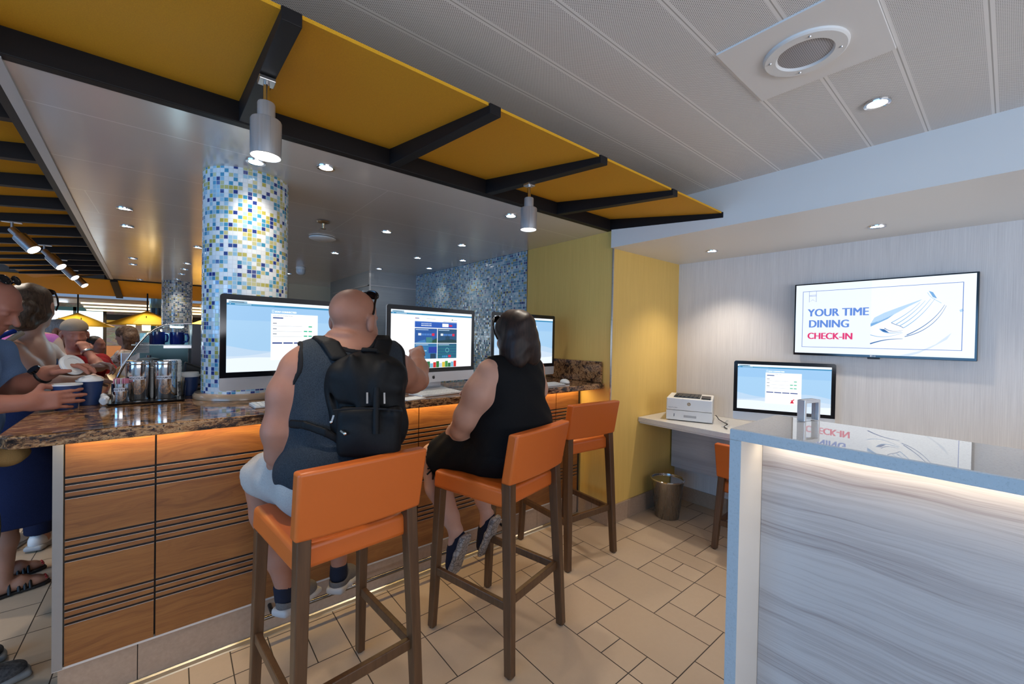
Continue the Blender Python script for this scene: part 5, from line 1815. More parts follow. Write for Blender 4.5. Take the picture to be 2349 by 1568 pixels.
# man in cap, chin on his hand
RP, RF = simple_person('man in a tan cap and red shirt resting his chin on his hand', (-0.60, 4.60, 0.0), (-0.576, 4.492, 1.382), rot(R(-162), 0.10, 0.05), R(-150),
              cloth('red cotton', (0.34, 0.015, 0.02), (0.22, 0.008, 0.012)), SK_B, sleeve=True, k=0.88, hw=0.20,
              joints=[((-0.415, 4.20, 1.150), (-0.488, 4.300, 1.255), (-0.35, 0.35, 0.75), (-0.4, 0.75, -0.2), -1, 0.55), ((-0.66, 4.36, 1.12), (-0.56, 4.26, 1.10), (0.8, -0.5, 0), (0, 0, -1), 1, 0.3)],
              hatm=cloth('tan cotton twill', (0.33, 0.26, 0.19), (0.26, 0.20, 0.15)), lower=cloth('dark cotton', (0.02, 0.02, 0.025)))
mb = MB()
c = Vector((-0.4875, 4.298, 1.252)); d = Vector((-0.07, 0.10, 0.105)).normalized(); a = d.orthogonal().normalized(); b = d.cross(a)
mb.tube([tuple(c + (a * math.cos(t) + b * math.sin(t)) * 0.031) for t in np.linspace(0, 2 * PI, 21)], 0.008, 6)
o = mb.build('wristwatch', M_steel, RP, smooth=50); o.location = (0.60, -4.60, 0)
# far seated people
CURL = [((0, -0.020, 0.036), (0.095, 0.112, 0.092)), ((-0.03, -0.075, -0.04), (0.095, 0.075, 0.10)), ((0.03, -0.085, -0.10), (0.085, 0.065, 0.09)), ((0.05, -0.05, -0.15), (0.06, 0.06, 0.08)), ((-0.06, -0.06, -0.13), (0.05, 0.055, 0.09))]
g = NG('floral cotton')
_v = g.noise(g.pos(), 22, 3, 0.6, out=0)
C_floral = g.set(base=g.ramp(_v, [(0.38, (0.16, 0.10, 0.05)), (0.44, (0.55, 0.48, 0.42)), (0.58, (0.62, 0.55, 0.50)), (0.64, (0.52, 0.22, 0.12))]), rough=0.8)
simple_person('woman with long curly brown hair and floral top seated far behind the display case', (-0.40, 7.22, 0.42), (-0.472, 7.128, 1.350), rot(R(62), 0.1), R(75), C_floral, SK_C, CURL,
              hair_mat('curly brown hair', (0.05, 0.025, 0.014), (0.22, 0.13, 0.08), (45, 45, 45)), sleeve=True, h=0.009, hw=0.19,
              joints=[((-0.62, 7.05, 0.95), (-0.80, 7.10, 0.92), (-1, 0, 0), (0, 0, -1), 1, 0.3), ((-0.50, 7.42, 0.95), (-0.70, 7.45, 0.92), (-1, 0, 0), (0, 0, -1), -1, 0.3)])
simple_person('grey-haired man in pale blue shirt half hidden behind the capped man', (-0.90, 5.95, 0.0), (-0.855, 5.889, 1.395), rot(R(-100)), R(-100), cloth('pale blue cotton', (0.36, 0.46, 0.60)), SK_A, SHORT,
              hair_mat('grey hair', (0.14, 0.14, 0.15), (0.30, 0.30, 0.31)), h=0.009, joints=[((-0.70, 6.1, 0.98), (-0.60, 5.95, 0.95), (1, 0, 0), (0, 0, -1), -1, 0.3), ((-0.80, 5.65, 0.98), (-0.66, 5.6, 0.95), (1, 0, 0), (0, 0, -1), 1, 0.3)], lower=cloth('dark grey cotton', (0.03, 0.03, 0.03)))
simple_person('dark-haired child in red shirt just right of the capped man', (-0.70, 6.60, 0.25), (-0.672, 6.524, 1.245), rot(R(-120)), R(-120), cloth('bright red cotton', (0.45, 0.02, 0.02)), SK_B, SHORT, HA_D, h=0.009, k=0.85,
              joints=[((-0.52, 6.65, 0.9), (-0.45, 6.5, 0.9), (1, 0, 0), (0, 0, -1), -1, 0.3), ((-0.72, 6.35, 0.9), (-0.6, 6.3, 0.9), (1, 0, 0), (0, 0, -1), 1, 0.3)])
# ------------------------------------------------------------------ bar stools and desk chair
def make_stool(label, seat_z=0.775, back_top=1.015, name='bar_stool', cat='bar stool'):
    """faces +y; feet at the corners of a 0.41 x 0.48 rectangle"""
    t = thing(name, label, cat)
    s0 = seat_z - 0.086
    bz0 = seat_z + 0.022
    # seat cushion
    mb = MB()
    mb.hexa([(-0.205, -0.195, s0), (0.205, -0.195, s0), (0.222, 0.235, s0), (-0.222, 0.235, s0)],
            [(-0.203, -0.195, seat_z - 0.006), (0.203, -0.195, seat_z - 0.006), (0.218, 0.232, seat_z), (-0.218, 0.232, seat_z)])
    mb.build('seat', M_orange, t, bevel=0.017, smooth=50, seg=4)
    # backrest, slightly dished, leaning back
    n = 10
    vs, fs = [], []
    for i in range(n + 1):
        u = -1 + 2 * i / n
        x = 0.212 * u
        dish = 0.016 * (1 - u * u)
        for z, y0, wd in ((bz0, -0.192, 1.0), (back_top, -0.232, 1.02)):
            for th in (0.0, 0.052):
                vs.append((x * wd, y0 - dish - th + 0.052 * 0.35, z + (0.004 * (1 - u * u) if z > bz0 + .05 else 0)))
    for i in range(n):
        a, b = i * 4, (i + 1) * 4
        fs += [(a, b, b + 2, a + 2), (a + 1, a + 3, b + 3, b + 1), (a, a + 1, b + 1, b), (a + 2, b + 2, b + 3, a + 3)]
    fs += [(0, 2, 3, 1), (n * 4, n * 4 + 1, n * 4 + 3, n * 4 + 2)]
    MB().add(vs, fs).build('backrest', M_orange, t, bevel=0.010, smooth=50, seg=3)
    # legs
    for sx in (-1, 1):
        mb = MB()
        mb.bar((sx * 0.207, -0.240, 0.004), (sx * 0.182, -0.196, bz0 + 0.02), 0.034, 0.038, 0.042, 0.050, up=(0, 1, 0))
        mb.build('leg', M_swood, t, bevel=0.004)
        mb = MB()
        mb.bar((sx * 0.207, 0.240, 0.004), (sx * 0.195, 0.208, s0 + 0.004), 0.032, 0.034, 0.042, 0.044, up=(0, 1, 0))
        mb.build('leg', M_swood, t, bevel=0.004)
    for sx in (-1, 1):
        for y in (-0.240, 0.240):
            MB().cyl((sx * 0.207, y, 0.0), (sx * 0.207, y, 0.005), 0.013, n=12).build('glide', M_blackgl, t)
    k = seat_z / 0.775
    for sx in (-1, 1):
        MB().bar((sx * 0.203, 0.216, 0.285 * k), (sx * 0.200, -0.216, 0.285 * k), 0.022, 0.036).build('side_stretcher', M_swood, t, bevel=0.003)
    MB().bar((-0.20, -0.216, 0.300 * k), (0.20, -0.216, 0.300 * k), 0.022, 0.038).build('rear_stretcher', M_swood, t, bevel=0.003)
    return t


st = make_stool('orange and walnut bar stool nearest the viewer, carrying the man with the backpack')
st.location = (0.47, 1.57, 0); st.rotation_euler = (0, 0, R(5)); st['group'] = 'orange bar stools at the bar'
s2 = copy_tree(st); s2.location = (1.24, 1.58, 0); s2.rotation_euler = (0, 0, R(13))
s2['label'] = 'orange and walnut bar stool under the woman in black'
s3 = copy_tree(st); s3.location = (2.085, 1.91, 0); s3.rotation_euler = (0, 0, R(-4))
s3['label'] = 'empty orange and walnut bar stool near the mustard wall'
c4 = make_stool('low orange chair pulled up to the white desk, half hidden by the reception counter', 0.470, 0.725, 'desk_chair', 'chair')
c4.location = (3.115, 1.06, 0); c4.rotation_euler = (0, 0, R(-88))

# ------------------------------------------------------------------ all-in-one desktop computers
E_ = {}
def em(r, g_, b, s=1.0):
    s = round(s * 0.80, 3); k = (r, g_, b, s)
    if k not in E_:
        E_[k] = glow('screen colour %d' % len(E_), srgb(r, g_, b), s)
    return E_[k]


W_ = lambda: em(250, 252, 255, 1.25)
GREEN = (40, 195, 150)
M_chinlogo = plain('black mark', (0.01, 0.01, 0.012), 0.3)


def browser(S, w, h):
    S.rect(0, h * 0.955, w, h, em(238, 246, 255, 1.15))
    S.rect(0, h * 0.928, w, h * 0.955, em(38, 140, 190))
    S.up().rect(w * 0.012, h * 0.955, w * 0.14, h * 0.985, em(150, 190, 215)).rect(w * 0.03, h * 0.966, w * 0.12, h * 0.976, em(60, 80, 100))
    S.poly([(w * 0.02, h * 0.936), (w * 0.027, h * 0.942), (w * 0.02, h * 0.948)], W_()).rect(w * 0.055, h * 0.937, w * 0.17, h * 0.947, em(190, 225, 245))
    S.rect(w * 0.18, h * 0.939, w * 0.34, h * 0.945, em(110, 185, 220))


def whale_mark(S, x, z, s, m):
    """small red funnel mark"""
    S.poly([(x - .5 * s, z + .40 * s), (x - .18 * s, z + .55 * s), (x + .10 * s, z + .62 * s), (x + .55 * s, z + .95 * s), (x + .48 * s, z + .52 * s), (x + .08 * s, z + .38 * s)], m)
    S.poly([(x - .10 * s, z + .45 * s), (x + .18 * s, z + .42 * s), (x + .45 * s, z - .35 * s), (x - .50 * s, z - .35 * s)], m)


def plan_page(S, w, h, mark=False):
    S.rect(0, 0, w, h, em(172, 215, 250))
    S.up()
    S.rect(0, h * 0.72, w, h, em(160, 207, 248))
    cv = lambda a, b, c, d: [(w * i / 20, h * (a + b * math.sin(i / 20 * c + d))) for i in range(21)]
    S.up().poly([(0, 0), (w, 0)] + cv(.34, .055, 7, 2.6)[::-1], em(196, 224, 250))
    S.up().poly([(0, 0), (w, 0)] + cv(.27, .05, 6, 4.4)[::-1], em(215, 234, 253))
    S.up().poly([(0, 0), (w, 0)] + cv(.17, .03, 5, .6)[::-1], em(236, 246, 255, 1.1))
    S.up(); browser(S, w, h)
    x0, x1, z0, z1 = w * .315, w * .70, h * .155, h * .835
    S.up().rect(x0, z0, x1, z1, em(250, 253, 255, 1.2))
    S.text('STAY CONNECTED', x0 + w * .03, h * .853, h * .034, em(255, 255, 255, 1.5), 0.0006)
    S.stroke([(x0 + w * .01, h * .852), (x0 + w * .01, h * .89), (x0 + w * .022, h * .89), (x0 + w * .022, h * .852), (x0 + w * .01, h * .852)], .0012, em(255, 255, 255, 1.5))
    S.up()
    S.text('PURCHASE AN INTERNET PLAN', x0 + w * .015, h * .80, h * .019, em(110, 120, 135))
    S.rect(x0 + w * .015, h * .766, x0 + w * .095, h * .784, em(35, 75, 150))
    for zz in (.69, .61, .535):
        S.rect(x0 + w * .015, h * zz, x0 + w * .045, h * (zz + .010), em(90, 105, 130))
        S.rect(x0 + w * .015, h * (zz - .035), x0 + w * .25, h * (zz - .030), em(195, 205, 215))
    bt = [(.305, .648), (.265, .575), (.305, .575), (.265, .502), (.305, .502)]
    for bx, bz in bt: S.rect(x0 + w * bx, h * bz, x0 + w * (bx + .030), h * (bz + .018), em(*GREEN))
    for i in range(4): S.rect(x0 + w * (.012 + .086 * i), h * .395, x0 + w * (.088 + .086 * i), h * .415, em(28, 62, 140))
    if mark: whale_mark(S, x0 + w * .29, h * .215, h * .075, em(225, 20, 60))


def shop_page(S, w, h):
    S.rect(0, 0, w, h, em(247, 251, 255, 1.2))
    S.up(); browser(S, w, h)
    a, b = w * .262, w * .79
    S.rect(a + w * .005, h * .865, a + w * .05, h * .878, em(90, 110, 170)).rect(a + w * .14, h * .868, a + w * .25, h * .874, em(180, 190, 205))
    S.poly([(a, h * .862), (a + w * .012, h * .868), (a + w * .010, h * .885)], em(210, 30, 60))
    S.rect(b - w * .07, h * .86, b - w * .055, h * .88, em(60, 130, 120)).rect(b - w * .05, h * .866, b, h * .872, em(150, 165, 190)).rect(b - w * .18, h * .825, b, h * .833, em(150, 165, 190))
    S.rect(a, h * .715, b, h * .82, em(30, 90, 190)).rect(a, h * .806, b, h * .814, em(90, 150, 230))
    S.up()
    S.text('SIGN UP FOR SPECIAL OFFERS', a + w * .075, h * .775, h * .026, em(210, 230, 255), 0.0003, sx=.62)
    S.text('SIGN UP FOR SPECIAL OFFERS', a + w * .075, h * .742, h * .026, em(235, 245, 255), 0.0006, sx=.62)
    S.rect(a + w * .335, h * .735, a + w * .415, h * .795, W_()).rect(a + w * .425, h * .745, a + w * .465, h * .775, em(225, 30, 70))
    tiles = [(a, a + (b - a) * .51, .445, .700, (28, 88, 165)), (a + (b - a) * .525, b, .445, .700, (24, 78, 120)),
             (a, a + (b - a) * .51, .165, .435, (45, 120, 175)), (a + (b - a) * .525, b, .165, .435, (18, 92, 130))]
    for q, (x0, x1, z0, z1, c) in enumerate(tiles):
        S.rect(x0, h * z0, x1, h * z1, em(*c))
    S.up()
    for q, (x0, x1, z0, z1, c) in enumerate(tiles):
        ww = x1 - x0
        S.rect(x0 + ww * .04, h * (z1 - .03), x0 + ww * .60, h * (z1 - .018), em(190, 215, 240))
        if q < 2:
            S.rect(x0 + ww * .15, h * (z1 - .125), x0 + ww * .28, h * (z1 - .085), em(230, 240, 250))
            for i in range(4): S.rect(x0 + ww * (.30 + .115 * i), h * (z1 - .125), x0 + ww * (.40 + .115 * i), h * (z1 - .090), em(75, 130, 205))
            S.rect(x0 + ww * .76, h * (z1 - .130), x0 + ww * .88, h * (z1 - .085), em(225, 30, 75))
    x0, x1, z0, z1, c = tiles[0]; ww = x1 - x0
    S.poly([(x0, h * z0), (x0 + ww * .5, h * z0), (x0 + ww * .45, h * (z0 + .06)), (x0 + ww * .2, h * (z0 + .03))], em(60, 130, 190))
    S.poly([(x0 + ww * .55, h * z0), (x1, h * z0), (x1, h * (z0 + .09)), (x0 + ww * .8, h * (z0 + .05))], em(24, 78, 60))
    S.rect(x0 + ww * .50, h * z0, x0 + ww * .78, h * (z0 + .10), em(60, 130, 135))
    x0, x1, z0, z1, c = tiles[1]; ww = x1 - x0
    S.poly([(x0, h * z0), (x1, h * z0), (x1, h * (z0 + .05)), (x0 + ww * .7, h * (z0 + .07)), (x0 + ww * .3, h * (z0 + .05)), (x0, h * (z0 + .04))], em(14, 58, 66))
    S.rect(x0 + ww * .40, h * (z0 + .05), x0 + ww * .62, h * (z0 + .12), em(10, 60, 90)).rect(x0 + ww * .46, h * (z0 + .12), x0 + ww * .56, h * (z0 + .16), em(10, 60, 90))
    x0, x1, z0, z1, c = tiles[2]; ww = x1 - x0
    for i in range(14):
        xx = x0 + ww * (.02 + .035 * (i * 5 % 13)); zz = z0 + .02 + .016 * (i * 7 % 14)
        S.rect(xx, h * zz, xx + ww * .09, h * (zz + .020), em(150, 205, 235) if i % 2 else em(90, 160, 205))
    S.rect(x0 + ww * .62, h * (z0 + .10), x1, h * (z0 + .21), em(24, 58, 165))
    S.rect(x0 + ww * .70, h * z0, x1 - ww * .05, h * (z0 + .09), em(18, 60, 90))
    x0, x1, z0, z1, c = tiles[3]; ww = x1 - x0
    for i in range(5): S.rect(x0, h * (z0 + .02 + .05 * i), x1, h * (z0 + .03 + .05 * i), em(30, 130, 130))
    cx, cz = x0 + ww * .5, h * (z0 + .15)
    S.stroke([(cx + .013 * math.cos(t), cz + .013 * math.sin(t)) for t in np.linspace(0, 2 * PI, 20)], .0018, em(150, 235, 240))
    S.rect(x0 + ww * .56, h * (z0 + .016), x0 + ww * .70, h * (z0 + .06), em(225, 30, 75))
    for i in range(3): S.rect(x0 + ww * (.24 + .10 * i), h * (z0 + .016), x0 + ww * (.32 + .10 * i), h * (z0 + .05), em(70, 150, 200))
    for i in range(14):
        x = a + (b - a) * i / 14
        S.rect(x, 0.002, x + (b - a) / 14 - .001, h * (.10 + .02 * math.sin(i * 2.1)), em(*[(40, 120, 50), (120, 190, 220), (60, 150, 70), (190, 220, 240), (215, 40, 40), (30, 110, 60), (230, 200, 60)][i * 3 % 7]))


def make_computer(label, loc, rz, page, w=0.655, h=0.462, foot=0.052, mark=True):
    """display faces -y; origin under the foot on the surface"""
    t = thing('desktop_computer', label, 'computer', loc, rz)
    b0 = foot
    chin = h * 0.135
    mb = MB()
    r = 0.014
    def rr(x0, z0, x1, z1, r, corners='tb'):
        pts = []
        for cx, cz, a0 in ((x1 - r, z0 + r, -90), (x1 - r, z1 - r, 0), (x0 + r, z1 - r, 90), (x0 + r, z0 + r, 180)):
            for i in range(7):
                t_ = R(a0 + 15 * i); pts.append((cx + r * math.cos(t_), cz + r * math.sin(t_)))
        return pts
    # casing: rounded slab with a bulging back
    pts = rr(-w / 2, b0, w / 2, b0 + h, r)
    n = len(pts)
    vs = []
    for y, k in ((0.0, 1.0), (0.006, 1.0), (0.022, 0.90), (0.045, 0.55)):
        vs += [(x * k, y, b0 + h / 2 + (z - b0 - h / 2) * k) for x, z in pts]
    fs = [tuple(range(n))] + [(q * n + i, (q + 1) * n + i, (q + 1) * n + (i + 1) % n, q * n + (i + 1) % n) for q in range(3) for i in range(n)] + [tuple(range(4 * n - 1, 3 * n - 1, -1))]
    case = MB().add(vs, fs).build('casing', M_alu, t, smooth=40)
    # black glass bezel above the aluminium chin
    pts = [p for p in rr(-w / 2, b0 + chin, w / 2, b0 + h, r)]
    pts = [(x, z) if z > b0 + chin + r * 1.2 else (x if abs(x) < w / 2 - r else math.copysign(w / 2, x), b0 + chin if z < b0 + chin + r * .9 else z) for x, z in pts]
    vs = [(x, -0.0012, z) for x, z in pts] + [(x, 0.0, z) for x, z in pts]
    n = len(pts)
    bez = MB().add(vs, [tuple(range(n))] + [(i, n + i, n + (i + 1) % n, (i + 1) % n) for i in range(n)]).build('glass_bezel', M_blackgl, t)
    S = Sheet()
    bw = w * 0.040
    sw, sh = w - 2 * bw, h - chin - 2 * bw
    page(S, sw, sh)
    S.build('screen', bez, (-sw / 2, -0.0012, b0 + chin + bw))
    # fruit mark on the chin
    S = Sheet(); q = chin * 0.20; cz = b0 + chin * 0.48
    blob = [(.0, .62), (.25, .74), (.52, .72), (.78, .52), (.62, .30), (.60, .05), (.82, -.18), (.60, -.62), (.36, -.88), (.12, -.80), (-.12, -.80), (-.36, -.88), (-.66, -.55), (-.84, -.05), (-.80, .40), (-.52, .72), (-.22, .74)]
    S.poly([(x * q, cz + z * q) for x, z in blob][::-1], M_chinlogo)
    S.poly([(.02 * q, cz + .84 * q), (.10 * q, cz + 1.12 * q), (.38 * q, cz + 1.36 * q), (.34 * q, cz + 1.06 * q)][::-1], M_chinlogo)
    S.build('logo', case)
    # stand
    mb = MB()
    prof = [(-0.055, 0.0), (0.106, 0.0), (0.106, 0.006), (0.082, 0.010), (0.060, 0.10), (0.052, 0.20), (0.044, 0.20), (0.050, 0.09), (0.055, 0.020), (-0.055, 0.006)]
    n = len(prof)
    vs = [(x, y, z) for x in (-0.095, 0.095) for y, z in prof]
    mb.add(vs, [tuple(range(n)), tuple(range(2 * n - 1, n - 1, -1))] + [(i, n + i, n + (i + 1) % n, (i + 1) % n) for i in range(n)])
    mb.build('stand', M_alu, t)
    return t


def pos_from_left(xl, yl, rz, w):
    return (xl + math.cos(rz) * w / 2, yl + math.sin(rz) * w / 2)


pg = lambda S, w, h: plan_page(S, w, h, False)
pm = lambda S, w, h: plan_page(S, w, h, True)
zA = CT + 0.001
x, y = pos_from_left(0.160, 2.275, R(8), 0.63)
make_computer('slim silver desktop computer with blue plan page, in front of the mosaic column', (x, y, zA), R(8), pg, foot=0.068, w=0.63, h=0.446)
x, y = pos_from_left(0.924, 2.235, R(7), 0.655)
make_computer('slim silver desktop computer with picture tiles on screen, touched by the man', (x, y, zA), R(7), shop_page)
make_computer('slim silver desktop computer partly hidden behind the dark-haired woman', (2.022, 2.30, zA), R(3), pm)
x, y = 3.285, 1.005
DZ = 0.79
make_computer('slim silver desktop computer on the white desk below the television', (x, y, DZ + 0.001), R(-65), pm, w=0.60, h=0.425, foot=0.065)
#area('screen_glow_a', (0.50, 2.28, 1.38), (0.50, 1.3, 1.3), 0.5, 0.3, 1.2, (0.75, 0.88, 1.0))
#area('screen_glow_b', (1.22, 2.16, 1.36), (1.18, 1.3, 1.3), 0.5, 0.3, 1.2, (0.75, 0.88, 1.0))


def make_keyboard(label, loc, rz, w=0.28, d=0.112):
    t = thing('keyboard', label, 'keyboard', loc, rz)
    MB().hexa([(-w / 2, -d / 2, 0), (w / 2, -d / 2, 0), (w / 2, d / 2, 0), (-w / 2, d / 2, 0)], [(-w / 2, -d / 2, 0.006), (w / 2, -d / 2, 0.006), (w / 2, d / 2, 0.013), (-w / 2, d / 2, 0.013)]).build('base', M_alu, t, bevel=0.001)
    mb = MB()
    kw = (w - .012) / 14
    for r_ in range(5):
        for c in range(14):
            if r_ == 0 and 4 <= c <= 8:
                if c > 4: continue
                x0, x1 = -w / 2 + .006 + kw * 4, -w / 2 + .006 + kw * 9
            else:
                x0, x1 = -w / 2 + .006 + kw * c, -w / 2 + .006 + kw * (c + 1)
            y0 = -d / 2 + .006 + (d - .012) / 5 * r_
            zz = 0.006 + 0.007 * (y0 + d / 2) / d
            mb.box((x0 + .001, y0 + .001, zz), (x1 - .001, y0 + (d - .012) / 5 - .001, zz + .004))
    k = mb.build('keys', M_whiteplastic, t)
    return t


make_keyboard('white keyboard lying left of the man with the backpack', (0.415, 2.195, zA), R(5))
make_keyboard('white keyboard below the middle monitor, between the man and the woman', (1.19, 2.125, zA), R(8), 0.30, 0.13)
make_keyboard('white keyboard at the right end of the granite counter', (2.05, 2.09, zA), R(2))
o = Blob((2.2, 2.05, CT), (2.36, 2.25, CT + 0.06), 0.0025).ell((2.28, 2.13, CT + 0.008), (0.031, 0.055, 0.026), 0, M=rot(R(-20))).cut((2.28, 2.13, CT + 0.002), (0, 0, -1)).build('computer_mouse', M_whiteplastic, None, (0, 0, 0))
tag(o, 'white computer mouse at the right end of the granite counter', 'mouse')
o = MB().box((-0.06, -0.045, 0), (0.06, 0.045, 0.004)).build('paper_slip', plain('paper white', (0.80, 0.80, 0.78), 0.7)); o.location = (0.985, 2.03, zA); o.rotation_euler = (0, 0, R(12))
tag(o, 'small white paper slip on the counter beside the man in the backpack', 'paper')

# ------------------------------------------------------------------ television on the wall
t = thing('television', 'wide wall television reading YOUR TIME DINING CHECK-IN', 'television', (XW - 0.055, 0.557, 1.585), R(-90))
tw, th_ = 0.885, 0.505
MB().box((-tw / 2, 0, -th_ / 2), (tw / 2, 0.035, th_ / 2)).build('casing', M_black, t, bevel=0.003)
MB().box((-0.2, 0.036, -0.12), (0.2, 0.0535, 0.12)).build('wall_bracket', M_black, t)
bz = MB().box((-tw / 2 + .002, -0.003, -th_ / 2 + .002), (tw / 2 - .002, 0.0, th_ / 2 - .002)).build('bezel', M_blackgl, t)
S = Sheet()
w_, h_ = 0.864, 0.480
S.rect(0, 0, w_, h_, em(236, 244, 255, 1.12))
S.up().rect(w_ * .48, h_ * .02, w_ - .001, h_ - .001, em(240, 247, 255, 1.14))
BL = em(96, 140, 225); LB = em(190, 222, 250); MBc = em(120, 175, 228); DB = em(30, 95, 165)
S.up()
fx = lambda u, v: (w_ * (.48 + .52 * u), h_ * v)
sm = lambda pts, n=8: [tuple(np.array(pts[i]) * (1 - q / n) + np.array(pts[i + 1]) * q / n) for i in range(len(pts) - 1) for q in range(n)] + [pts[-1]]
def bez3(p0, p1, p2, p3, n=18):
    return [tuple((1 - t_) ** 3 * np.array(p0) + 3 * (1 - t_) ** 2 * t_ * np.array(p1) + 3 * (1 - t_) * t_ ** 2 * np.array(p2) + t_ ** 3 * np.array(p3)) for t_ in np.linspace(0, 1, n)]
S.poly([fx(.0, .42), fx(.04, .50), fx(.14, .56), fx(.30, .63), fx(.52, .72), fx(.50, .70), fx(.40, .64), fx(.22, .52), fx(.08, .44)], LB)
S.poly([fx(.0, .38), fx(.0, .42), fx(.12, .47), fx(.26, .55), fx(.18, .48)], MBc)
S.up()
S.poly(bez3(fx(0, .26), fx(.05, .36), fx(.12, .44), fx(.22, .43)) + bez3(fx(.36, .36), fx(.50, .46), fx(.60, .66), fx(.66, .74))[::1] + bez3(fx(.66, .74), fx(.62, .54), fx(.52, .36), fx(.30, .23)) + [fx(.0, .24)], em(247, 251, 255, 1.18))
S.up()
for a, b, c, d in (((.22, .43), (.36, .52), (.44, .60), (.50, .68)), ((.27, .41), (.40, .50), (.48, .60), (.55, .70)), ((.31, .39), (.44, .48), (.53, .60), (.60, .72)), ((.345, .36), (.48, .46), (.58, .60), (.645, .73))):
    S.stroke(bez3(fx(*a), fx(*b), fx(*c), fx(*d)), .0035, MBc, .0012)
S.stroke(bez3(fx(.38, .27), fx(.54, .36), fx(.66, .48), fx(.73, .64)), .0045, DB, .0015)
S.stroke(bez3(fx(.36, .25), fx(.55, .30), fx(.68, .44), fx(.745, .63)), .004, DB, .0012)
S.stroke(bez3(fx(.0, .15), fx(.10, .19), fx(.18, .22), fx(.34, .22)), .0075, DB, .002)
S.stroke(bez3(fx(.0, .27), fx(.08, .24), fx(.18, .22), fx(.34, .30)), .004, MBc, .0015)
S.stroke(bez3(fx(.10, .35), fx(.14, .29), fx(.22, .28), fx(.33, .31)), .006, MBc, .002)
S.poly([fx(.10, .35), fx(.15, .345), fx(.20, .30), fx(.14, .31)], DB)
S.stroke(bez3(fx(.15, .36), fx(.20, .31), fx(.27, .31), fx(.34, .33)), .004, DB, .001)
S.stroke(bez3(fx(.22, .43), fx(.26, .40), fx(.30, .40), fx(.345, .36)), .003, DB)
S.poly([fx(.58, .82), fx(.62, .80), fx(.66, .72), fx(.62, .74)], MBc)
S.stroke(bez3(fx(.57, .80), fx(.60, .72), fx(.66, .70), fx(.70, .66)), .003, LB)
S.poly([fx(.30, .0), fx(.60, .10), fx(.80, .30), fx(.76, .22), fx(.50, .04), fx(.40, .0)], em(222, 236, 252))
S.poly([fx(.86, .57), fx(.89, .59), fx(.90, .56), fx(.87, .545)], LB)
S.up()
fr = em(90, 125, 205)
x0, x1, z0, z1 = w_ * .048, w_ * .945, h_ * .085, h_ * .905
for q in ((x0, z0, x1, z0 + .003), (x0, z1 - .003, x1, z1), (x0, z0, x0 + .003, z1), (x1 - .003, z0, x1, z1)): S.rect(*q, fr)
a, b = w_ * .092, w_ * .140
S.stroke([(a, z1), (a, h_ * .745), ((a + b) / 2, h_ * .78), (b, h_ * .745), (b, z1)], .0018, fr)
S.rect(a, h_ * .842, b, h_ * .846, fr).rect(a, h_ * .828, b, h_ * .832, fr)
S.text('YOUR TIME', w_ * .086, h_ * .535, .0745, BL, 0.0026, sx=.86)
S.text('DINING', w_ * .092, h_ * .373, .0745, BL, 0.0026, sx=.86)
S.text('CHECK-IN', w_ * .086, h_ * .205, .063, em(232, 36, 110), 0.0026, sx=.86)
S.build('screen', bz, (-w_ / 2, -0.003, -h_ / 2 + 0.004))
S = Sheet(); M_mk = plain('pale print', (0.6, 0.62, 0.65), 0.4)
S.poly([(-0.012 + .0055 * math.cos(t_), .0055 * math.sin(t_)) for t_ in np.linspace(0, 2 * PI, 17)[:-1]], M_mk)
S.text('LG', -0.004, -0.0045, .013, M_mk, 0.0003)
S.build('logo', bz, (0, -0.003, -th_ / 2 + 0.0095))
MB().box((-0.03, -0.002, -th_ / 2 - 0.010), (0.03, 0.02, -th_ / 2 + 0.002)).build('sensor', M_black, t, bevel=0.002)
#area('television_glow', (XW - 0.09, 0.557, 1.58), (2.0, 0.557, 1.4), 0.8, 0.42, 3.0, (0.82, 0.91, 1.0))

# ------------------------------------------------------------------ white desk along the wall
t = thing('writing_desk', 'white topped desk fixed along the wall carrying printer and computer', 'desk', (XW, 1.9, 0))
def ch3(mb, name, m, bevel=0.0):
    o = mb.build(name, m, t, bevel=bevel); o.location = (-XW, -1.9, 0)
    return o
ch3(MB().box((2.93, -1.2, DZ - 0.038), (XW - 0.002, YA - 0.002, DZ)), 'desktop', mat_quartz('white desk laminate', (0.72, 0.71, 0.69), 0.25), 0.004)
ch3(MB().box((2.95, -1.2, DZ - 0.052), (XW - 0.003, YA - 0.004, DZ - 0.040)), 'under_trim', M_paint)
M_pale2 = mat_palewood('bleached ash modesty panel', 1, (0.56, 0.53, 0.53), (0.36, 0.33, 0.34))
ch3(MB().box((3.44, 1.42, 0.30), (XW - 0.004, YA - 0.016, DZ - 0.054)), 'modesty_panel', M_pale2)
ch3(MB().box((3.36, 0.2, 0.20), (XW - 0.004, 1.415, DZ - 0.054)), 'cable_box', M_pale2)
ch3(MB().box((3.43, 0.9, 0.125), (XW - 0.016, 1.22, 0.20)), 'lower_panel', M_paint)

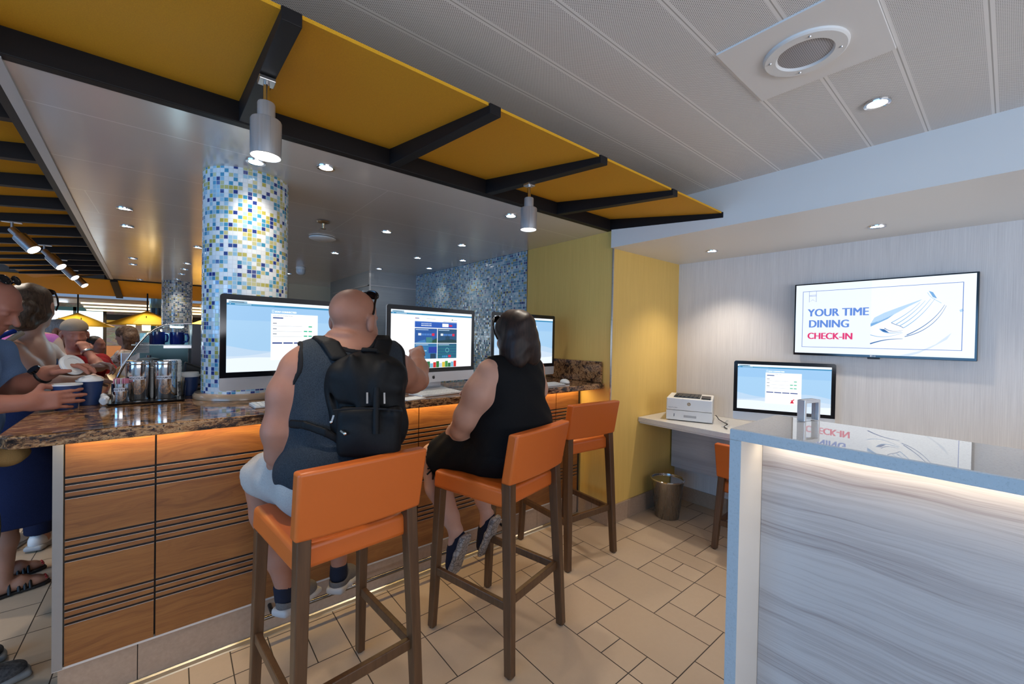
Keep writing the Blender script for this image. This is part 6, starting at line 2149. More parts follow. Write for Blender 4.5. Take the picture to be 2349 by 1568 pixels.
# ------------------------------------------------------------------ printer
t = thing('printer', 'small white laser printer on the desk by the mustard wall', 'printer', (3.215, 1.625, DZ + 0.001), R(-68))
w_, d_, h_ = 0.33, 0.285, 0.185
mb = MB()
mb.hexa([(-w_ / 2, -d_ / 2, 0.082), (w_ / 2, -d_ / 2, 0.082), (w_ / 2, d_ / 2, 0.082), (-w_ / 2, d_ / 2, 0.082)], [(-w_ / 2, -d_ / 2 + .004, h_ - .008), (w_ / 2, -d_ / 2 + .004, h_ - .008), (w_ / 2, d_ / 2, h_), (-w_ / 2, d_ / 2, h_)])
body = mb.build('body', M_whiteplastic, t, bevel=0.008, seg=3)
MB().box((-w_ / 2, -d_ / 2, 0.006), (w_ / 2, d_ / 2, 0.0805)).build('paper_tray', M_whiteplastic, t, bevel=0.003)
MB().box((-0.035, -d_ / 2 - 0.002, 0.030), (0.055, -d_ / 2 + 0.002, 0.048)).build('tray_handle', plain('grey plastic', (0.40, 0.40, 0.41), 0.5), t, bevel=0.002)
MB().box((-0.108, -d_ / 2 - .0015, 0.032), (-0.104, -d_ / 2, 0.055)).build('paper_gauge', M_black, t)
mb = MB().hexa([(-0.115, -0.105, h_ - .004), (0.075, -0.105, h_ - .004), (0.075, 0.10, h_ - .001), (-0.115, 0.10, h_ - .001)], [(-0.115, -0.105, h_ + .0005), (0.075, -0.105, h_ + .0005), (0.075, 0.10, h_ + .004), (-0.115, 0.10, h_ + .004)])
for i in range(6): mb.box((-0.105 + i * .03, -0.10, h_ + .001), (-0.092 + i * .03, 0.085, h_ + .006))
mb.build('output_tray', plain('charcoal plastic', (0.028, 0.028, 0.030), 0.45), t)
cp = MB().hexa([(0.085, -0.125, h_ - .004), (0.150, -0.125, h_ - .004), (0.150, -0.045, h_ + .0), (0.085, -0.045, h_ + .0)], [(0.085, -0.125, h_ + .001), (0.150, -0.125, h_ + .001), (0.150, -0.045, h_ + .012), (0.085, -0.045, h_ + .012)]).build('control_panel', M_blackgl, t, bevel=0.001)
S = Sheet(); M_gold = plain('bronze print', (0.34, 0.22, 0.08), 0.35)
S.poly([(.013 * math.cos(q), .013 * math.sin(q)) for q in np.linspace(0, 2 * PI, 25)[:-1]], M_gold)
S.up().stroke([(-.008, -.005), (-.0035, .009)], .0015, M_whiteplastic).stroke([(-.0055, .002), (-.0025, .003), (-.004, -.005)], .0014, M_whiteplastic)
S.stroke([(.001, -.010), (.0045, .004)], .0015, M_whiteplastic).stroke([(.0035, .004), (.0075, .003), (.006, -.003), (.002, -.004)], .0013, M_whiteplastic)
S.build('logo', t, (0.0, -d_ / 2 + .001, 0.135))
S = Sheet(); S.text('LaserJet Pro M402n', 0, 0, .0085, plain('grey print', (0.08, 0.08, 0.085), 0.5)); S.build('model_lettering', t, (-0.150, -d_ / 2 + .0005, 0.100))
mb = MB(); mb.tube(bez3((3.385, 1.50, DZ + .03), (3.34, 1.44, DZ + .004), (3.30, 1.47, DZ + .03), (3.26, 1.38, DZ + .006)) + bez3((3.26, 1.38, DZ + .006), (3.22, 1.30, DZ + .006), (3.12, 1.36, DZ + .006), (3.05, 1.27, DZ + .006)), 0.0035, 6)
tag(mb.build('black_cable', M_black, smooth=60), 'black cable curling across the white desk beside the printer', 'cable')
mb = MB(); mb.tube(bez3((3.38, 1.40, DZ + .005), (3.25, 1.42, DZ + .02), (3.22, 1.26, DZ + .005), (3.10, 1.33, DZ + .005)), 0.003, 6)
tag(mb.build('white_cable', M_whiteplastic, smooth=60), 'white cable lying on the desk between printer and computer', 'cable')

# ------------------------------------------------------------------ waste bin
t = thing('wastebasket', 'brushed steel wastebasket on the floor under the white desk', 'bin', (3.085, 1.735, 0))
MB().lathe([(0.0, 0.004), (0.088, 0.0), (0.092, 0.004), (0.124, 0.298), (0.127, 0.303), (0.120, 0.303), (0.088, 0.012), (0.0, 0.010)], n=48).build('bin_body', mat_brushed('brushed bin steel', (0.42, 0.40, 0.38), 0.28, (90, 90, 1)), t, smooth=40)
MB().lathe([(0.121, 0.298), (0.129, 0.298), (0.131, 0.304), (0.127, 0.309), (0.121, 0.307), (0.121, 0.298)], n=48).build('rim', M_chrome, t, smooth=50)

# ------------------------------------------------------------------ reception counter in the foreground
RX, RY, RZ = 1.388, 0.568, 1.140
t = thing('reception_counter', 'pale quartz waterfall reception counter with bleached ash front in the foreground', 'counter', (RX, RY, 0))
def ch4(mb, name, m, bevel=0.0):
    o = mb.build(name, m, t, bevel=bevel); o.location = (-RX, -RY, 0)
    return o
ch4(MB().box((RX, -1.3, RZ - 0.034), (RX + 0.406, RY, RZ)), 'top', M_quartz, 0.0025)
ch4(MB().box((RX - 0.0015, -1.3, RZ - 0.0345), (RX - 0.0002, RY, RZ - 0.003)).box((RX - 0.0015, RY - 0.034, 0), (RX - 0.0002, RY, RZ - 0.036)), 'front_edge', M_quartzedge)
ch4(MB().box((RX, RY - 0.034, 0), (RX + 0.406, RY, RZ - 0.035)), 'side_leg', plain('pale warm quartz', (0.66, 0.635, 0.60), 0.3), 0.002)
ch4(MB().box((RX + 0.178, -1.3, 0.05), (RX + 0.21, RY - 0.035, RZ - 0.035)), 'front_panel', M_pale)
ch4(MB().box((RX + 0.195, -1.3, 0.0), (RX + 0.23, RY - 0.035, 0.049)), 'plinth', plain('grey plinth', (0.25, 0.24, 0.235), 0.4))
ch4(MB().box((RX + 0.150, -1.28, RZ - 0.042), (RX + 0.162, RY - 0.05, RZ - 0.0355)), 'light_strip', glow('warm counter strip', (1.0, 0.75, 0.45), 3.0))
area('reception_glow', (RX + 0.138, -0.25, RZ - 0.044), (RX + 0.186, -0.25, 0.55), 1.5, 0.016, 1.7, (1.0, 0.80, 0.55))
# metal sign holder
t = thing('sign_holder', 'small chrome frame sign holder standing on the reception counter', 'sign holder', (1.765, 0.448, RZ + 0.001), R(74))
mb = MB()
mb.box((-0.005, -0.045, 0), (0.021, -0.034, 0.075)).box((-0.005, 0.034, 0), (0.021, 0.045, 0.075)).box((-0.005, -0.034, 0.064), (0.021, 0.034, 0.075))
mb.build('frame', M_alu, t, bevel=0.0012)
MB().box((0.006, -0.0335, 0.002), (0.010, 0.0335, 0.0635)).build('clear_insert', NG('clear acrylic').set(base=(0.9, 0.95, 1.0), rough=0.03, trans=1.0, ior=1.3), t)

for (x, y, lab) in ((0.4235, 1.377, 'tiny white scrap on the floor tile under the nearest stool, farther of two'), (0.416, 1.352, 'tiny white scrap on the floor tile under the nearest stool, nearer of two')):
    o = Blob((x - .02, y - .02, -.002), (x + .02, y + .02, .02), .0012).ell((x, y, .003), (.006, .005, .003), 0).ell((x + .004, y + .003, .003), (.004, .004, .003), .002).ripple(.0008, 900, 5).cut((0, 0, .0005), (0, 0, -1)).build('paper_scrap', M_whiteplastic)
    tag(o, lab, 'scrap')
# ------------------------------------------------------------------ things on the granite counter
CZ = CT + 0.001
o = MB().hexa([(-0.225, 2.555, CZ), (0.040, 2.555, CZ), (0.040, 2.735, CZ), (-0.225, 2.735, CZ)], [(-0.232, 2.548, CZ + .009), (0.047, 2.548, CZ + .009), (0.047, 2.742, CZ + .009), (-0.232, 2.742, CZ + .009)]).build('serving_tray', plain('black lacquer', (0.012, 0.011, 0.011), 0.25), bevel=0.002)
tag(o, 'flat black tray holding the steel canisters on the granite counter', 'tray')
TZ = CZ + 0.010
M_mirror = plain('mirror polished steel', (0.66, 0.66, 0.67), 0.07, 1.0)


def canister(label, x, y, r, hh, txt=None, lid=True):
    t = thing('steel_canister', label, 'canister', (x, y, TZ), 0, 'steel canisters on the tray')
    MB().lathe([(r * .97, 0), (r, .003), (r, hh * .86), (r * 1.03, hh * .865), (r * 1.03, hh * .875), (r, hh * .88), (r, hh * .895)], n=48).build('jar', M_mirror, t, smooth=40)
    if lid:
        MB().lathe([(r * 1.02, hh * .897), (r * 1.03, hh * .90), (r * 1.03, hh * .93), (r, hh * .935), (r, hh * .985), (r * .96, hh), (0, hh)], n=48).build('lid', M_mirror, t, smooth=40)
    if txt:
        S = Sheet()
        # label strip bent round the jar, facing the viewer
        M_lab = plain('white label tape', (0.62, 0.62, 0.66), 0.5); M_ink = plain('label ink', (0.03, 0.03, 0.05), 0.6)
        mb = MB()
        a0 = math.atan2(-y, -x + 0.0) - 0.18
        hw = 0.62
        n = 12
        vs = []
        for i in range(n + 1):
            a = a0 - hw + 2 * hw * i / n
            for z in (hh * .52, hh * .52 + .016): vs.append(((r + .0006) * math.cos(a), (r + .0006) * math.sin(a), z))
        mb.add(vs, [(2 * i, 2 * i + 2, 2 * i + 3, 2 * i + 1) for i in range(n)])
        tv, tf = text_mesh(txt, .0125, 0.0002, 'CENTER')
        mb.mat(1).add([((r + .0012) * math.cos(a0 + q[0] / r), (r + .0012) * math.sin(a0 + q[0] / r), hh * .52 + .0035 + q[1]) for q in tv], tf)
        mb.build('paper_label', [M_lab, M_ink], t)
    return t


canister('tall mirror steel canister labelled CHOCOLATE on the black tray', -0.129, 2.650, 0.0455, 0.185, 'CHOCOLATE')
canister('tall mirror steel canister with short label at the right end of the tray', -0.030, 2.640, 0.0455, 0.185, 'CINNAMON')
c = canister('short mirror steel canister filled with pink sugar packets', -0.186, 2.598, 0.0325, 0.095, 'SWEETENER', lid=False)
# packets stand in it: things of their own
rng = random.Random(3)
M_pk = [plain('pink packet', (0.62, 0.22, 0.32), 0.7), plain('white packet', (0.72, 0.70, 0.68), 0.7)]
pp = None
for i in range(7):
    if pp is None:
        pp = o = MB().box((-0.018, -0.0012, 0), (0.018, 0.0012, 0.050)).build('sugar_packet', M_pk[0])
    else:
        o = pp.copy(); COL.objects.link(o)
        if i % 3 == 1:
            o.data = o.data.copy(); o.data.materials[0] = M_pk[1]
    o.location = (-0.186 + (i - 3) * 0.0058, 2.598 + rng.uniform(-.002, .002), TZ + 0.056 + rng.uniform(0, .004)); o.rotation_euler = (0, rng.uniform(-.08, .08), R(70) + rng.uniform(-.05, .05))
    tag(o, 'paper sugar packet standing in the short steel canister', 'packet', 'sugar packets in the short canister')


# stacks of white cup lids
def lid_shape():
    return MB().lathe([(0.0, 0.0068), (0.030, 0.0068), (0.031, 0.0098), (0.036, 0.0098), (0.0375, 0.0045), (0.041, 0.0035), (0.0415, 0.0), (0.037, 0.0)], n=28)


ld = None
for x, y, n_, lab, gp in ((-0.077, 2.698, 24, 'white plastic cup lid in the stack between the two tall canisters', 'lids stacked left'), (0.000, 2.706, 30, 'white plastic cup lid in the taller stack behind the right canister', 'lids stacked right')):
    for i in range(n_):
        if ld is None:
            ld = o = lid_shape().build('cup_lid', M_whiteplastic, smooth=40)
            base = (0, 0, 0)
        else:
            o = ld.copy(); COL.objects.link(o)
        s_ = 0.80
        o.scale = (s_, s_, 1)
        o.location = (x + rng.uniform(-.001, .001), y + rng.uniform(-.001, .001), TZ + i * 0.0060)
        tag(o, lab, 'lid', gp)
# blue cups
M_bluecup = plain('navy paper cup', (0.012, 0.035, 0.125), 0.5)
M_rimw = plain('white paper', (0.76, 0.76, 0.76), 0.6)


def paper_cup(label, x, y, h=0.115, lid=False, r0=0.030, r1=0.043, foam=False):
    t = thing('paper_cup', label, 'cup', (x, y, CZ), 0, 'navy paper cups')
    MB().lathe([(0, .004), (r0, .0), (r1, h - .004), (r1 - .002, h - .004), (r0 - .002, .008), (0, .008)], n=40).build('cup', M_bluecup, t, smooth=40)
    MB().lathe([(r1 - .003, h - .005), (r1 + .0015, h - .006), (r1 + .0025, h - .003), (r1 + .0015, h), (r1 - .003, h - .001), (r1 - .003, h - .005)], n=40).build('rim', M_rimw, t, smooth=50)
    if lid:
        MB().lathe([(r1 + .005, h - .001), (r1 + .005, h + .004), (r1 + .001, h + .006), (r1 - .002, h + .018), (r1 - .008, h + .018), (r1 - .010, h + .012), (0, h + .012)], n=40).build('lid', M_whiteplastic, t, smooth=40)
    if foam:
        B = Blob((-.06, -.06, h - .03), (.06, .06, h + .03), .003)
        B.ell((0, 0, h - .002), (r1 - .004, r1 - .004, .018), 0)
        for i in range(16):
            a, q = rng.uniform(0, 6.28), rng.uniform(0, r1 - .012)
            B.ell((q * math.cos(a), q * math.sin(a), h + .013 - q * .25), (.011, .011, .008), .004)
        B.ripple(.0012, 320, 3)
        B.build('whipped_cream', M_rimw, t)
    return t


paper_cup('navy paper cup gripped by the balding man, white rimmed', -0.353, 2.565, 0.105, r0=0.034, r1=0.047)
paper_cup('navy paper cup topped with white cream, beside the gripped cup', -0.292, 2.645, 0.112, foam=True, r0=0.033, r1=0.044)
paper_cup('navy paper cup with white lid close to the big mosaic column', 0.066, 2.765, 0.105, lid=True, r0=0.030, r1=0.041)
o = MB().lathe([(0.0, 0.005), (0.030, 0.005), (0.031, 0.010), (0.039, 0.010), (0.043, 0.004), (0.0475, 0.003), (0.048, -0.004), (0.0, -0.002)], n=40).build('cup_lid', M_whiteplastic, smooth=40)
o.location = (-0.346, 2.648, 1.262); o.rotation_euler = (R(62), R(14), R(38))
tag(o, 'oval looking white cup lid held up by the balding man', 'lid')
# glass of stirrers
t = thing('stirrer_glass', 'small glass of wooden stirrers between canister and lidded navy cup', 'glass', (0.026, 2.705, CZ))
MB().lathe([(0, .002), (.024, .0), (.027, .085), (.0255, .085), (.0225, .006), (0, .006)], n=32).build('tumbler', M_glass, t, smooth=40)
M_stick = plain('pale birch', (0.62, 0.50, 0.36), 0.6)
for i in range(9):
    a = i * 0.7
    o = MB().bar((.010 * math.cos(a) + .026, .010 * math.sin(a) + 2.705, CZ + .008), (.017 * math.cos(a + .3) + .026, .017 * math.sin(a + .3) + 2.705, CZ + .098 + .004 * (i % 3)), .005, .0016).build('stirrer', M_stick)
    tag(o, 'thin wooden stirrer standing in the small glass by the canisters', 'stirrer', 'stirrers in the glass')
o = MB().lathe([(0, .003), (.022, .0), (.034, .070), (.032, .070), (.020, .006), (0, .006)], n=32).build('white_cup', M_rimw, smooth=40)
o.location = (-0.43, 2.71, CZ); tag(o, 'small white cup on the counter behind the balding man\'s arm', 'cup')
B = Blob((-0.30, 2.52, CT), (-0.18, 2.66, CT + .08), .003)
B.ell((-0.238, 2.585, CT + .022), (.016, .022, .020), .01).ell((-0.243, 2.60, CT + .040), (.010, .012, .012), .008).ripple(.003, 260, 4).cut((0, 0, CT + .002), (0, 0, -1))
tag(B.build('crumpled_wrapper', M_rimw), 'crumpled white paper wrapper at the left end of the black tray', 'wrapper')

# ------------------------------------------------------------------ second counter run with curved glass display case
o = MB().box((-0.27, 3.20, 0), (0.60, 6.25, 1.02)).build('serving_counter', M_wood)
tag(o, 'serving counter running away behind the near bar on the left', 'counter')
o = MB().box((-0.40, 3.06, CT - 0.05), (0.62, 6.3, CT - 0.006)).build('granite_countertop', M_granite, bevel=0.004)
tag(o, 'dark granite top of the serving counter under the glass display case', 'countertop')
SZ = CT - 0.005
t = thing('display_case', 'curved glass display case with blue mugs inside, left of the big mosaic column', 'display case', (0, 3.3, SZ))
def ch5(mb, name, m, bevel=0.0, smooth=None):
    o = mb.build(name, m, t, bevel=bevel, smooth=smooth); o.location = (0, -3.3, -SZ)
    return o
cv = [(-0.275, SZ + .004), (-0.255, 1.145), (-0.228, 1.215), (-0.195, 1.284), (-0.165, 1.340), (-0.130, 1.392), (-0.090, 1.432), (-0.050, 1.455), (0.0, 1.466), (0.09, 1.468)]
y0, y1 = 3.36, 4.25
vs = [(x, y, z) for y in (y0, y1) for x, z in cv] + [(x + .006, y, z - .004) for y in (y0, y1) for x, z in cv]
n = len(cv)
fs = [(i, i + 1, n + i + 1, n + i) for i in range(n - 1)] + [(2 * n + i, 3 * n + i, 3 * n + i + 1, 2 * n + i + 1) for i in range(n - 1)]
fs += [(i, 2 * n + i, 2 * n + i + 1, i + 1) for i in range(n - 1)] + [(n + i, n + i + 1, 3 * n + i + 1, 3 * n + i) for i in range(n - 1)]
fs += [(0, n, 3 * n, 2 * n), (n - 1, 3 * n - 1, 4 * n - 1, 2 * n - 1)]
ch5(MB().add(vs, fs), 'curved_glass', M_glass, smooth=50)
for y in (y0, y0 + .11):
    mb = MB(); mb.tube([(x, y, z) for x, z in cv], 0.006, 8)
    ch5(mb, 'glass_edge', M_chrome, smooth=50)
ch5(MB().box((0.092, y0, SZ + .004), (0.20, y1, 1.468)), 'side_cabinet', plain('grey case panel', (0.115, 0.10, 0.105), 0.45))
ch5(MB().box((-0.20, y0 + .05, 1.328), (0.090, y1 - .05, 1.334)), 'shelf', M_glass)
ch5(MB().box((-0.05, y0 + .05, 1.310), (0.090, y1 - .05, 1.3275)), 'shelf_rail', M_steel)
ch5(MB().box((-0.05, y0 + .30, SZ + .005), (0.088, y1 - .05, 1.18)), 'inner_bin', plain('pale blue steel', (0.30, 0.42, 0.48), 0.25, 0.6))
ch5(MB().box((-0.20, y1 - .03, SZ + .005), (0.090, y1 - .02, 1.40)), 'added_backing', plain('blue lit steel panel', (0.16, 0.34, 0.40), 0.3, 0.3))  # added backing; the blue glow of the case is put into its colour
ch5(MB().box((-0.02, y0 + .06, 1.444), (0.05, y1 - .06, 1.452)), 'case_light', glow('cool case light', (0.55, 0.85, 1.0), 3.0))
area('case_glow', (0.01, 3.7, 1.44), (-0.02, 3.7, 1.2), 0.06, 0.8, 4.5, (0.42, 0.80, 1.0))
M_mug = plain('cobalt glaze', (0.010, 0.030, 0.22), 0.10)


def make_mug():
    t = thing('mug', 'x', 'mug')
    MB().lathe([(0, .003), (.036, .0), (.038, .004), (.038, .078), (.035, .078), (.035, .008), (0, .008)], n=36).build('cup', M_mug, t, smooth=40)
    mb = MB(); mb.tube([(.036, 0, .066), (.058, 0, .064), (.062, 0, .042), (.058, 0, .018), (.036, 0, .014)], .0058, 8)
    mb.build('handle', M_mug, t, smooth=60)
    return t


m0 = None
for x, y, rz, lab in ((-0.082, 3.46, 0.6, 'cobalt blue mug on the glass shelf, left of the two front ones'), (0.018, 3.46, -0.5, 'cobalt blue mug on the glass shelf, right of the two front ones'), (-0.082, 3.58, 0.6, 'cobalt blue mug in the second row on the glass shelf'), (0.018, 3.58, -0.3, 'cobalt blue mug in the second row, beside the grey case panel')):
    if m0 is None: m0 = m_ = make_mug()
    else: m_ = copy_tree(m0)
    m_.location = (x, y, 1.335); m_.rotation_euler = (0, 0, rz); m_['label'] = lab; m_['group'] = 'mugs in the display case'
t = thing('price_card', 'small white price card standing on the glass shelf of the display case', 'card', (-0.150, 3.43, 1.335))
MB().box((-0.032, 0, -0.055), (0.032, 0.002, 0.010)).build('card', plain('pale card', (0.55, 0.62, 0.66), 0.6), t)
S = Sheet(); M_ink = plain('blue ink', (0.03, 0.06, 0.15), 0.6)
for i in range(4): S.rect(-.024, -.012 - i * .010, .024 - .006 * (i % 2), -.0105 - i * .010, M_ink)
S.stroke([(-.006, -.002), (0, .006), (.006, -.002)], .001, M_ink)
S.build('printed_lines', t)
# black till screen
t = thing('card_terminal', 'angled black terminal between display case and big column', 'terminal', (0.095, 3.10, SZ + 0.0))
mb = MB().hexa([(-0.05, -0.02, .10), (0.06, -0.03, .045), (0.06, 0.06, .045), (-0.05, 0.06, .10)], [(-0.045, -0.02, .165), (0.10, -0.03, .10), (0.10, 0.06, .10), (-0.045, 0.06, .165)])
mb.build('housing', M_black, t, bevel=0.01)
MB().cyl((0.0, 0.02, 0.005), (0.0, 0.02, 0.11), 0.018, n=16).build('post', M_black, t)
MB().cyl((0.0, 0.02, 0.0), (0.0, 0.02, 0.006), 0.05, n=24).build('base', M_black, t)
# napkin box and dark slab of the farther counter
o = MB().box((-0.39, 5.40, SZ), (-0.10, 5.75, SZ + 0.13)).build('napkin_box', M_steel, bevel=0.004)
tag(o, 'square steel box on the serving counter beyond the display case', 'box')
t = thing('steel_dispenser', 'round-shouldered steel dispenser seen through the curved glass', 'dispenser', (-0.125, 3.56, SZ + 0.005))
MB().lathe([(.055, 0), (.058, .004), (.058, .145), (.052, .158), (.02, .165), (0, .166)], n=40).build('tank', M_steel, t, smooth=40)
MB().cyl((0, 0, .164), (0, 0, .18), .012, n=16).build('knob', M_chrome, t)
# phone lying by the hands
o = MB().box((-0.035, -0.07, 0), (0.035, 0.07, 0.008)).build('mobile_phone', M_blackgl, bevel=0.003); o.location = (-0.30, 2.92, CZ); o.rotation_euler = (0, 0, R(60))
tag(o, 'black mobile phone on the counter in front of the navy dress woman\'s hands', 'phone')

# bottles and machine behind the bar, right of the middle monitor
t = thing('coffee_grinder', 'dark coffee grinder with black handle behind the middle monitor', 'grinder', (1.95, 4.75, 0.921))
MB().box((-0.10, -0.10, 0), (0.10, 0.12, 0.30)).build('body', M_steel, t, bevel=0.01)
MB().lathe([(.05, .30), (.085, .42), (.085, .44), (0, .445)], n=28).build('hopper', NG('smoky plastic').set(base=(0.25, 0.22, 0.20), rough=0.1, trans=0.8), t, smooth=40)
MB().bar((0.0, -0.11, .22), (0.02, -0.17, .08), .03, .04).build('handle', M_black, t, bevel=0.01)
bt0 = None
M_bt = [plain('green bottle glass', (0.02, 0.07, 0.03), 0.08), plain('amber syrup', (0.28, 0.10, 0.02), 0.1), plain('clear syrup', (0.5, 0.5, 0.48), 0.1)]
for i, (x, lab) in enumerate(((2.12, 'syrup bottle next to the coffee grinder on the rear worktop'), (2.23, 'second syrup bottle from the coffee grinder on the rear worktop'), (2.34, 'third syrup bottle from the coffee grinder on the rear worktop'))):
    if bt0 is None:
        bt0 = o = thing('syrup_bottle', lab, 'bottle')
        MB().lathe([(0, 0), (.036, 0), (.038, .01), (.038, .18), (.016, .24), (.014, .29)], n=24).build('glass', M_bt[0], o, smooth=40)
        MB().cyl((0, 0, .288), (0, 0, .33), .016, n=16).build('cap', M_black, o)
    else:
        o = copy_tree(bt0)
        g_ = [c for c in o.children if c.name.startswith('glass')][0]
        g_.data = g_.data.copy(); g_.data.materials[0] = M_bt[i]
    o.location = (x, 4.80, 0.921); o['label'] = lab; o['group'] = 'bottles on the rear worktop'
t = thing('milk_pitcher_machine', 'shiny chrome espresso machine behind the man\'s raised arm', 'espresso machine', (1.45, 4.72, 0.921))
MB().box((-0.2, -0.15, 0), (0.2, 0.15, 0.36)).build('body', M_chrome, t, bevel=0.02)
MB().cyl((-0.12, -0.16, .26), (-0.12, -0.20, .26), .04, n=20).build('group_head', M_steel, t, smooth=40)
mb = MB(); mb.tube([(0.18, -0.12, .34), (0.20, -0.20, .30), (0.20, -0.22, .12)], .008, 8); mb.build('steam_wand', M_chrome, t, smooth=50)
# ------------------------------------------------------------------ far end of the restaurant
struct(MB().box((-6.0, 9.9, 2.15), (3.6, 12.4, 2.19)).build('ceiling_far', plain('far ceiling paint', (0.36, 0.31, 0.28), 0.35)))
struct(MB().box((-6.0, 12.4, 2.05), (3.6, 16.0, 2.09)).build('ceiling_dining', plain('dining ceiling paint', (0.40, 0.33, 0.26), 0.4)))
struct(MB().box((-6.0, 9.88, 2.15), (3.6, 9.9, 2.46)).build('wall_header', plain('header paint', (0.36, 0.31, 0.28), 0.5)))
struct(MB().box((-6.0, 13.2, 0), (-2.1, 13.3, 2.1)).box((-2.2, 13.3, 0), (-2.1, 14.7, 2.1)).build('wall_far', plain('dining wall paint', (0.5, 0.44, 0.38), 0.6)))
M_cove = glow('warm cove light', (1.0, 0.80, 0.48), 1.9)
for k, (y, z) in enumerate(((11.9, 1.955), (12.25, 1.90), (12.6, 1.845))):
    t = thing('cove_light', ('uppermost', 'middle', 'lowest')[k] + ' of the three long glowing ceiling coves in the far dining room', 'light', (0, y, z), 0, 'glowing coves in the far dining room')
    MB().box((-1.45, 0, -0.018), (3.2, 0.05, 0.014)).build('diffuser', M_cove, t)
    MB().box((-1.47, -0.02, 0.0145), (3.22, 0.07, 0.03)).build('housing', M_paint, t)
    MB().bar((0.5, .02, .03), (0.5, .02, 2.055 - z), .02, .02).build('hanger', M_paint, t)
area('cove_glow', (0, 12.2, 1.75), (0, 12.2, 0), 4.0, 0.8, 70, (1.0, 0.78, 0.5))


def mat_stone():
    g = NG('split stone cladding')
    p = g.mapv(g.pos(), (1, 1, 2.2))
    v = g.vor(p, 9, 'Color'); n = g.noise(p, 22, 4, 0.7)
    c = g.mix(0.5, g.ramp(n, [(0.3, (0.12, 0.11, 0.10)), (0.7, (0.50, 0.46, 0.42))]), g.mix(0.75, v, (0.34, 0.31, 0.29)))
    return g.set(base=c, rough=0.8, normal=g.bump(n, 0.6, 0.02))


struct(MB().box((-2.1, 14.5, 0.0), (3.6, 14.7, 2.05)).build('wall_stone', mat_stone()))
struct(MB().box((-2.1, 14.35, 0.70), (3.6, 14.5, 1.02)).build('trim_5', plain('orange wainscot', (0.62, 0.24, 0.07), 0.4)))
struct(MB().box((-2.1, 14.0, 1.66), (3.6, 14.05, 1.80)).build('trim_6', M_dark))
struct(MB().box((-2.1, 13.98, 1.60), (3.6, 14.03, 1.66)).build('trim_7', plain('mustard band', (0.55, 0.32, 0.02), 0.6)))
# big window at the far left
t = thing('window_1', None, None, (-2.05, 12.9, 0)); t['kind'] = 'structure'
M_win = glow('daylight beyond the glass', (0.72, 0.88, 1.0), 2.2)
def ch6(mb, name, m):
    o = mb.build(name, m, t); o.location = (2.05, -12.9, 0)
    return o
ch6(MB().box((-4.2, 12.95, 0.9), (-1.18, 13.0, 1.82)), 'sky', M_win)
for x in (-2.62, -2.15, -1.68, -1.22): ch6(MB().box((x, 12.86, 0.2), (x + .05, 12.94, 1.90)), 'mullion', plain('blue grey frame', (0.20, 0.30, 0.36), 0.4) if x < -1.3 else M_dark)
ch6(MB().box((-4.2, 12.86, 1.82), (-1.18, 12.94, 1.90)), 'head', plain('teal frame', (0.08, 0.28, 0.36), 0.4))
ch6(MB().box((-4.2, 12.90, 1.45), (-1.22, 12.93, 1.47)), 'rail', M_paint)
# dark round pillars
for x, y, r, lab, m in ((-0.245, 10.6, 0.115, 'dark blue round pillar left of the far mosaic column', plain('deep blue gloss', (0.012, 0.055, 0.10), 0.15)),):
    t = thing('round_pillar', lab, 'pillar', (x, y, 0)); t['kind'] = 'thing'
    MB().lathe([(r, 0), (r, 2.14)], n=40).build('shaft', m, t, smooth=60)
    MB().lathe([(r + .004, 1.86), (r + .012, 1.87), (r + .012, 2.14)], n=40).build('collar', plain('pale blue metal', (0.22, 0.42, 0.55), 0.2, 0.5), t, smooth=40)


# mustard parasol lampshades over the far tables
def make_parasol(r=0.55):
    t = thing('parasol_lamp', 'x', 'lamp')
    mb = MB()
    n = 6
    top = (0, 0, 0.0)
    vs = [top] + [(r * math.cos(2 * PI * i / n), r * math.sin(2 * PI * i / n), -0.25) for i in range(n)] + [(0, 0, -0.012)] + [(r * .99 * math.cos(2 * PI * i / n), r * .99 * math.sin(2 * PI * i / n), -0.262) for i in range(n)]
    fs = [(0, 1 + i, 1 + (i + 1) % n) for i in range(n)] + [(n + 1, n + 2 + (i + 1) % n, n + 2 + i) for i in range(n)] + [(1 + i, n + 2 + i, n + 2 + (i + 1) % n, 1 + (i + 1) % n) for i in range(n)]
    mb.add(vs, fs).build('canopy', M_par, t)
    MB().cyl((0, 0, -0.02), (0, 0, 0.37), 0.012, n=10).build('stem', M_dark, t)
    for a in (0.3, 2.4, 4.5):
        MB().lathe([(0.0, -0.38), (0.055, -0.38), (0.062, -0.24), (0.0, -0.24)], (0.26 * math.cos(a), 0.26 * math.sin(a), 0.02), n=20).build('lantern', M_lan, t, smooth=40)
        MB().cyl((0.26 * math.cos(a), 0.26 * math.sin(a), -0.23), (0.26 * math.cos(a), 0.26 * math.sin(a), -0.10), 0.006, n=8).build('lantern_stem', M_dark, t)
    return t


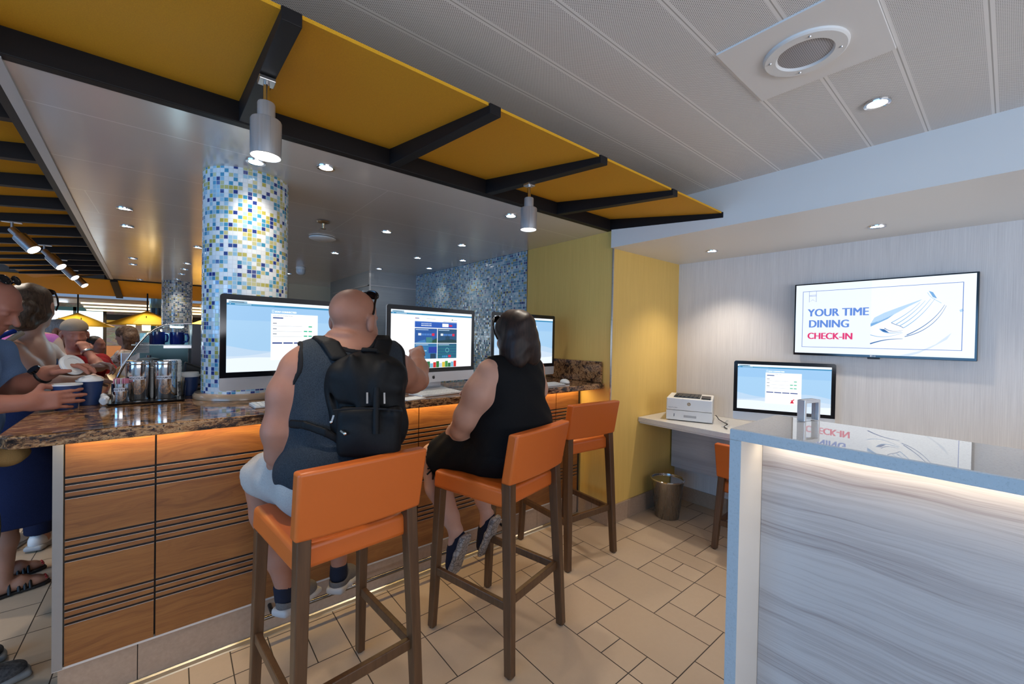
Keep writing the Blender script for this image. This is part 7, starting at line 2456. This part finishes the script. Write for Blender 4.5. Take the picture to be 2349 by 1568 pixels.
M_par = NG('bright mustard cloth').set(base=(0.70, 0.43, 0.02), rough=0.7)
M_lan = glow('warm lantern', (1.0, 0.78, 0.40), 2.6)
p0 = make_parasol()
for i, (x, y, z, rz, lab) in enumerate(((-0.37, 9.9, 1.775, 0.2, 'mustard parasol lampshade beside the dark blue pillar'), (-1.40, 11.2, 1.735, 0.5, 'mustard parasol lampshade above the cap of the man in red'), (0.62, 12.2, 1.745, 0.1, 'mustard parasol lampshade glimpsed between the two mosaic columns'))):
    o = p0 if i == 0 else copy_tree(p0)
    o.location = (x, y, z); o.rotation_euler = (0, 0, rz); o['label'] = lab; o['group'] = 'parasol lampshades in the far dining room'
for x, y, z in ((-0.37, 9.9, 1.56), (-1.40, 11.2, 1.52), (0.62, 12.2, 1.53)):
    lamp_light((x, y - 0.35, 2.10), 22, 75, color=(1, .85, .6))  # added lamp with no fitting, brightens the parasol from above
    l = bpy.data.lights.new('lantern_light', 'POINT'); l.energy = 8; l.color = (1, .75, .4); l.shadow_soft_size = .1
    o = bpy.data.objects.new('lantern_light', l); COL.objects.link(o); o.location = (x, y, z - .1)


def make_table(label, x, y):
    t = thing('dining_table', label, 'table', (x, y, 0))
    MB().box((-0.42, -0.38, 0.70), (0.42, 0.38, 0.73)).build('tabletop', plain('dark laminate', (0.06, 0.045, 0.04), 0.3), t, bevel=0.004)
    MB().cyl((0, 0, 0.02), (0, 0, 0.70), 0.035, n=16).build('pedestal', M_steel, t)
    MB().cyl((0, 0, 0.0), (0, 0, 0.02), 0.24, n=28).build('base', M_steel, t)


def make_bluechair(label, x, y, rz):
    t = thing('dining_chair', label, 'chair', (x, y, 0), rz, 'blue chairs in the far dining room')
    m = plain('bright blue shell', (0.02, 0.16, 0.48), 0.35)
    B = Blob((-.3, -.3, .40), (.3, .35, 1.02), .009)
    B.rbox((0, .02, .45), (.21, .20, .014), .012, .02)
    B.rbox((0, -.19, .70), (.20, .014, .26), .012, .05, M=rot(0, .14))
    B.build('shell', m, t)
    for sx in (-1, 1):
        for sy in (-1, 1):
            MB().cyl((sx * .19, sy * .17, 0), (sx * .15, sy * .13, .445), .011, n=10).build('leg', M_chrome, t)


make_table('dark dining table in front of the curly-haired woman', -1.12, 7.15)
make_bluechair('blue shell chair carrying the curly-haired woman', -0.36, 7.22, R(90))
make_bluechair('blue shell chair at the left of the far dining table, facing the curly-haired woman', -1.35, 8.2, R(-60))
make_table('dark dining table farther back by the stone wall', -1.1, 11.6)
